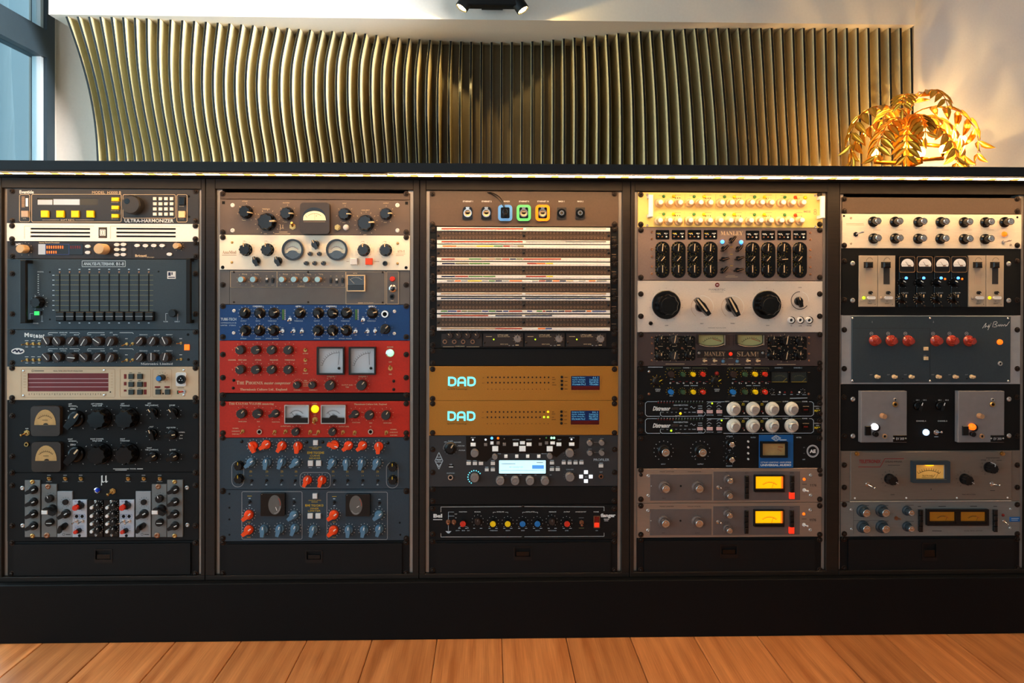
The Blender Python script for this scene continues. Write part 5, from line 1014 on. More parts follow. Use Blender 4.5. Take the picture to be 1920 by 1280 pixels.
def strokes(u, pl_, w, mat, h, name, parent):
    mb = MB(); Y = u.Yp-h; k = w*u.k1(Y)/2; ox, oz = u.o[0], u.o[2]
    for pts in pl_:
        P_ = [np.array(u.q(x, y, Y)) for x, y in pts]; L_ = []
        for i in range(len(P_)):
            d = P_[min(i+1, len(P_)-1)]-P_[max(i-1, 0)]; d = d/np.linalg.norm(d); nrm = np.array([-d[1], d[0]])*k; L_.append((P_[i]+nrm, P_[i]-nrm))
        for i in range(len(P_)-1):
            q_ = [L_[i][0], L_[i][1], L_[i+1][1], L_[i+1][0]]; v = [(p[0]-ox, Y-u.Yp, p[1]-oz) for p in q_]+[(p[0]-ox, 0, p[1]-oz) for p in q_]
            mb.add(v, [(0, 1, 2, 3), (0, 4, 5, 1), (2, 6, 7, 3), (1, 5, 6, 2), (3, 7, 4, 0)])
    return link(name, mb.mesh(name, mat), parent, (0, 0 if parent is u.root else 0, 0))
def converter(y0, y1, dx, dy, lights, label, ys):
    u = Unit('audio_converter', label, 'audio converter', 2, y0, y1, 'plate_gold', C2, 'gold audio converters', Yp=-.006, ch=.0012, scr=ys, holes=[(1370+dx, 549+dy, 1629+dx, 677+dy, .0025, 'lcd_blue')])
    def D(x): return [[(x+8, 574+dy), (x+8, 637+dy)], [(x, 565+dy), (x+38, 565+dy), (x+56, 570+dy), (x+66, 582+dy), (x+68, 600+dy), (x+66, 617+dy), (x+56, 629+dy), (x+38, 634+dy), (x+16, 634+dy)]]
    A_ = [[(356+dx, 642+dy), (356+dx, 592+dy), (360+dx, 576+dy), (372+dx, 567+dy), (390+dx, 565+dy), (404+dx, 567+dy), (414+dx, 576+dy), (418+dx, 592+dy), (418+dx, 642+dy)], [(366+dx, 610+dy), (410+dx, 610+dy)]]
    lo = strokes(u, D(264+dx)+A_+D(438+dx), 17, 'lit_cyan', .0012, 'logo_letters', u.root); lo.location = (0, u.Yp, 0)
    u.t('by NTP Technology', 262+dx, 662+dy, 437+dx, 677+dy, 'ink_dark')
    for j, y in enumerate((562, 610)):
        for k in range(16):
            m = lights.get((j, k), 'black_hole'); x = 622+dx+k*36.4
            if m == 'black_hole': u.dot('indicator_hole', x, y+dy, 7.5, 'dot_dark', 'hole', .0006)
            else: u.led(x, y+dy, 10, m)
        u.tc('IN' if j == 0 else 'OUT', 582+dx, y+3+dy, 8, 'ink_dark'); u.l(1200+dx, y+dy, 1222+dx, y+dy, 'dot_dark', 4)
    for k in range(16): u.l(618+dx+k*36.4, 668+dy, 626+dx+k*36.4, 668+dy, 'dot_dark', 5)
    u.l(1200+dx, 580+dy, 1232+dx, 580+dy, 'dot_dark', 4); u.l(1200+dx, 630+dy, 1238+dx, 630+dy, 'dot_dark', 4)
    for k, w in enumerate(('PLL LOCK', 'I/O', 'SYNC', 'MENU')): u.dot('push_button', 1288+dx, 560+dy+k*35, 12, 'black_plastic', 'disc', .003); u.l(1312+dx, 562+dy+k*35, 1338+dx, 562+dy+k*35, 'dot_dark', 4)
    u.ring('display_bezel', rr(1363+dx, 543+dy, 1637+dx, 685+dy, 4), rr(1371+dx, 550+dy, 1628+dx, 676+dy, 3), 'plate_gold', .0012, .0001)
    u.b('display_band', 1372+dx, 640+dy, 1627+dx, 675+dy, 'lcd_darkred', -.0018, 0, None, -.0024)
    for k, (a, b_) in enumerate((('Sample Rate :', '44.1'), ('Sync Adapt', 'Intern'), ('Sync Source :', 'WordClk'), ('Stream Fs.2', '+Thunder'))):
        u.t(a, 1382+dx, 556+dy+k*20, 1500+dx, 572+dy+k*20, 'lit_cyantext', 'mono', h=-.0021); u.t(b_, 1565+dx if k == 0 else 1535+dx, 556+dy+k*20, 1616+dx, 572+dy+k*20, 'lit_cyantext', 'mono', h=-.0021)
    u.done()
converter(686, 750.6, 0, 0, {}, 'gold converter with a cyan lettered logo and no lights lit, upper of two', [490, 755])
converter(750.6, 815.6, -4, 311, {(0, 15): 'lit_amber', (1, 14): 'lit_lime', (1, 15): 'lit_lime'}, 'gold converter with a cyan lettered logo and three lit lights, lower of two', [800, 1063])

u = Unit('guitar_amp_profiler', 'charcoal guitar amplifier processor with a bright pale blue display and many lit buttons', 'audio processor', 2, 815.6, 912, 'plate_charcoal', C2, scr=[1212, 1418, 1568])
u.poly('control_window', [(425, 1090), (1445, 1090), (1440, 1200), (1300, 1232), (1240, 1280), (1180, 1244), (690, 1244), (610, 1320), (430, 1300)], 'black_gloss', .0008); u.Yp -= .0008
for m, xs in (('lit_white', ((487, 1125, 8), (602, 1123, 9), (1375, 1121, 8))), ('lit_blue', ((658, 1110, 12),)), ('lit_orange', ((714, 1110, 11),)), ('lit_greenwhite', ((1195, 1108, 11), (1218, 1108, 11))), ('green_plastic', ((1148, 1107, 8),)), ('grey_button', ((770, 1115, 5), (1090, 1115, 5)))):
    for x, y, r_ in xs: u.led(x, y, r_, m)
for a in ((467, 1152, 512, 1182), (645, 1140, 673, 1166), (850, 1150, 895, 1180), (912, 1138, 955, 1165), (970, 1150, 1015, 1180), (1185, 1140, 1225, 1165), (1240, 1150, 1283, 1180), (1353, 1150, 1400, 1178), (662, 1182, 715, 1228), (905, 1180, 962, 1228), (1152, 1182, 1205, 1228)): u.b('lit_button', *a, 'lit_button', .004, .0006)
for a in ((588, 1155, 616, 1180), (700, 1140, 728, 1166), (757, 1152, 785, 1178), (1080, 1152, 1108, 1176), (1137, 1140, 1165, 1165)): u.b('push_button', *a, 'grey_knob', .004, .0006)
for w, x0, x1 in (('INPUT', 470, 512), ('AMPLIFIER', 843, 905), ('CABINET', 967, 1018), ('REVERB', 1355, 1400), ('DELAY', 1250, 1283)): u.t(w, x0, 1100 if x0 not in (843, 967, 1250) else 1117, x1, 1109 if x0 not in (843, 967, 1250) else 1127, 'ink_pale')
u.Yp += .0008
o = u.k(283, 1212, 56, 'skirt', 'black_plastic', .02, 30, 'ink_cream', tk=(1.05, 1.12), ink='ink_pale', n=13); u.pl(ell(283, 1205, 62, 62, 14, -90, 60), 'ink_silver', 3)
for w, x, y in (('OFF', 240, 1143), ('TUNER', 287, 1135), ('BROWSER', 350, 1145), ('PERFORM', 382, 1177), ('PROFILER', 390, 1218)): u.tc(w, x, y, 10, 'ink_pale')
for x, y, r_ in ((503, 1247, 36), (1360, 1247, 37), (1540, 1157, 23), (1648, 1154, 23), (1540, 1246, 23), (1648, 1246, 23), (685, 1280, 24), (1180, 1274, 24)): u.k(x, y, r_, 'plain', 'grey_knob', .016, 0, None, cap='grey_knob', ck='capbig', tk=(1.3, 1.5) if r_ > 30 else None, ink='ink_grey', n=13)
for x, y in ((1540, 1115), (1648, 1112), (1540, 1206), (1648, 1206)): u.l(x-16, y, x+16, y, 'ink_grey', 6)
for y in (1145, 1237): u.l(1575, y, 1618, y, 'ink_grey', 3)
for x in (770, 868, 966, 1066): u.b('push_button', x, 1258, x+29, 1286, 'lit_button', .004, .0006)
u.tc('PAGE', 725, 1247, 9, 'ink_pale'); u.tc('BROWSE', 1130, 1246, 9, 'ink_pale')
u.crop(*C3)
u.ring('display_bezel', rr(716, 102, 1149, 234, 10), rr(722, 108, 1143, 228, 6), 'black_gloss', .0025); u.poly('display', rr(721, 107, 1144, 229, 5), 'lcd_white', .0015); u.poly('display_bar', rr(1020, 152, 1126, 185, 2), 'lcd_bluebar', .0019, .0015)
u.tc('AC Chimney C25', 875, 170, 16, 'ink_pale', h=.0017); u.l(745, 140, 870, 140, 'ink_pale', 6, .0017); u.l(735, 200, 1130, 200, 'ink_pale', 3, .0017); u.l(1060, 128, 1120, 128, 'ink_pale', 8, .0017)
for a in ((430, 125, 470, 152), (487, 125, 525, 152), (540, 125, 580, 152), (648, 125, 686, 152), (595, 183, 630, 208), (648, 183, 686, 208), (1180, 122, 1218, 147), (1180, 180, 1218, 205), (1232, 180, 1270, 205), (1287, 121, 1323, 146), (1340, 121, 1376, 146), (1393, 121, 1430, 146), (1445, 121, 1483, 146), (1620, 147, 1660, 174)):
    u.b('push_button', *a, 'white_plastic', .004, .0006); u.l(a[0]+3, a[1]-12, a[2]-3, a[1]-12, 'ink_pale', 5)
for a in ((1488, 202, 1522, 232), (1445, 242, 1477, 272), (1532, 242, 1565, 272), (1488, 283, 1522, 312)): u.b('lit_button', *a, 'lit_white', .004, .0006)
u.tc('RIG', 1504, 257, 8, 'ink_pale')
u.k(503, 272, 38, 'plain', 'grey_knob', .018, 0, None, cap='grey_knob', ck='capbig')
for k in range(11): t_ = math.radians(-150+k*20.5); u.led(503+60*math.sin(t_)+0, 262-60*math.cos(t_), 5.5, 'lit_cyan', .001)
for x in (733, 868, 1002, 1137): u.k(x, 298, 38, 'plain', 'grey_knob', .02, 0, None, cap='grey_knob', ck='capbig'); u.l(x+40, 240, x+58, 240, 'ink_pale', 3)
u.k(1362, 264, 39, 'plain', 'grey_knob', .02, 0, None, cap='grey_knob', ck='capbig', tk=(1.25, 1.4), ink='ink_grey', n=13); u.t('VOLUME', 1325, 186, 1392, 196, 'ink_pale')
u.jk(286, 264, 27, 'chrome', .005); u.jk(1640, 256, 22, 'copper', .005); u.t('HEADPHONES', 253, 219, 323, 229, 'ink_pale'); u.tc('USB', 288, 146, 10, 'ink_pale'); u.b('usb_port', 268, 152, 314, 178, 'black_gloss', .001); u.b('usb_contact', 272, 165, 310, 172, 'white_plastic', .0013, 0, None, .001); u.tc('OUT', 1640, 214, 9, 'ink_pale')
u.pl([(182, 38), (217, 112), (182, 188), (147, 112), (182, 38)], 'ink_pale', 5); u.pl([(165, 80), (200, 80)], 'ink_pale', 5); u.pl([(155, 100), (210, 100)], 'ink_pale', 5); u.pl([(155, 124), (210, 124)], 'ink_pale', 5); u.pl([(160, 112), (172, 104), (182, 116), (192, 104), (204, 112)], 'ink_pale', 4); u.pl([(168, 142), (182, 168), (196, 142)], 'ink_pale', 5)
u.t('PROFILER', 1573, 93, 1713, 115, 'ink_pale'); u.done()
blank(2, 912, 946, 'black_gear', C3, [372, 478], 'plain black panel below the charcoal amplifier processor')
u = Unit('flanger', 'black flanger with red, yellow and blue capped knobs and a red rocker', 'audio processor', 2, 946, 1012, 'black_gear', C3, scr=[545, 775])
u.pl([(200, 575), (200, 528), (925, 524)]); u.pl([(950, 524), (1667, 527), (1667, 565)]); u.pl([(200, 765), (200, 798), (925, 796)]); u.pl([(950, 796), (1667, 792), (1667, 760)]); u.dot('screw', 938, 524, 9, 'screw_black', 'dome', .002); u.dot('screw', 938, 797, 9, 'screw_black', 'dome', .002)
u.t('Bel', 132, 590, 212, 625, bold=.06); u.l(130, 642, 212, 642, 'ink_white', 6); u.t('flanger', 1636, 586, 1770, 630, bold=.05); u.l(1665, 638, 1712, 638, 'ink_white', 6); u.l(1668, 652, 1705, 652, 'ink_white', 4)
for x in (265, 316): u.tg(x, 664, 22, .1, -.2, 'copper', L=.012)
u.pl([(318, 573), (267, 573), (267, 740)], 'ink_pale', 3); u.l(267, 610, 320, 610, 'ink_pale', 3); u.fill([(240, 745), (295, 745), (275, 765), (262, 765)], 'ink_pale'); u.tc('OUT', 335, 592, 8); u.tc('IN', 335, 625, 8)
for x, w in ((398, 'FUNCTION'), (530, 'MANUAL'), (735, 'ENVELOPE'), (1003, 'OSCILLATOR'), (1205, 'FEEDBACK'), (1332, 'OUTPUT'), (1458, 'HI PASS BOOST'), (1597, 'POWER')): u.tc(w, x, 572, 10)
for x0, x1 in ((670, 802), (935, 1070)): u.pl([(x0, 585), (x0, 575), (x0+25, 575)], 'ink_white', 2.5); u.pl([(x1-25, 575), (x1, 575), (x1, 585)], 'ink_white', 2.5)
for x, m in ((398, 'red_plastic'), (530, None), (668, 'yellow_plastic'), (801, 'yellow_plastic'), (935, 'blue_cap'), (1068, 'blue_cap'), (1200, None), (1335, 'red_plastic')):
    u.k(x, 682 if m else 668, 28, 'plain', 'black_plastic' if m else 'brown_knob', .017, 0, None if m else 'ink_grey', cap=m, ck='capbig', tk=(1.75, 1.95) if x != 398 else None, dots=True, n=9, tw=.0008, arc=140); u.l(x-40, 720, x-22, 720, 'ink_pale', 5); u.l(x+20, 720, x+42, 720, 'ink_pale', 5)
for x, w in ((350, 'AUTO'), (403, 'MAN'), (447, 'OSC'), (674, 'THRESHOLD'), (803, 'DECAY'), (937, 'SPEED'), (1068, 'DEPTH'), (1202, 'RESONANCE'), (1332, 'LEVEL'), (1600, 'ON')): u.tc(w, x, 740, 9, 'ink_pale')
u.pl(ell(403, 722, 46, 22, 8, -90, 90), 'ink_pale', 2.5); u.tg(1465, 668, 22, 0, -.5, 'copper', L=.012); u.l(1440, 625, 1485, 625, 'ink_grey', 4); u.l(1440, 718, 1485, 718, 'ink_olive', 4)
u.ring('switch_frame', rr(1573, 609, 1630, 718, 3), rr(1580, 616, 1624, 712, 2), 'copper', .003); u.b('rocker_switch', 1581, 617, 1623, 672, 'deep_red', .002); u.b('rocker_switch', 1581, 672, 1623, 711, 'lit_red', .0045); u.done()
drawer(2, 1012, 1077, C3, (866, 892, 1005, 975), [842, 1100], 'black drawer with a flush latch below the black flanger with coloured knobs')

# ------------------------------------------------------------------ column 4
u = Unit('summing_mixer', 'pale yellow mixer with two rows of cream knobs and white grab handles, brightly lit', 'mixer', 3, 361, 426.5, 'plate_yellow', D1, Yp=-.004, scr=[118, 385])
R1 = (303, 393, 483, 579, 667, 756, 859, 947, 1032, 1130, 1220, 1307, 1408, 1497, 1592); R2 = (298, 388, 476, 573, 660, 750, 844, 935, 1022, 1117, 1207, 1297, 1392, 1480, 1575)
for x in R1: u.k(x+4, 186, 25, 'dial', 'cream_plastic', .022, 0, None, cap='white_plastic')
for x in R2: u.k(x+6, 348, 25, 'dial', 'cream_plastic', .022, 0, None, cap='white_plastic')
for y, gs, ys in ((132, (337, 611, 885, 1156, 1428), (427, 702, 973, 1245)), (291, (337, 610, 884, 1155, 1427), (425, 698, 971, 1243))):
    for x in gs: u.led(x, y+(x-337)*.007, 15, 'green_plastic', .006)
    for x in ys: u.led(x, y+(x-337)*.007, 16, 'yellow_plastic', .006)
    u.led(1523, y+10, 16, 'orange_plastic', .006)
    for x in (458, 733, 1004, 1276, 1552):
        for d in (-10, 10, 30): u.dot('indicator_light', x+d-10, y+16+(x-337)*.006, 5, 'brown_knob', 'dome', .001)
        u.l(x-30, y-10, x+30, y-10, 'ink_tan', 4); u.l(x-170, y-4, x-135, y-4, 'ink_tan', 4)
u.led(1612, 143, 17, 'yellow_plastic', .006)
for x in (523, 800, 1070, 1342): u.l(x, 115, x, 250, 'ink_tan', 2); u.l(x-5, 275, x-5, 400, 'ink_tan', 2)
u.t('MSE', 1592, 262, 1655, 281, 'ink_tan', bold=.02); u.fr(1685, 250, 1705, 272, 'ink_tan', 4, 10); u.fr(1683, 272, 1707, 298, 'ink_tan', 4, 12)
u.handle(221, 118, 320, 40, .028, 'white_plastic'); u.handle(1768, 130, 330, 40, .028, 'white_plastic')
for x, y in ((187, 118), (187, 395), (1700, 125), (1700, 408)): u.ws(x, y, 12)
u.done()
u = Unit('tube_equalizer', 'brown grey equalizer with eight black oval knob panels and two blue lights', 'equalizer', 3, 426.5, 526, 'plate_eq', D1, scr=[437, 862])
for i, x in enumerate((323, 467, 611, 754, 1133, 1274, 1417, 1558)):
    u.poly('knob_panel', rr(x-65, 540+(i > 3)*5, x+63, 868, 62, 8), 'black_gloss', .001); u.poly('switch_panel', rr(x-62, 437+(i > 3)*5, x+60, 521+(i > 3)*5, 8), 'black_gloss', .0008); u.Yp -= .001
    for j, y in enumerate((603, 700, 795)): u.k(x, y, (44, 34, 44)[j], 'bar', 'black_plastic', .018, (5, 40 if i != 6 else 85, 0)[j], 'ink_cream', 'longline', tk=(1.1, 1.3), ink='ink_gold', n=11)
    yb = 472+(i > 3)*5
    for dx, m in ((-35, 'yellow_plastic' if i < 4 else 'white_plastic'), (32, 'white_plastic')): u.tg(x+dx, yb, 10, -.5*math.copysign(1, dx), -.3, 'chrome', L=.008); u.b('slide_knob', x+dx-16, yb-8, x+dx+16, yb-2, m, .003)
    for dx in (-38, 0, 36): u.dot('switch_light', x+dx, yb+25, 8, 'copper' if dx < 30 else 'white_plastic', 'dome', .003)
    u.Yp += .001
for x, y, a in ((960, 522, 40), (888, 600, 45), (1022, 600, 40), (885, 697, 75), (1022, 690, 70), (883, 795, 45), (1015, 795, 75)): u.k(x, y, 40, 'lever', 'black_gloss', .02, a, 'copper', 'longline')
u.led(866, 542, 18, 'lit_blue', .006); u.led(1035, 545, 18, 'lit_blue', .006); u.t('MANLEY', 845, 447, 1045, 483, 'ink_cream', 'serif')
for y in (590, 655, 758): u.l(930, y, 955, y, 'ink_gold', 5)
u.l(890, 858, 1000, 858, 'ink_cream', 4); u.l(905, 845, 975, 845, 'ink_cream', 3)
for y in (455, 517, 610, 675, 765, 830): u.ws(228, y, 11, 'copper'); u.ws(1655, y+5, 11, 'copper')
u.done()
u = Unit('passive_equalizer', 'silver passive equalizer with two huge black scalloped knobs and two black bar selectors', 'equalizer', 3, 526.5, 623, 'plate_silver', D1, Yp=-.005, scr=[1012, 1212])
for x in (362, 1278): u.k(x+14, 1110, 132, 'bigfluted', 'black_gloss', .028, 0, None, tk=(1.14, 1.16), ink='ink_dark', dots=True, n=13, tw=.0007); u.l(x, 1225, x, 1250, 'ink_grey', 3, .0036)
for xr, x, a in ((680, 692, -38), (953, 968, -28)):
    u.pl(ell(xr, 1128, 100, 100, 30, -10, 190), 'ink_white', 4); u.pl(ell(xr, 1128, 100, 100, 20, 215, 330), 'ink_tan', 3)
    u.k(x, 1128, 92, 'lever', 'black_plastic', .03, a, 'ink_cream', 'longline')
u.pl(ell(1558, 1070, 79, 79, 20, 125, 360), 'ink_dark', 6); u.pl(ell(1558, 1070, 79, 79, 12, 15, 95), 'ink_white', 4); u.k(1565, 1078, 43, 'wing', 'black_plastic', .016, -15, 'ink_cream')
for x, w in ((1484, 'IN'), (1565, 'LINK'), (1645, 'POWER')):
    o = u.dot('button_ring', x, 1247, 33, 'black_plastic', 'disc', .002); u.dot('push_button', x, 1247, 28, 'white_plastic', 'jack', .009); u.tc(w, x-3, 1297, 9, 'ink_dark')
u.dot('maker_badge', 815, 930, 20, 'deep_red', 'hole', .0008); u.t('m', 806, 924, 824, 936, 'ink_white', bold=.03, h=.0009); u.t('MANUSTEC', 740, 963, 887, 981, 'ink_grey'); u.l(755, 993, 870, 993, 'ink_grey', 3); u.t('PASSIVE EQUALIZER', 735, 1313, 893, 1321, 'ink_dark')
for x, w in ((360, 'LOW'), (677, 'BASS'), (953, 'TREBLE'), (1268, 'HIGH')): u.tc(w, x, 1276 if 400 < x < 1200 else 1295, 9, 'ink_dark')
u.tc('GAIN', 1558, 953, 9, 'ink_dark'); u.jk(218, 1276, 18, 'screw_black', .004); u.done()
u = Unit('tube_limiter', 'brown limiter with two yellowish meters and a red light between lettered words', 'compressor', 3, 623, 686.3, 'plate_slam', D2, scr=[178, 436])
for a in ((250, 190, 617, 412), (1268, 195, 1620, 408)): u.poly('knob_panel', rr(*a, 24), 'black_gloss', .001)
u.Yp -= .001
for x, y, r_, kd, m in ((310, 228, 34, 'wing', 'black_plastic'), (435, 228, 44, 'fluted', 'charcoal_plastic'), (566, 232, 34, 'wing', 'black_plastic'), (310, 378, 38, 'skirt', 'black_plastic'), (433, 374, 42, 'fluted', 'charcoal_plastic'), (568, 370, 38, 'skirt', 'black_plastic'), (1322, 230, 34, 'wing', 'black_plastic'), (1443, 240, 48, 'fluted', 'black_plastic'), (1570, 238, 34, 'wing', 'black_plastic'), (1318, 368, 36, 'skirt', 'black_plastic'), (1440, 378, 44, 'fluted', 'black_plastic'), (1562, 372, 38, 'skirt', 'black_plastic')):
    u.k(x, y, r_, kd, m, .018, 10, 'ink_cream', 'longline' if kd == 'fluted' else 'line', tk=(1.15, 1.4), ink='ink_cream', n=9)
for x in (268, 370, 500, 600, 1280, 1372, 1510, 1600): u.tg(x, 300, 11, .3, -.3, 'copper', L=.007)
for x in (305, 430, 565, 1325, 1560): u.l(x-20, 283, x+20, 283, 'ink_cream', 3)
u.Yp += .001
for x0 in (640, 990):
    x1 = x0+251
    o = u.ring('meter', [(x0, 176), (x1, 176), (x1, 262)]+ell((x0+x1)/2, 250, 125, 38, 10, 100, 260)+[(x0, 262)], [(x0+8, 182), (x1-10, 182), (x1-10, 258)]+ell((x0+x1)/2, 248, 112, 30, 10, 100, 260)+[(x0+8, 258)], 'bakelite', .012)
    u.poly('meter_dial', [(x0+5, 180), (x1-6, 180), (x1-6, 258)]+ell((x0+x1)/2, 249, 118, 33, 10, 100, 260)+[(x0+5, 258)], 'dial_olive', .001, 0, o); u.poly('meter_lip', [(x1-12, 184), (x1-4, 184), (x1-4, 270), (x1-12, 274)], 'chrome', .0125, .012, o)
    u.pl(ell((x0+x1)/2+10, 330, 120, 120, 12, -45, 40), 'ink_dark', 3, .001); u.l(x1-118, 216, x1-40, 240, 'ink_brick', 5, .001)
    for a in range(-45, 20, 9): t_ = math.radians(a); u.l((x0+x1)/2+10+120*math.sin(t_), 330-120*math.cos(t_), (x0+x1)/2+10+132*math.sin(t_), 330-132*math.cos(t_), 'ink_dark', 3, .001)
    u.l(x0+12, 272, x1-20, 272, 'ink_cream', 0.1, .001); u.pl(ell((x0+x1)/2, 250, 120, 35, 12, 110, 250), 'ink_cream', 4, .0121)
u.b('name_plate', 632, 318, 1245, 388, 'plate_reverb', .0012); u.t('MANLEY', 697, 331, 886, 371, 'ink_tan', 'serif', h=.0012); u.t('SLAM!', 993, 331, 1183, 374, 'ink_tan', 'serif', h=.0012)
u.led(940, 353, 17, 'lit_red', .006); u.ws(652, 343, 12); u.ws(1226, 343, 12); u.l(920, 185, 920, 275, 'ink_dark', 4); u.l(960, 185, 960, 275, 'ink_dark', 4)
for x in (700, 790, 1090, 1178): u.tg(x, 413, 15, .5, .1, 'cream_plastic', L=.009)
for x in (873, 1000): u.led(x, 420, 16, 'blue_plastic', .006)
for x, w in ((700, 'BYPASS'), (785, 'INPUT'), (873, '48V'), (937, 'POWER'), (1000, '48V'), (1090, 'INPUT'), (1178, 'BYPASS')): u.tc(w, x, 390, 8, 'ink_cream'); u.l(x-25, 444, x+25, 444, 'ink_cream', 4)
u.l(350, 442, 520, 442, 'ink_cream', 4); u.l(1352, 446, 1520, 446, 'ink_cream', 4)
for y in (205, 258, 350, 412): u.ws(228, y, 9, 'copper'); u.ws(1642, y, 9, 'copper')
u.done()
u = Unit('stereo_preamplifier', 'black preamplifier with small red, yellow and blue knobs and two dark meters', 'preamplifier', 3, 686.3, 751.5, 'black_gear', D2, scr=[488, 745])
u.l(192, 470, 325, 470, 'ink_pale', 5)
for x0, x1, w in ((357, 723, 'CHANNEL 1'), (910, 1277, 'CHANNEL 2')): u.pl([(x0, 490), (x0, 478), ((x0+x1)/2-50, 478)], 'ink_olive', 3); u.pl([((x0+x1)/2+50, 478), (x1, 478), (x1, 490)], 'ink_olive', 3); u.tc(w, (x0+x1)/2, 476, 9)
for d, bl in ((0, 400), (560, 400)):
    for x, y, m, r_ in ((405, 537, 'brown_knob', 30), (512, 538, 'dark_green', 21), (603, 537, 'yellow_plastic', 21), (692, 537, 'red_plastic', 21), (404, 697, 'blue_cap', 24), (512, 697, 'dark_green', 21), (605, 697, 'yellow_plastic', 21), (692, 697, 'red_plastic', 21)):
        u.k(x+d, y, r_, 'plain', m, .014, -60, 'ink_white' if m == 'red_plastic' and y > 600 else None, tk=(1.4, 1.8), ink='ink_gold', n=9, arc=130)
    for k in range(6):
        x = 395+d+k*60; u.tg(x, 614, 9, .5 if k % 2 else -.5, 0, 'chrome', L=.007); u.l(x+15, 600, x+35, 600, 'ink_red', 5)
    u.l(515+d, 636, 560+d, 636, 'ink_pale', 4); u.l(575+d, 636, 640+d, 636, 'ink_pale', 4); u.l(390+d, 578, 415+d, 578, 'ink_pale', 4); u.l(385+d, 728, 415+d, 728, 'ink_pale', 5)
for x, y in ((283, 605), (815, 603)): u.k(x, y, 42, 'skirt', 'black_plastic', .018, 60, 'ink_yellow', tk=(1.1, 1.45), ink='ink_gold', n=9); u.tc('STEREO', x-2, 670, 10); u.tc('INPUT', x-2, 685, 10)
u.led(817, 530, 20, 'deep_red', .008)
for x0, x1 in ((1300, 1455), (1473, 1628)): u.meter(x0, 512, x1, 607, 'black_plastic', 5, 'dial_teal', .006, 0, needle=48, ink='ink_olive', piv=(.5, 1.2), L=.85, arc=35, ticks=7, nink='ink_gold'); u.l(x0+8, 603, x1-8, 603, 'ink_gold', 3, .0061)
for x, w in ((1367, 'CHANNEL 1'), (1540, 'CHANNEL 2')): u.tc(w, x, 476, 10, 'ink_pale')
u.l(1300, 513, 1650, 516, 'ink_tan', 3)
for x, m in ((1380, 'white_plastic'), (1425, 'deep_red'), (1485, 'deep_red'), (1555, 'white_plastic')): u.led(x, 697, 9, m)
for x in (1318, 1597): u.k(x, 692, 15, 'plain', 'black_plastic', .01, 130, tk=(1.3, 1.7), n=7); u.l(x-18, 718, x+18, 718, 'ink_pale', 3)
for x in (1370, 1418, 1482, 1540): u.l(x-12, 716, x+12, 716, 'ink_pale', 4)
u.l(1468, 750, 1625, 747, 'ink_pale', 5)
for x, y, m in ((202, 511, 'chrome'), (202, 712, 'copper'), (1640, 712, 'copper')): u.dot('screw', x, y, 12, m, 'dome', .002)
u.done()
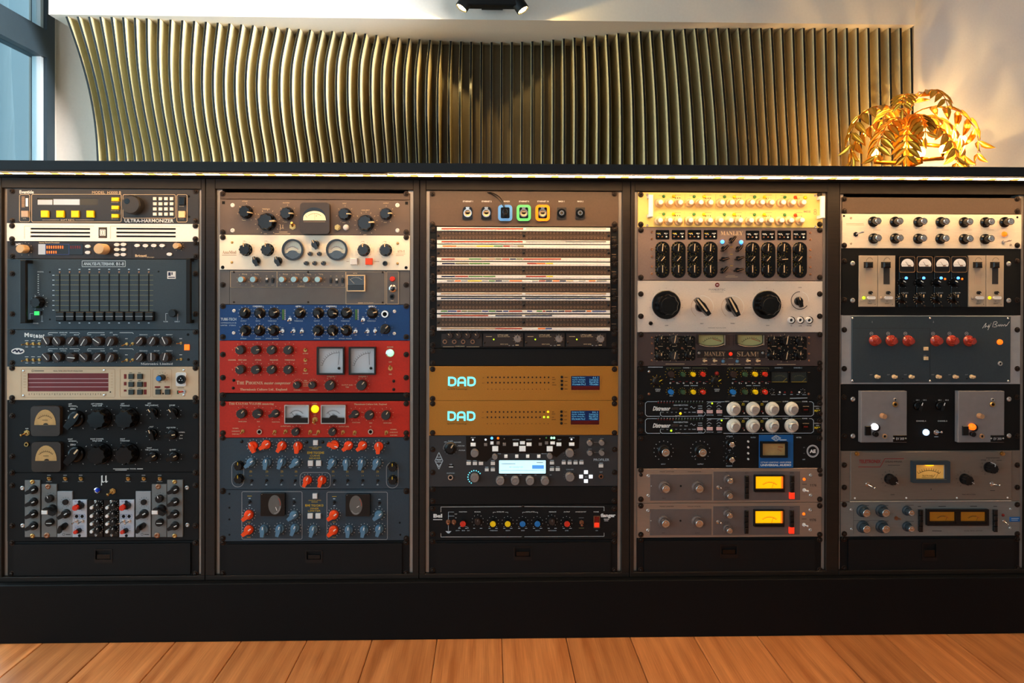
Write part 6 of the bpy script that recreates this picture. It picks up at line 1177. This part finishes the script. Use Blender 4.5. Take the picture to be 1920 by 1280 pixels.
for i, (y0, y1, dy, lab) in enumerate(((751.5, 783.5, 0, 'slim black compressor with four white dial knobs and one amber light, upper of the pair'), (783.5, 814.7, 153, 'slim black compressor with four white dial knobs and two lime lights, lower of the pair'))):
    u = Unit('compressor', lab, 'compressor', 3, y0, y1, 'black_gear', D2, 'slim black compressors with white dials', Yp=-.003, scr=[800+dy, 888+dy])
    u.pl([(275, 780+dy), (185, 780+dy), (168, 795+dy), (168, 895+dy), (185, 912+dy), (300, 912+dy)], 'ink_pale', 4); u.pl([(870, 912+dy), (1660, 910+dy), (1680, 895+dy), (1680, 795+dy), (1662, 780+dy), (1640, 780+dy)], 'ink_pale', 4); u.l(720, 781+dy, 880, 781+dy, 'ink_pale', 4)
    u.t('Distressor', 234, 822+dy, 398, 862+dy, 'ink_white', bold=.035, shear=.25); u.t('GAIN REDUCTION', 422, 806+dy, 550, 818+dy, 'ink_pale', bold=.02)
    for k in range(16): u.b('indicator_window', 280+k*26.5, 784+dy, 290+k*26.5, 794+dy, 'deep_red' if k < 6 else 'dark_green', .001); u.l(285+k*26.5, 774+dy, 285+k*26.5, 779+dy, 'ink_pale', 8)
    u.pl([(435, 912+dy), (318, 912+dy), (303, 900+dy), (303, 878+dy), (312, 872+dy)], 'ink_pale', 4); u.pl([(490, 912+dy), (692, 910+dy), (706, 898+dy), (706, 880+dy), (690, 872+dy)], 'ink_pale', 4); u.t('RATIO', 438, 904+dy, 486, 916+dy, bold=.02)
    for k, w in enumerate(('1:1', '2:1', '3:1', '4:1', '6:1', '10:1', '20:1', 'NUKE')): u.tc(w, 325+k*40, 876+dy, 9, 'ink_pale')
    u.tc('OPT', 487, 845+dy, 9, 'ink_pale'); u.tc('PEAK', 535, 845+dy, 9, 'ink_pale'); u.pl([(572, 832+dy), (582, 822+dy), (594, 835+dy), (606, 842+dy), (618, 830+dy)], 'ink_pale', 3); u.tc('NORM', 660, 820+dy, 9, 'ink_pale'); u.tc('WARM', 660, 840+dy, 9, 'ink_pale')
    for x, w in ((745, 'HP'), (833, 'HP')): u.pl([(x-22, 803+dy), (x-10, 790+dy), (x+15, 790+dy)], 'ink_pale', 3); u.pl([(x-25, 828+dy), (x-5, 812+dy), (x+18, 828+dy)], 'ink_pale', 3); u.tc('LINK' if x > 800 else 'DIST', x-5, 845+dy, 9, 'ink_pale')
    for a, w in (((637, 858, 686, 886), 'RATIO'), ((723, 858, 775, 886), 'DETECTOR'), ((810, 858, 860, 886), 'AUDIO')): u.b('push_button', a[0], a[1]+dy, a[2], a[3]+dy, 'pink_button', .004, .0006); u.tc(w, (a[0]+a[2])/2, 901+dy, 9, 'ink_pale')
    u.b('logo_plate', 405, 832+dy, 465, 853+dy, 'plate_reverb', .0006)
    (u.led(485, 888, 11, 'lit_amber', .002), u.led(770, 797, 8, 'lit_lime', .002)) if i == 0 else (u.led(402, 1042, 10, 'lit_lime', .002), u.led(856, 950, 8, 'lit_lime', .002))
    for x in (960, 1135, 1310, 1485):
        Xc = x+12; o = u.k(x+24, 856+dy, 38, 'dial', 'white_knob', .022, 0, None, cap='silver_metal', ck='capbig')
        u.ticks(*u.q(x+24, 856+dy, u.Yp-.022), .0127, .0142, 11, 'ink_dark', 150, .0006, False, .0031)
        u.l(x, 776+dy, x, 790+dy, 'ink_pale', 3); u.l(x, 905+dy, x, 920+dy, 'ink_pale', 3)
    for x, w in ((905, 'INPUT'), (1073, 'ATTACK'), (1247, 'RELEASE'), (1428, 'OUTPUT'), (1602, 'POWER')): u.tc(w, x, 779+dy, 10, 'ink_white', bold=.02)
    u.l(935, 781+dy, 1040, 781+dy, 'ink_olive', 3); u.l(1110, 781+dy, 1205, 781+dy, 'ink_olive', 3); u.l(1290, 781+dy, 1390, 781+dy, 'ink_olive', 3); u.l(1465, 781+dy, 1570, 781+dy, 'ink_olive', 3)
    for x in (1048, 1217): u.tc('MIN', x, 798+dy, 9, 'ink_yellow'); u.tc('FAST', x, 810+dy, 9, 'ink_yellow'); u.led(x+10, 884+dy, 6, 'white_plastic', .0015); u.led(x, 868+dy, 7, 'deep_red', .0015)
    u.b('rocker_switch', 1582, 822+dy, 1640, 878+dy, 'black_gloss', .003); u.b('rocker_mark', 1592, 848+dy, 1630, 858+dy, 'deep_red', .0034, 0, None, .003); u.tc('DISTRESSOR', 1716, 822+dy, 8); u.tc('WITH', 1716, 842+dy, 8); u.t('MAX', 1688, 852+dy, 1742, 872+dy, 'ink_yellow', bold=.03); u.done()
u = Unit('peak_limiter', 'black limiter with a bright blue plate framing an unlit meter, at two silver knobs', 'compressor', 3, 814.7, 877.5, 'black_gear', D2, Yp=-.003, scr=[1112, 1440])
for x in (352, 685): u.k(x, 1240, 38, 'spun', 'black_plastic', .026, 60 if x > 500 else -60, None, cap='chrome', ck='capbig', tk=(2.2, 2.5), ink='ink_silver', dots=True, n=13, tw=.0014); u.l(x-80, 1198 if x < 500 else 1275, x-45, 1215 if x < 500 else 1255, 'ink_silver', 6); u.tc('INPUT' if x < 500 else 'OUTPUT', x-22, 1342, 10, 'ink_pale')
for x, y, w in ((948, 1170, 'ATTACK'), (948, 1306, 'RELEASE')): u.k(x, y, 26, 'spun', 'black_plastic', .022, 0, None, cap='chrome', ck='capbig', tk=(2.0, 2.4), ink='ink_silver', n=9)
u.tc('ATTACK', 925, 1092, 11, 'ink_pale'); u.tc('OFF', 925, 1217, 10, 'ink_pale'); u.tc('RELEASE', 922, 1358, 11, 'ink_pale'); u.tc('RATIO', 1138, 1102, 11, 'ink_pale'); u.tc('METER', 1548, 1102, 11, 'ink_pale')
for y in (1140, 1192, 1246, 1298): u.dot('push_button', 1095, y, 9, 'white_plastic', 'disc', .004)
u.tc('GR', 1595, 1192, 9, 'ink_grey'); u.tc('+8', 1595, 1245, 9, 'ink_grey'); u.tc('OFF', 1593, 1300, 10, 'ink_pale')
u.b('meter_plate', 1190, 1078, 1500, 1377, 'blue_badge', .002); u.Yp -= .002
u.meter(1208, 1142, 1450, 1285, 'black_gear', 16, 'dial_amber', .010, 0, needle=25, ink='ink_tan', piv=(.5, 1.15), L=.72, arc=42, red=True, nink='ink_tan'); u.l(1360, 1186, 1405, 1190, 'ink_brick', 7, .001)
u.pl([(1302, 1108), (1343, 1082), (1386, 1108), (1343, 1136), (1302, 1108)], 'ink_white', 4); u.pl([(1314, 1108), (1343, 1090), (1373, 1108), (1343, 1127), (1314, 1108)], 'ink_white', 3); u.pl([(1336, 1098), (1330, 1118)], 'ink_white', 4); u.pl([(1346, 1096), (1352, 1120)], 'ink_white', 4); u.l(1334, 1108, 1352, 1108, 'ink_white', 3); u.l(1375, 1124, 1437, 1124, 'ink_white', 7)
u.t('1176AE LIMITING AMPLIFIER', 1203, 1319, 1480, 1333, 'ink_white', 'serif'); u.t('UNIVERSAL AUDIO', 1203, 1341, 1480, 1360, 'ink_white', bold=.05); u.Yp += .002
u.poly('edition_badge', ell(1673, 1225, 53, 55, 30), 'plate_modlight', .0008); u.pl(ell(1673, 1225, 53, 55, 26)+[(1673, 1170)], 'ink_white', 3, .0008); u.poly('badge_face', ell(1673, 1225, 40, 42, 26), 'black_gear', .0011, .0008); u.t('AE', 1645, 1210, 1700, 1242, 'ink_white', bold=.05, h=.0012); u.done()
for i, (y0, y1, dx, dy, lab) in enumerate(((877.5, 942.4, 0, 0, 'taupe limiter with a glowing yellow meter, upper of the two'), (942.4, 1007.3, -3, 312, 'taupe limiter with a glowing yellow meter, lower of the two'))):
    u = Unit('peak_limiter', lab, 'compressor', 3, y0, y1, 'plate_tape', D3, 'taupe limiters with glowing yellow meters', Yp=-.005, ch=.001, scr=[(200, 462), (520, 780)][i])
    u.b('inset_panel', 212+dx, 232+dy, 766+dx, 472+dy, 'plate_inset', .0008); u.b('inset_panel', 780+dx, 206+dy, 1560+dx, 470+dy, 'plate_inset', .0008); u.Yp -= .0008
    for x, y, r_ in ((356, 369, 36), (658, 369, 36), (933, 298, 27), (931, 434, 27)): u.k(x+dx, y+dy, r_, 'spun', 'plate_inset', .022, 0, None, cap='chrome', ck='capbig', tk=(1.8, 2.0), ink='ink_dark', dots=True, n=11, tw=.0006)
    u.hole(487+dx, 340+dy, 9); u.tg(825+dx, 352+dy, 19, .5, 0, 'chrome', L=.012); u.led(222+dx, 340+dy, 4, 'white_plastic', .001)
    for x in (1082, 1491): u.b('push_button_bank', x-18+dx, 248+dy, x+18+dx, 458+dy, 'black_gloss', .0015); [u.b('push_button', x-15+dx, 251+dy+k*52, x+15+dx, 299+dy+k*52, 'black_plastic', .006, .001) for k in range(4 if x < 1200 else 3)]
    u.b('push_button', 1468+dx, 402+dy, 1512+dx, 458+dy, 'lit_red', .008, .001)
    u.meter(1152+dx, 245+dy, 1422+dx, 396+dy, 'black_plastic', 9, 'dial_lit', .010, .18, 'black_plastic', needle=20, ink='ink_orange', piv=(.5, 1.3), L=.8, arc=40); u.b('meter_side', 1388+dx, 256+dy, 1404+dx, 366+dy, 'lit_orange', .002, 0, None, .001)
    for w, x, y in (('INPUT', 905, 218), ('ATTACK', 905, 352), ('RELEASE', 905, 388), ('RATIO', 1080, 222), ('METER', 1487, 222), ('INPUT', 335, 450), ('OUTPUT', 640, 450)): u.tc(w, x+dx, y+dy, 8, 'ink_dark')
    u.Yp += .0008; u.led(1600+dx, 282+dy, 13, 'lit_orange', .004); u.tg(1600+dx, 378+dy, 18, .6, 0, 'white_plastic', L=.012); u.t('1176', 1647+dx, 322+dy, 1706+dx, 344+dy, 'ink_dark', 'boldit'); u.t('PEAK LIMITER', 300+dx, 206+dy, 428+dx, 216+dy, 'ink_dark'); u.t('SOLID STATE', 550+dx, 206+dy, 668+dx, 216+dy, 'ink_dark'); u.l(1578+dx, 324+dy, 1620+dx, 324+dy, 'ink_dark', 4)
    for x, y in ((196, 250), (196, 428), (1657, 245), (1657, 424)): u.ws(x+dx, y+dy, 16)
    u.done()
drawer(3, 1007.3, 1074, D3, (850, 875, 990, 955), [826, 1098], 'black drawer with a flush latch below the two taupe limiters')

# ------------------------------------------------------------------ column 5
blank(4, 370, 401.3, 'plate_brown', E1, [165, 280], 'brown blank panel at the top of the rightmost rack')
u = Unit('stereo_equalizer', 'light silver equalizer with thirteen black knobs with metal caps in the rightmost rack', 'equalizer', 4, 401.3, 466, 'plate_light', E1, Yp=-.005, scr=[605])
for x, y in ((540, 374), (748, 375), (975, 377), (1187, 378), (1411, 380), (1615, 380), (1799, 379), (543, 535), (750, 535), (972, 537), (1185, 538), (1411, 541), (1613, 541)):
    u.k(x, y, 33, 'spun', 'black_gloss', .028, 0, None, cap='chrome', ck='capbig', tk=(1.9, 2.05), ink='ink_tan', n=9)
    Xb, Zb = u.q(x, y, u.Yp-.028); u.ticks(Xb, Zb, .0085, .0105, 3, 'ink_white', 155, .0009, False, .0046)
u.tg(330, 500, 24, .75, .35, 'black_plastic', 'silver_metal', L=.022); u.led(1750, 497, 25, 'lit_orange', .008); u.tg(1728, 577, 18, .75, .35, 'chrome', L=.018); u.l(235, 400, 400, 400, 'ink_tan', 4); u.l(235, 412, 405, 412, 'ink_tan', 3)
for x, y in ((285, 346), (285, 587), (1798, 600)): u.ws(x, y, 11, 'plate_module')
for x in (530, 740, 965, 1180, 1400, 1605): u.l(x-40, 460, x+30, 460, 'ink_tan', 3)
u.hole(215, 327, 11); u.hole(1858, 340, 11); u.done()
u = Unit('module_rack', 'black module frame with four tall tan fader modules and four blue lights', 'audio processor', 4, 466, 591, 'black_gear', E1, Yp=-.003, scr=[755, 1125])
for k, (x0, x1, sx0, sx1, cx0, cx1, kx_, lx, lm, px0, sm) in enumerate(((360, 535, 421, 486, 427, 495, 475, 407, 'lit_lime', 438, 'plate_moddark'), (535, 703, 590, 648, 593, 664, 643, 576, 'grey_button', 602, 'charcoal_plastic'), (1395, 1560, 1456, 1513, 1470, 1533, 1503, 1440, 'grey_button', 1466, 'plate_moddark'), (1560, 1732, 1619, 1677, 1634, 1698, 1672, 1600, 'lit_amber', 1631, 'charcoal_plastic'))):
    u.b('module', x0+1, 702, x1-1, 1187, 'plate_module', .006, .0008); u.Yp -= .006
    u.b('fader_slot', sx0, 770, sx1, 973, 'charcoal_plastic' if k in (1, 3) else 'grey_button', .0006, 0); u.b('fader_cap', cx0, 762, cx1, 818, 'black_plastic', .015, .003); u.pl(ell((sx0+sx1)/2+5, 760, 32, 38, 10, -85, 60), 'ink_dark', 3)
    u.k(kx_, 1055, 17, 'plain', 'black_plastic', .008, 130, 'ink_white'); u.led(lx, 1103, 16, lm, .003); u.poly('push_button', rr(px0, 1088, px0+78, 1117, 14), 'white_plastic', .004); u.tc('EQ' if k < 9 else '', px0+20, 1135, 9, 'ink_dark'); u.tc('IN/OUT', px0+22, 1156, 9, 'ink_dark'); u.l(px0+72, 1160, px0+72, 1170, 'ink_dark', 4); u.Yp += .006
for k, x0 in enumerate((738, 904, 1069, 1231)):
    u.b('module', x0-2, 705, x0+158, 1190, 'black_gloss', .004, .0006); u.Yp -= .004; xm = x0+80
    o = u.poly('meter', rr(x0+3, 708, x0+153, 862, 20), 'black_plastic', .006); u.poly('meter_dial', arch(x0+20, 732, x0+138, 790)+[(x0+132, 806), (x0+26, 806)], 'dial_white', .0064, .006, o); u.l(xm+8, 800, xm-20, 760, 'ink_dark', 3, .0065); u.l(x0+22, 790, x0+136, 790, 'ink_grey', 2, .0065); u.poly('meter_hub', ell(xm+18, 803, 16, 10, 8, -90, 90), 'copper', .007, .006, o)
    for dx in (28, 140): u.ws(x0+dx-5, 845, 13, 'copper'); u.ws(x0+dx-5, 722, 11, 'copper')
    u.fr(x0+2, 712, x0+150, 860, 'ink_tan', 2.5, 18, .006)
    u.led(x0+73, 915, 14, 'lit_blue', .004)
    if k > 1: u.led(x0+108, 924, 10, 'lit_orange', .003)
    u.k(xm-8, 960, 40, 'fluted', 'black_gloss', .02, -60, 'ink_white', tk=(1.2, 1.35), ink='ink_silver', n=11); u.k(xm-18, 1112, 46, 'skirt', 'black_gloss', .02, 10, 'ink_cream', tk=(1.05, 1.3), ink='ink_cream', n=13); u.tc('RELEASE', xm-20, 1055, 10, 'ink_silver'); u.dot('screw', xm-4, 1180, 9, 'screw_black', 'dome', .002); u.Yp += .004
for x, y in ((300, 776), (300, 1127), (1780, 780), (1780, 1128)): u.ws(x, y, 23)
u.done()
u = Unit('mastering_equalizer', 'slate panel with six translucent red knobs between light grey side plates', 'equalizer', 4, 591, 720, 'plate_ear', E2, Yp=-.003, ch=.001)
u.b('front_panel', 291, 66, 1796, 692, 'plate_slate', .005, .001); u.l(176, 703, 1900, 703, 'ink_silver', 5); u.l(180, 60, 1900, 64, 'ink_silver', 4); u.screws([193, 562]); u.Yp -= .005
for x, xm, y in ((545, 475, 300), (703, 633, 301), (864, 796, 302), (1132, 1058, 302), (1284, 1214, 302), (1447, 1376, 303)):
    u.k(x, y, 54, 'skirt', 'amber_knob', .024, 0, None); u.k(x, y, 33, 'bar', 'amber_knob', .028, 20, None, name='knob_bar'); u.fr(xm-15, 214, xm+15, 243, 'ink_silver', 4, 14); u.l(xm-8, 228, xm+8, 228, 'ink_silver', 6)
for x, xl in ((540, 472), (703, 636), (865, 796), (1122, 1057), (1283, 1216), (1443, 1375)): u.k(x, 640, 20, 'taper', 'cream_plastic', .010, 90, None, name='trim_knob'); u.b('knob_grip', x-24, 629, x+24, 651, 'cream_plastic', .011, .002, None, .006); u.tc('OUT', xl, 618, 9, 'ink_silver')
for y in (372, 464): u.b('push_button', 980, y-16, 1017, y+16, 'cream_plastic', .006, .001)
u.l(968, 435, 995, 435, 'ink_silver', 4); u.l(1030, 180, 1030, 686, 'ink_dark', 3); u.l(300, 178, 1030, 178, 'ink_dark', 2); u.tc('1', 482, 118, 16, 'ink_silver'); u.tc('2', 1062, 118, 16, 'ink_silver')
u.led(1706, 310, 27, 'lit_orange', .008); u.jk(1700, 514, 22, 'silver_metal', .004)
sg = [(1527, 178), (1545, 150), (1562, 128), (1556, 152), (1548, 172), (1566, 154), (1575, 168), (1590, 142), (1582, 170), (1600, 150), (1612, 126), (1594, 160), (1577, 194)]; u.pl(sg, 'ink_white', 4)
u.pl([(1622, 166), (1634, 118), (1660, 114), (1668, 128), (1642, 142), (1666, 150), (1658, 164), (1632, 166)], 'ink_white', 4); u.pl([(1672, 160), (1684, 142), (1690, 160), (1702, 140), (1706, 160), (1720, 142), (1724, 158), (1740, 140), (1746, 156), (1760, 146), (1782, 116)], 'ink_white', 4); u.l(1740, 160, 1760, 150, 'ink_white', 4)
for x, y in ((1034, 82), (1034, 678), (1772, 85), (1774, 678), (297, 678), (300, 80)): u.ws(x, y, 11, 'chrome')
u.hole(772, 655, 6); u.hole(1380, 655, 6); u.done()
u = Unit('module_rack', 'black frame with two square grey modules, one lamp white and one orange', 'audio processor', 4, 720, 844.3, 'black_gear', E2, Yp=-.003, scr=[832, 1200])
for x0, x1, xa, lm, ct in ((376, 812, 0, 'lit_white', ''), (1298, 1736, 924, 'lit_orange', 'EV 300')):
    u.b('module', x0, 774, x1, 1260, 'plate_modgrey', .016, .001); u.Yp -= .016
    u.jk(704+xa, 856, 17, 'silver_metal', .004); u.jk(704+xa, 900, 26, 'brass', .004); u.k(603+xa, 1015, 28, 'taper', 'tan_knob', .014, 0, None); u.dot('lamp_ring', 525+xa+(0 if not xa else 4), 1122, 36, 'black_plastic', 'disc', .002); u.dot('pilot_lamp', 525+xa+(0 if not xa else 4), 1118, 33, lm, 'dome', .014)
    u.dot('push_switch', 523+xa, 1184, 25, 'black_plastic', 'plain', .010); u.jk(604+xa, 1203, 24, 'tan_knob', .004); u.b('rocker_switch', 417+xa, 1105, 475+xa, 1193, 'black_gloss', .004); u.b('type_plate', 681+xa, 1190, 812+xa, 1256, 'black_gloss', .001); u.t('EV 300', 708+xa, 1212, 784+xa, 1236, 'ink_silver', bold=.02, h=.001); u.ws(690+xa, 1222, 8); u.ws(803+xa, 1222, 8); u.Yp += .016
for x in (940, 1150):
    u.k(x+8, 922, 44, 'bar', 'black_gloss', .018, 20, 'ink_white', tk=(1.3, 1.4), ink='ink_grey', n=3, arc=40); u.tc('CH 1', x-28, 858, 11); u.tc('CH 2', x+40, 858, 11)
u.tc('CHANNEL A', 946, 1056, 12); u.tc('CHANNEL B', 1147, 1056, 12); u.led(1005, 1168, 31, 'lit_bluewhite', .008); u.tg(1090, 1163, 27, .5, .2, 'chrome', L=.016); u.l(1070, 1205, 1108, 1205, 'ink_pale', 5)
for x, y in ((303, 850), (303, 1200), (1783, 850), (1783, 1197)): u.ws(x, y, 23)
u.done()
u = Unit('leveling_amplifier', 'grey leveling amplifier with one amber lit meter in a dark frame', 'compressor', 4, 844.3, 940, 'plate_leveler', E3, Yp=-.003, scr=[213, 425])
u.b('front_door', 275, 80, 1808, 546, 'plate_leveler', .004, .0015); u.b('door_lip', 278, 548, 1806, 560, 'plate_silver', .006, .001); u.Yp -= .004
u.t('TELETRONIX', 357, 158, 563, 193, 'ink_red', bold=.03); u.pl([(350, 228), (557, 228), (602, 150), (782, 150)], 'ink_red', 6); u.t('LEVELING AMPLIFIER', 604, 170, 766, 186, 'ink_dark'); u.l(630, 212, 745, 212, 'ink_dark', 4)
u.meter(868, 177, 1222, 380, 'frame_anthracite', 32, 'dial_warm', .013, 0, needle=28, ink='ink_dark', piv=(.42, 1.5), L=1.1, arc=33, nink='ink_dark'); u.t('TELETRONIX', 955, 303, 1058, 320, 'ink_dark', h=.001); u.pl([(950, 326), (1055, 326), (1078, 298)], 'ink_dark', 3, .001); u.b('meter_side', 1160, 212, 1190, 348, 'lcd_silver', .002, 0, None, .001)
b_ = u.poly('meter_lamp', ell(1030, 214, 40, 6, 12), 'lit_amber', .009, .002)
for x, y, a in ((688, 362, 120), (1408, 362, 120), (1642, 250, 10)): u.k(x, y, 52, 'fluted', 'black_plastic', .024, a, 'ink_silver', 'edgeline', tk=(1.35, 1.6), ink='ink_dark', n=11)
u.tg(440, 393, 24, .6, -.35, 'chrome', L=.022); u.tg(1618, 390, 24, .7, 0, 'chrome', L=.02)
u.tc('GAIN', 675, 490, 11, 'ink_dark'); u.tc('PEAK REDUCTION', 1398, 488, 11, 'ink_dark'); u.l(1560, 142, 1690, 142, 'ink_dark', 5); u.l(1510, 162, 1560, 162, 'ink_dark', 4); u.l(1660, 165, 1710, 165, 'ink_dark', 4); u.l(1600, 452, 1645, 452, 'ink_dark', 5)
for x, y in ((348, 108), (1728, 107)): u.dot('thumb_screw', x, y, 22, 'brass', 'nut', .008)
for x, y in ((320, 525), (808, 523), (1287, 522), (1768, 520)): u.dot('rivet', x, y, 9, 'white_plastic', 'dome', .0015)
u.hole(1040, 438, 5); u.done()
u = Unit('dual_limiter', 'steel grey limiter with a twin meter, six spun metal knobs and a blue badge', 'compressor', 4, 940, 1005, 'plate_steel', E3, Yp=-.004, scr=[588, 865])
for x, y, r_ in ((431, 668, 39), (614, 667, 40), (432, 820, 39), (615, 820, 40), (856, 666, 30), (856, 818, 30)): u.k(x, y, r_, 'spun', 'frame_anthracite', .024, 0, None, cap='chrome', ck='capbig'); u.l(x-60, y-75, x+20, y-75, 'ink_dark', 4)
u.tg(714, 716, 21, .5, .1, 'copper', L=.012)
for x in (947, 1655): u.b('push_button_bank', x-19, 634, x+19, 846, 'black_gloss', .0015); [u.b('push_button', x-15, 638+k*52, x+17, 686+k*52, 'black_plastic', .008, .001) for k in range(4)]
u.meter(1005, 632, 1300, 786, 'black_plastic', 22, 'dial_dim', .010, .22, 'black_plastic', needle=25, ink='ink_dark', piv=(.5, 1.3), L=.8, red=True); u.meter(1300, 632, 1590, 786, 'black_plastic', 22, 'dial_dim', .010, .22, 'black_plastic', needle=25, ink='ink_dark', piv=(.5, 1.3), L=.8, red=True)
u.b('maker_badge', 1787, 702, 1885, 748, 'blue_badge', .002); u.l(1800, 716, 1872, 716, 'ink_white', 4, .002); u.l(1800, 732, 1862, 732, 'ink_pale', 4, .002); u.led(1730, 688, 14, 'deep_red', .004); u.tg(1732, 742, 15, .4, -.5, 'chrome', L=.014)
for x, y in ((285, 635), (290, 818), (1797, 628), (1792, 808)): u.ws(x, y, 13)
for x0, x1, y in ((1110, 1180, 601), (1410, 1475, 600), (915, 945, 602), (1630, 1665, 601), (1050, 1140, 834)): u.l(x0, y, x1, y, 'ink_dark', 6)
u.t('DUAL PEAK LIMITER', 1355, 827, 1528, 838, 'ink_dark'); u.l(305, 735, 640, 735, 'ink_dark', 2); u.l(305, 630, 305, 860, 'ink_dark', 2); u.done()
drawer(4, 1005, 1072, E3, (965, 955, 1090, 1085), [915, 1190], 'black drawer with a flush latch below the steel grey limiter with twin meters')
# ------------------------------------------------------------------ palm lamp
LY = 3.45+CAM[1]; lx, lz = at(1703, 262, LY)
lamp = tag(empty('palm_lamp', (lx, LY, 0)), 'glowing gilt palm lamp with arching metal fronds above the right end of the countertop', 'lamp')
link('lamp_base', MB().add([(r*math.cos(2*PI*k/28), r*math.sin(2*PI*k/28), z) for r, z in ((.15, 0), (.15, .018), (.13, .028), (.03, .04)) for k in range(28)],
     [(a*28+k, a*28+(k+1) % 28, (a+1)*28+(k+1) % 28, (a+1)*28+k) for a in range(3) for k in range(28)]+[tuple(range(27, -1, -1)), tuple(range(84, 112))]).mesh('lamp_base', 'gilt_stem'), lamp)
ZC_ = at(1703, 214, LY)[1]
tr = MB()
for k in range(26):
    z0 = .03+(ZC_-.05)*k/26; z1 = .03+(ZC_-.05)*(k+1)/26; n = 14
    tr.add([(r*math.cos(2*PI*j/n), r*math.sin(2*PI*j/n), z) for r, z in ((.017, z0), (.023, z1)) for j in range(n)], [(j, (j+1) % n, n+(j+1) % n, n+j) for j in range(n)])
link('trunk', tr.mesh('trunk', 'gilt_stem'), lamp)
# one pointed, lightly cupped metal leaf: root at the origin, tip along +x
def leaf_mesh():
    v = []; f = []; st = ((0, .004), (.12, .35), (.35, 1.0), (.6, .95), (.82, .55), (1, .02)); n = len(st)
    for side in (0, 1):
        for x, w in st:
            for s_ in (-1, -.5, 0, .5, 1): v.append((x, s_*w*.5, (abs(s_)**1.5)*.10*w-.18*x*x-(.012 if side else 0)))
    for side in (0, 1):
        o_ = side*n*5
        for i in range(n-1):
            for j in range(4):
                q_ = (o_+i*5+j, o_+(i+1)*5+j, o_+(i+1)*5+j+1, o_+i*5+j+1); f.append(q_ if side == 0 else q_[::-1])
    for i in range(n-1):
        for j in (0, 4): f.append((i*5+j, (i+1)*5+j, n*5+(i+1)*5+j, n*5+i*5+j))
    return mesh('leaflet', v, f, 'gilt_leaf', None, True)
LEAF = leaf_mesh()
def frond(az, el, L_, droop, nl, ll, z=0.0):
    # rachis leaves the crown at angle el, arches over and hangs
    pts = []; a = el; p = Vector((0, 0, 0)); d = Vector((math.cos(az), math.sin(az), 0)); N = 14
    for i in range(N+1):
        pts.append(p.copy()); p = p+(d*math.cos(a)+Vector((0, 0, 1))*math.sin(a))*(L_/N); a -= droop/N
    fr_ = link('frond', MB().tube([tuple(q_) for q_ in pts], .0034, 6, taper=.4).mesh('frond', 'gilt_stem', True), lamp, (0, 0, ZC_-.02+z))
    side = Vector((-math.sin(az), math.cos(az), 0))
    for i in range(nl):
        t_ = .22+.78*i/(nl-1); q_ = t_*N; k = min(int(q_), N-1); pos = pts[k].lerp(pts[k+1], q_-k); tan = (pts[k+1]-pts[k]).normalized()
        nor = side.cross(tan).normalized(); nor = nor if nor.z > 0 or abs(nor.z) < .2 else -nor
        sz = ll*(.75+.45*math.sin(PI*min(1, t_*1.02)))
        for s_ in ((1, -1) if i < nl-1 else (0,)):
            ax = (tan*.62+side*s_*.78-nor*.22).normalized() if s_ else tan; yv = nor.cross(ax).normalized(); zv = ax.cross(yv)
            lf = link('leaflet', LEAF, fr_); lf.matrix_local = Matrix.Translation(pos) @ Matrix((ax, yv, zv)).transposed().to_4x4() @ Matrix.Diagonal((sz, sz*.36, sz, 1))
for az, el, L_, dr, ll in ((-75, 80, .31, 2.9, .065), (-125, 76, .28, 2.8, .06), (-168, 40, .46, 2.7, .08), (176, 8, .40, 1.9, .078), (-150, 2, .36, 1.7, .075), (-92, 20, .22, 2.1, .07), (-6, 40, .50, 2.9, .082), (-22, 10, .42, 2.4, .078), (14, 22, .44, 2.4, .078), (95, 60, .26, 2.1, .065), (-55, -8, .34, 1.5, .075), (-120, -14, .32, 1.3, .07)):
    frond(math.radians(az), math.radians(el), L_, dr, 8, ll)
for k, (px, py, dy) in enumerate(((1640, 287, .05), (1728, 286, -.06), (1768, 280, .02), (1806, 262, .20))):
    bx, bz = at(px, py, LY+dy); b = link('bulb', MB().add(*(lambda R_, n, m: ([(R_*math.sin(PI*i/m)*math.cos(2*PI*j/n), R_*math.sin(PI*i/m)*math.sin(2*PI*j/n), R_*1.25*math.cos(PI*i/m)) for i in range(m+1) for j in range(n)], [(i*n+j, (i+1)*n+j, (i+1)*n+(j+1) % n, i*n+(j+1) % n) for i in range(m) for j in range(n)]))(.016, 14, 8)).mesh('bulb', 'bulb_warm', True), lamp, (bx-lx, dy, bz))
    hold = link('bulb_holder', MB().tube([(0, 0, -.018), (0, 0, -.04), ((lx-bx)*.8, -dy*.8, -.05+.0)], .009, 8).mesh('bulb_holder', 'gilt_stem', True), lamp, (bx-lx, dy, bz))
    pl_ = bpy.data.lights.new('bulb_glow', 'POINT'); pl_.energy = (9, 6, 10, 3)[k]; pl_.color = (1, .62, .22); pl_.shadow_soft_size = .004
    po_ = bpy.data.objects.new('bulb_glow', pl_); C.objects.link(po_); po_.parent = lamp; po_.location = (bx-lx, dy, bz+.03)
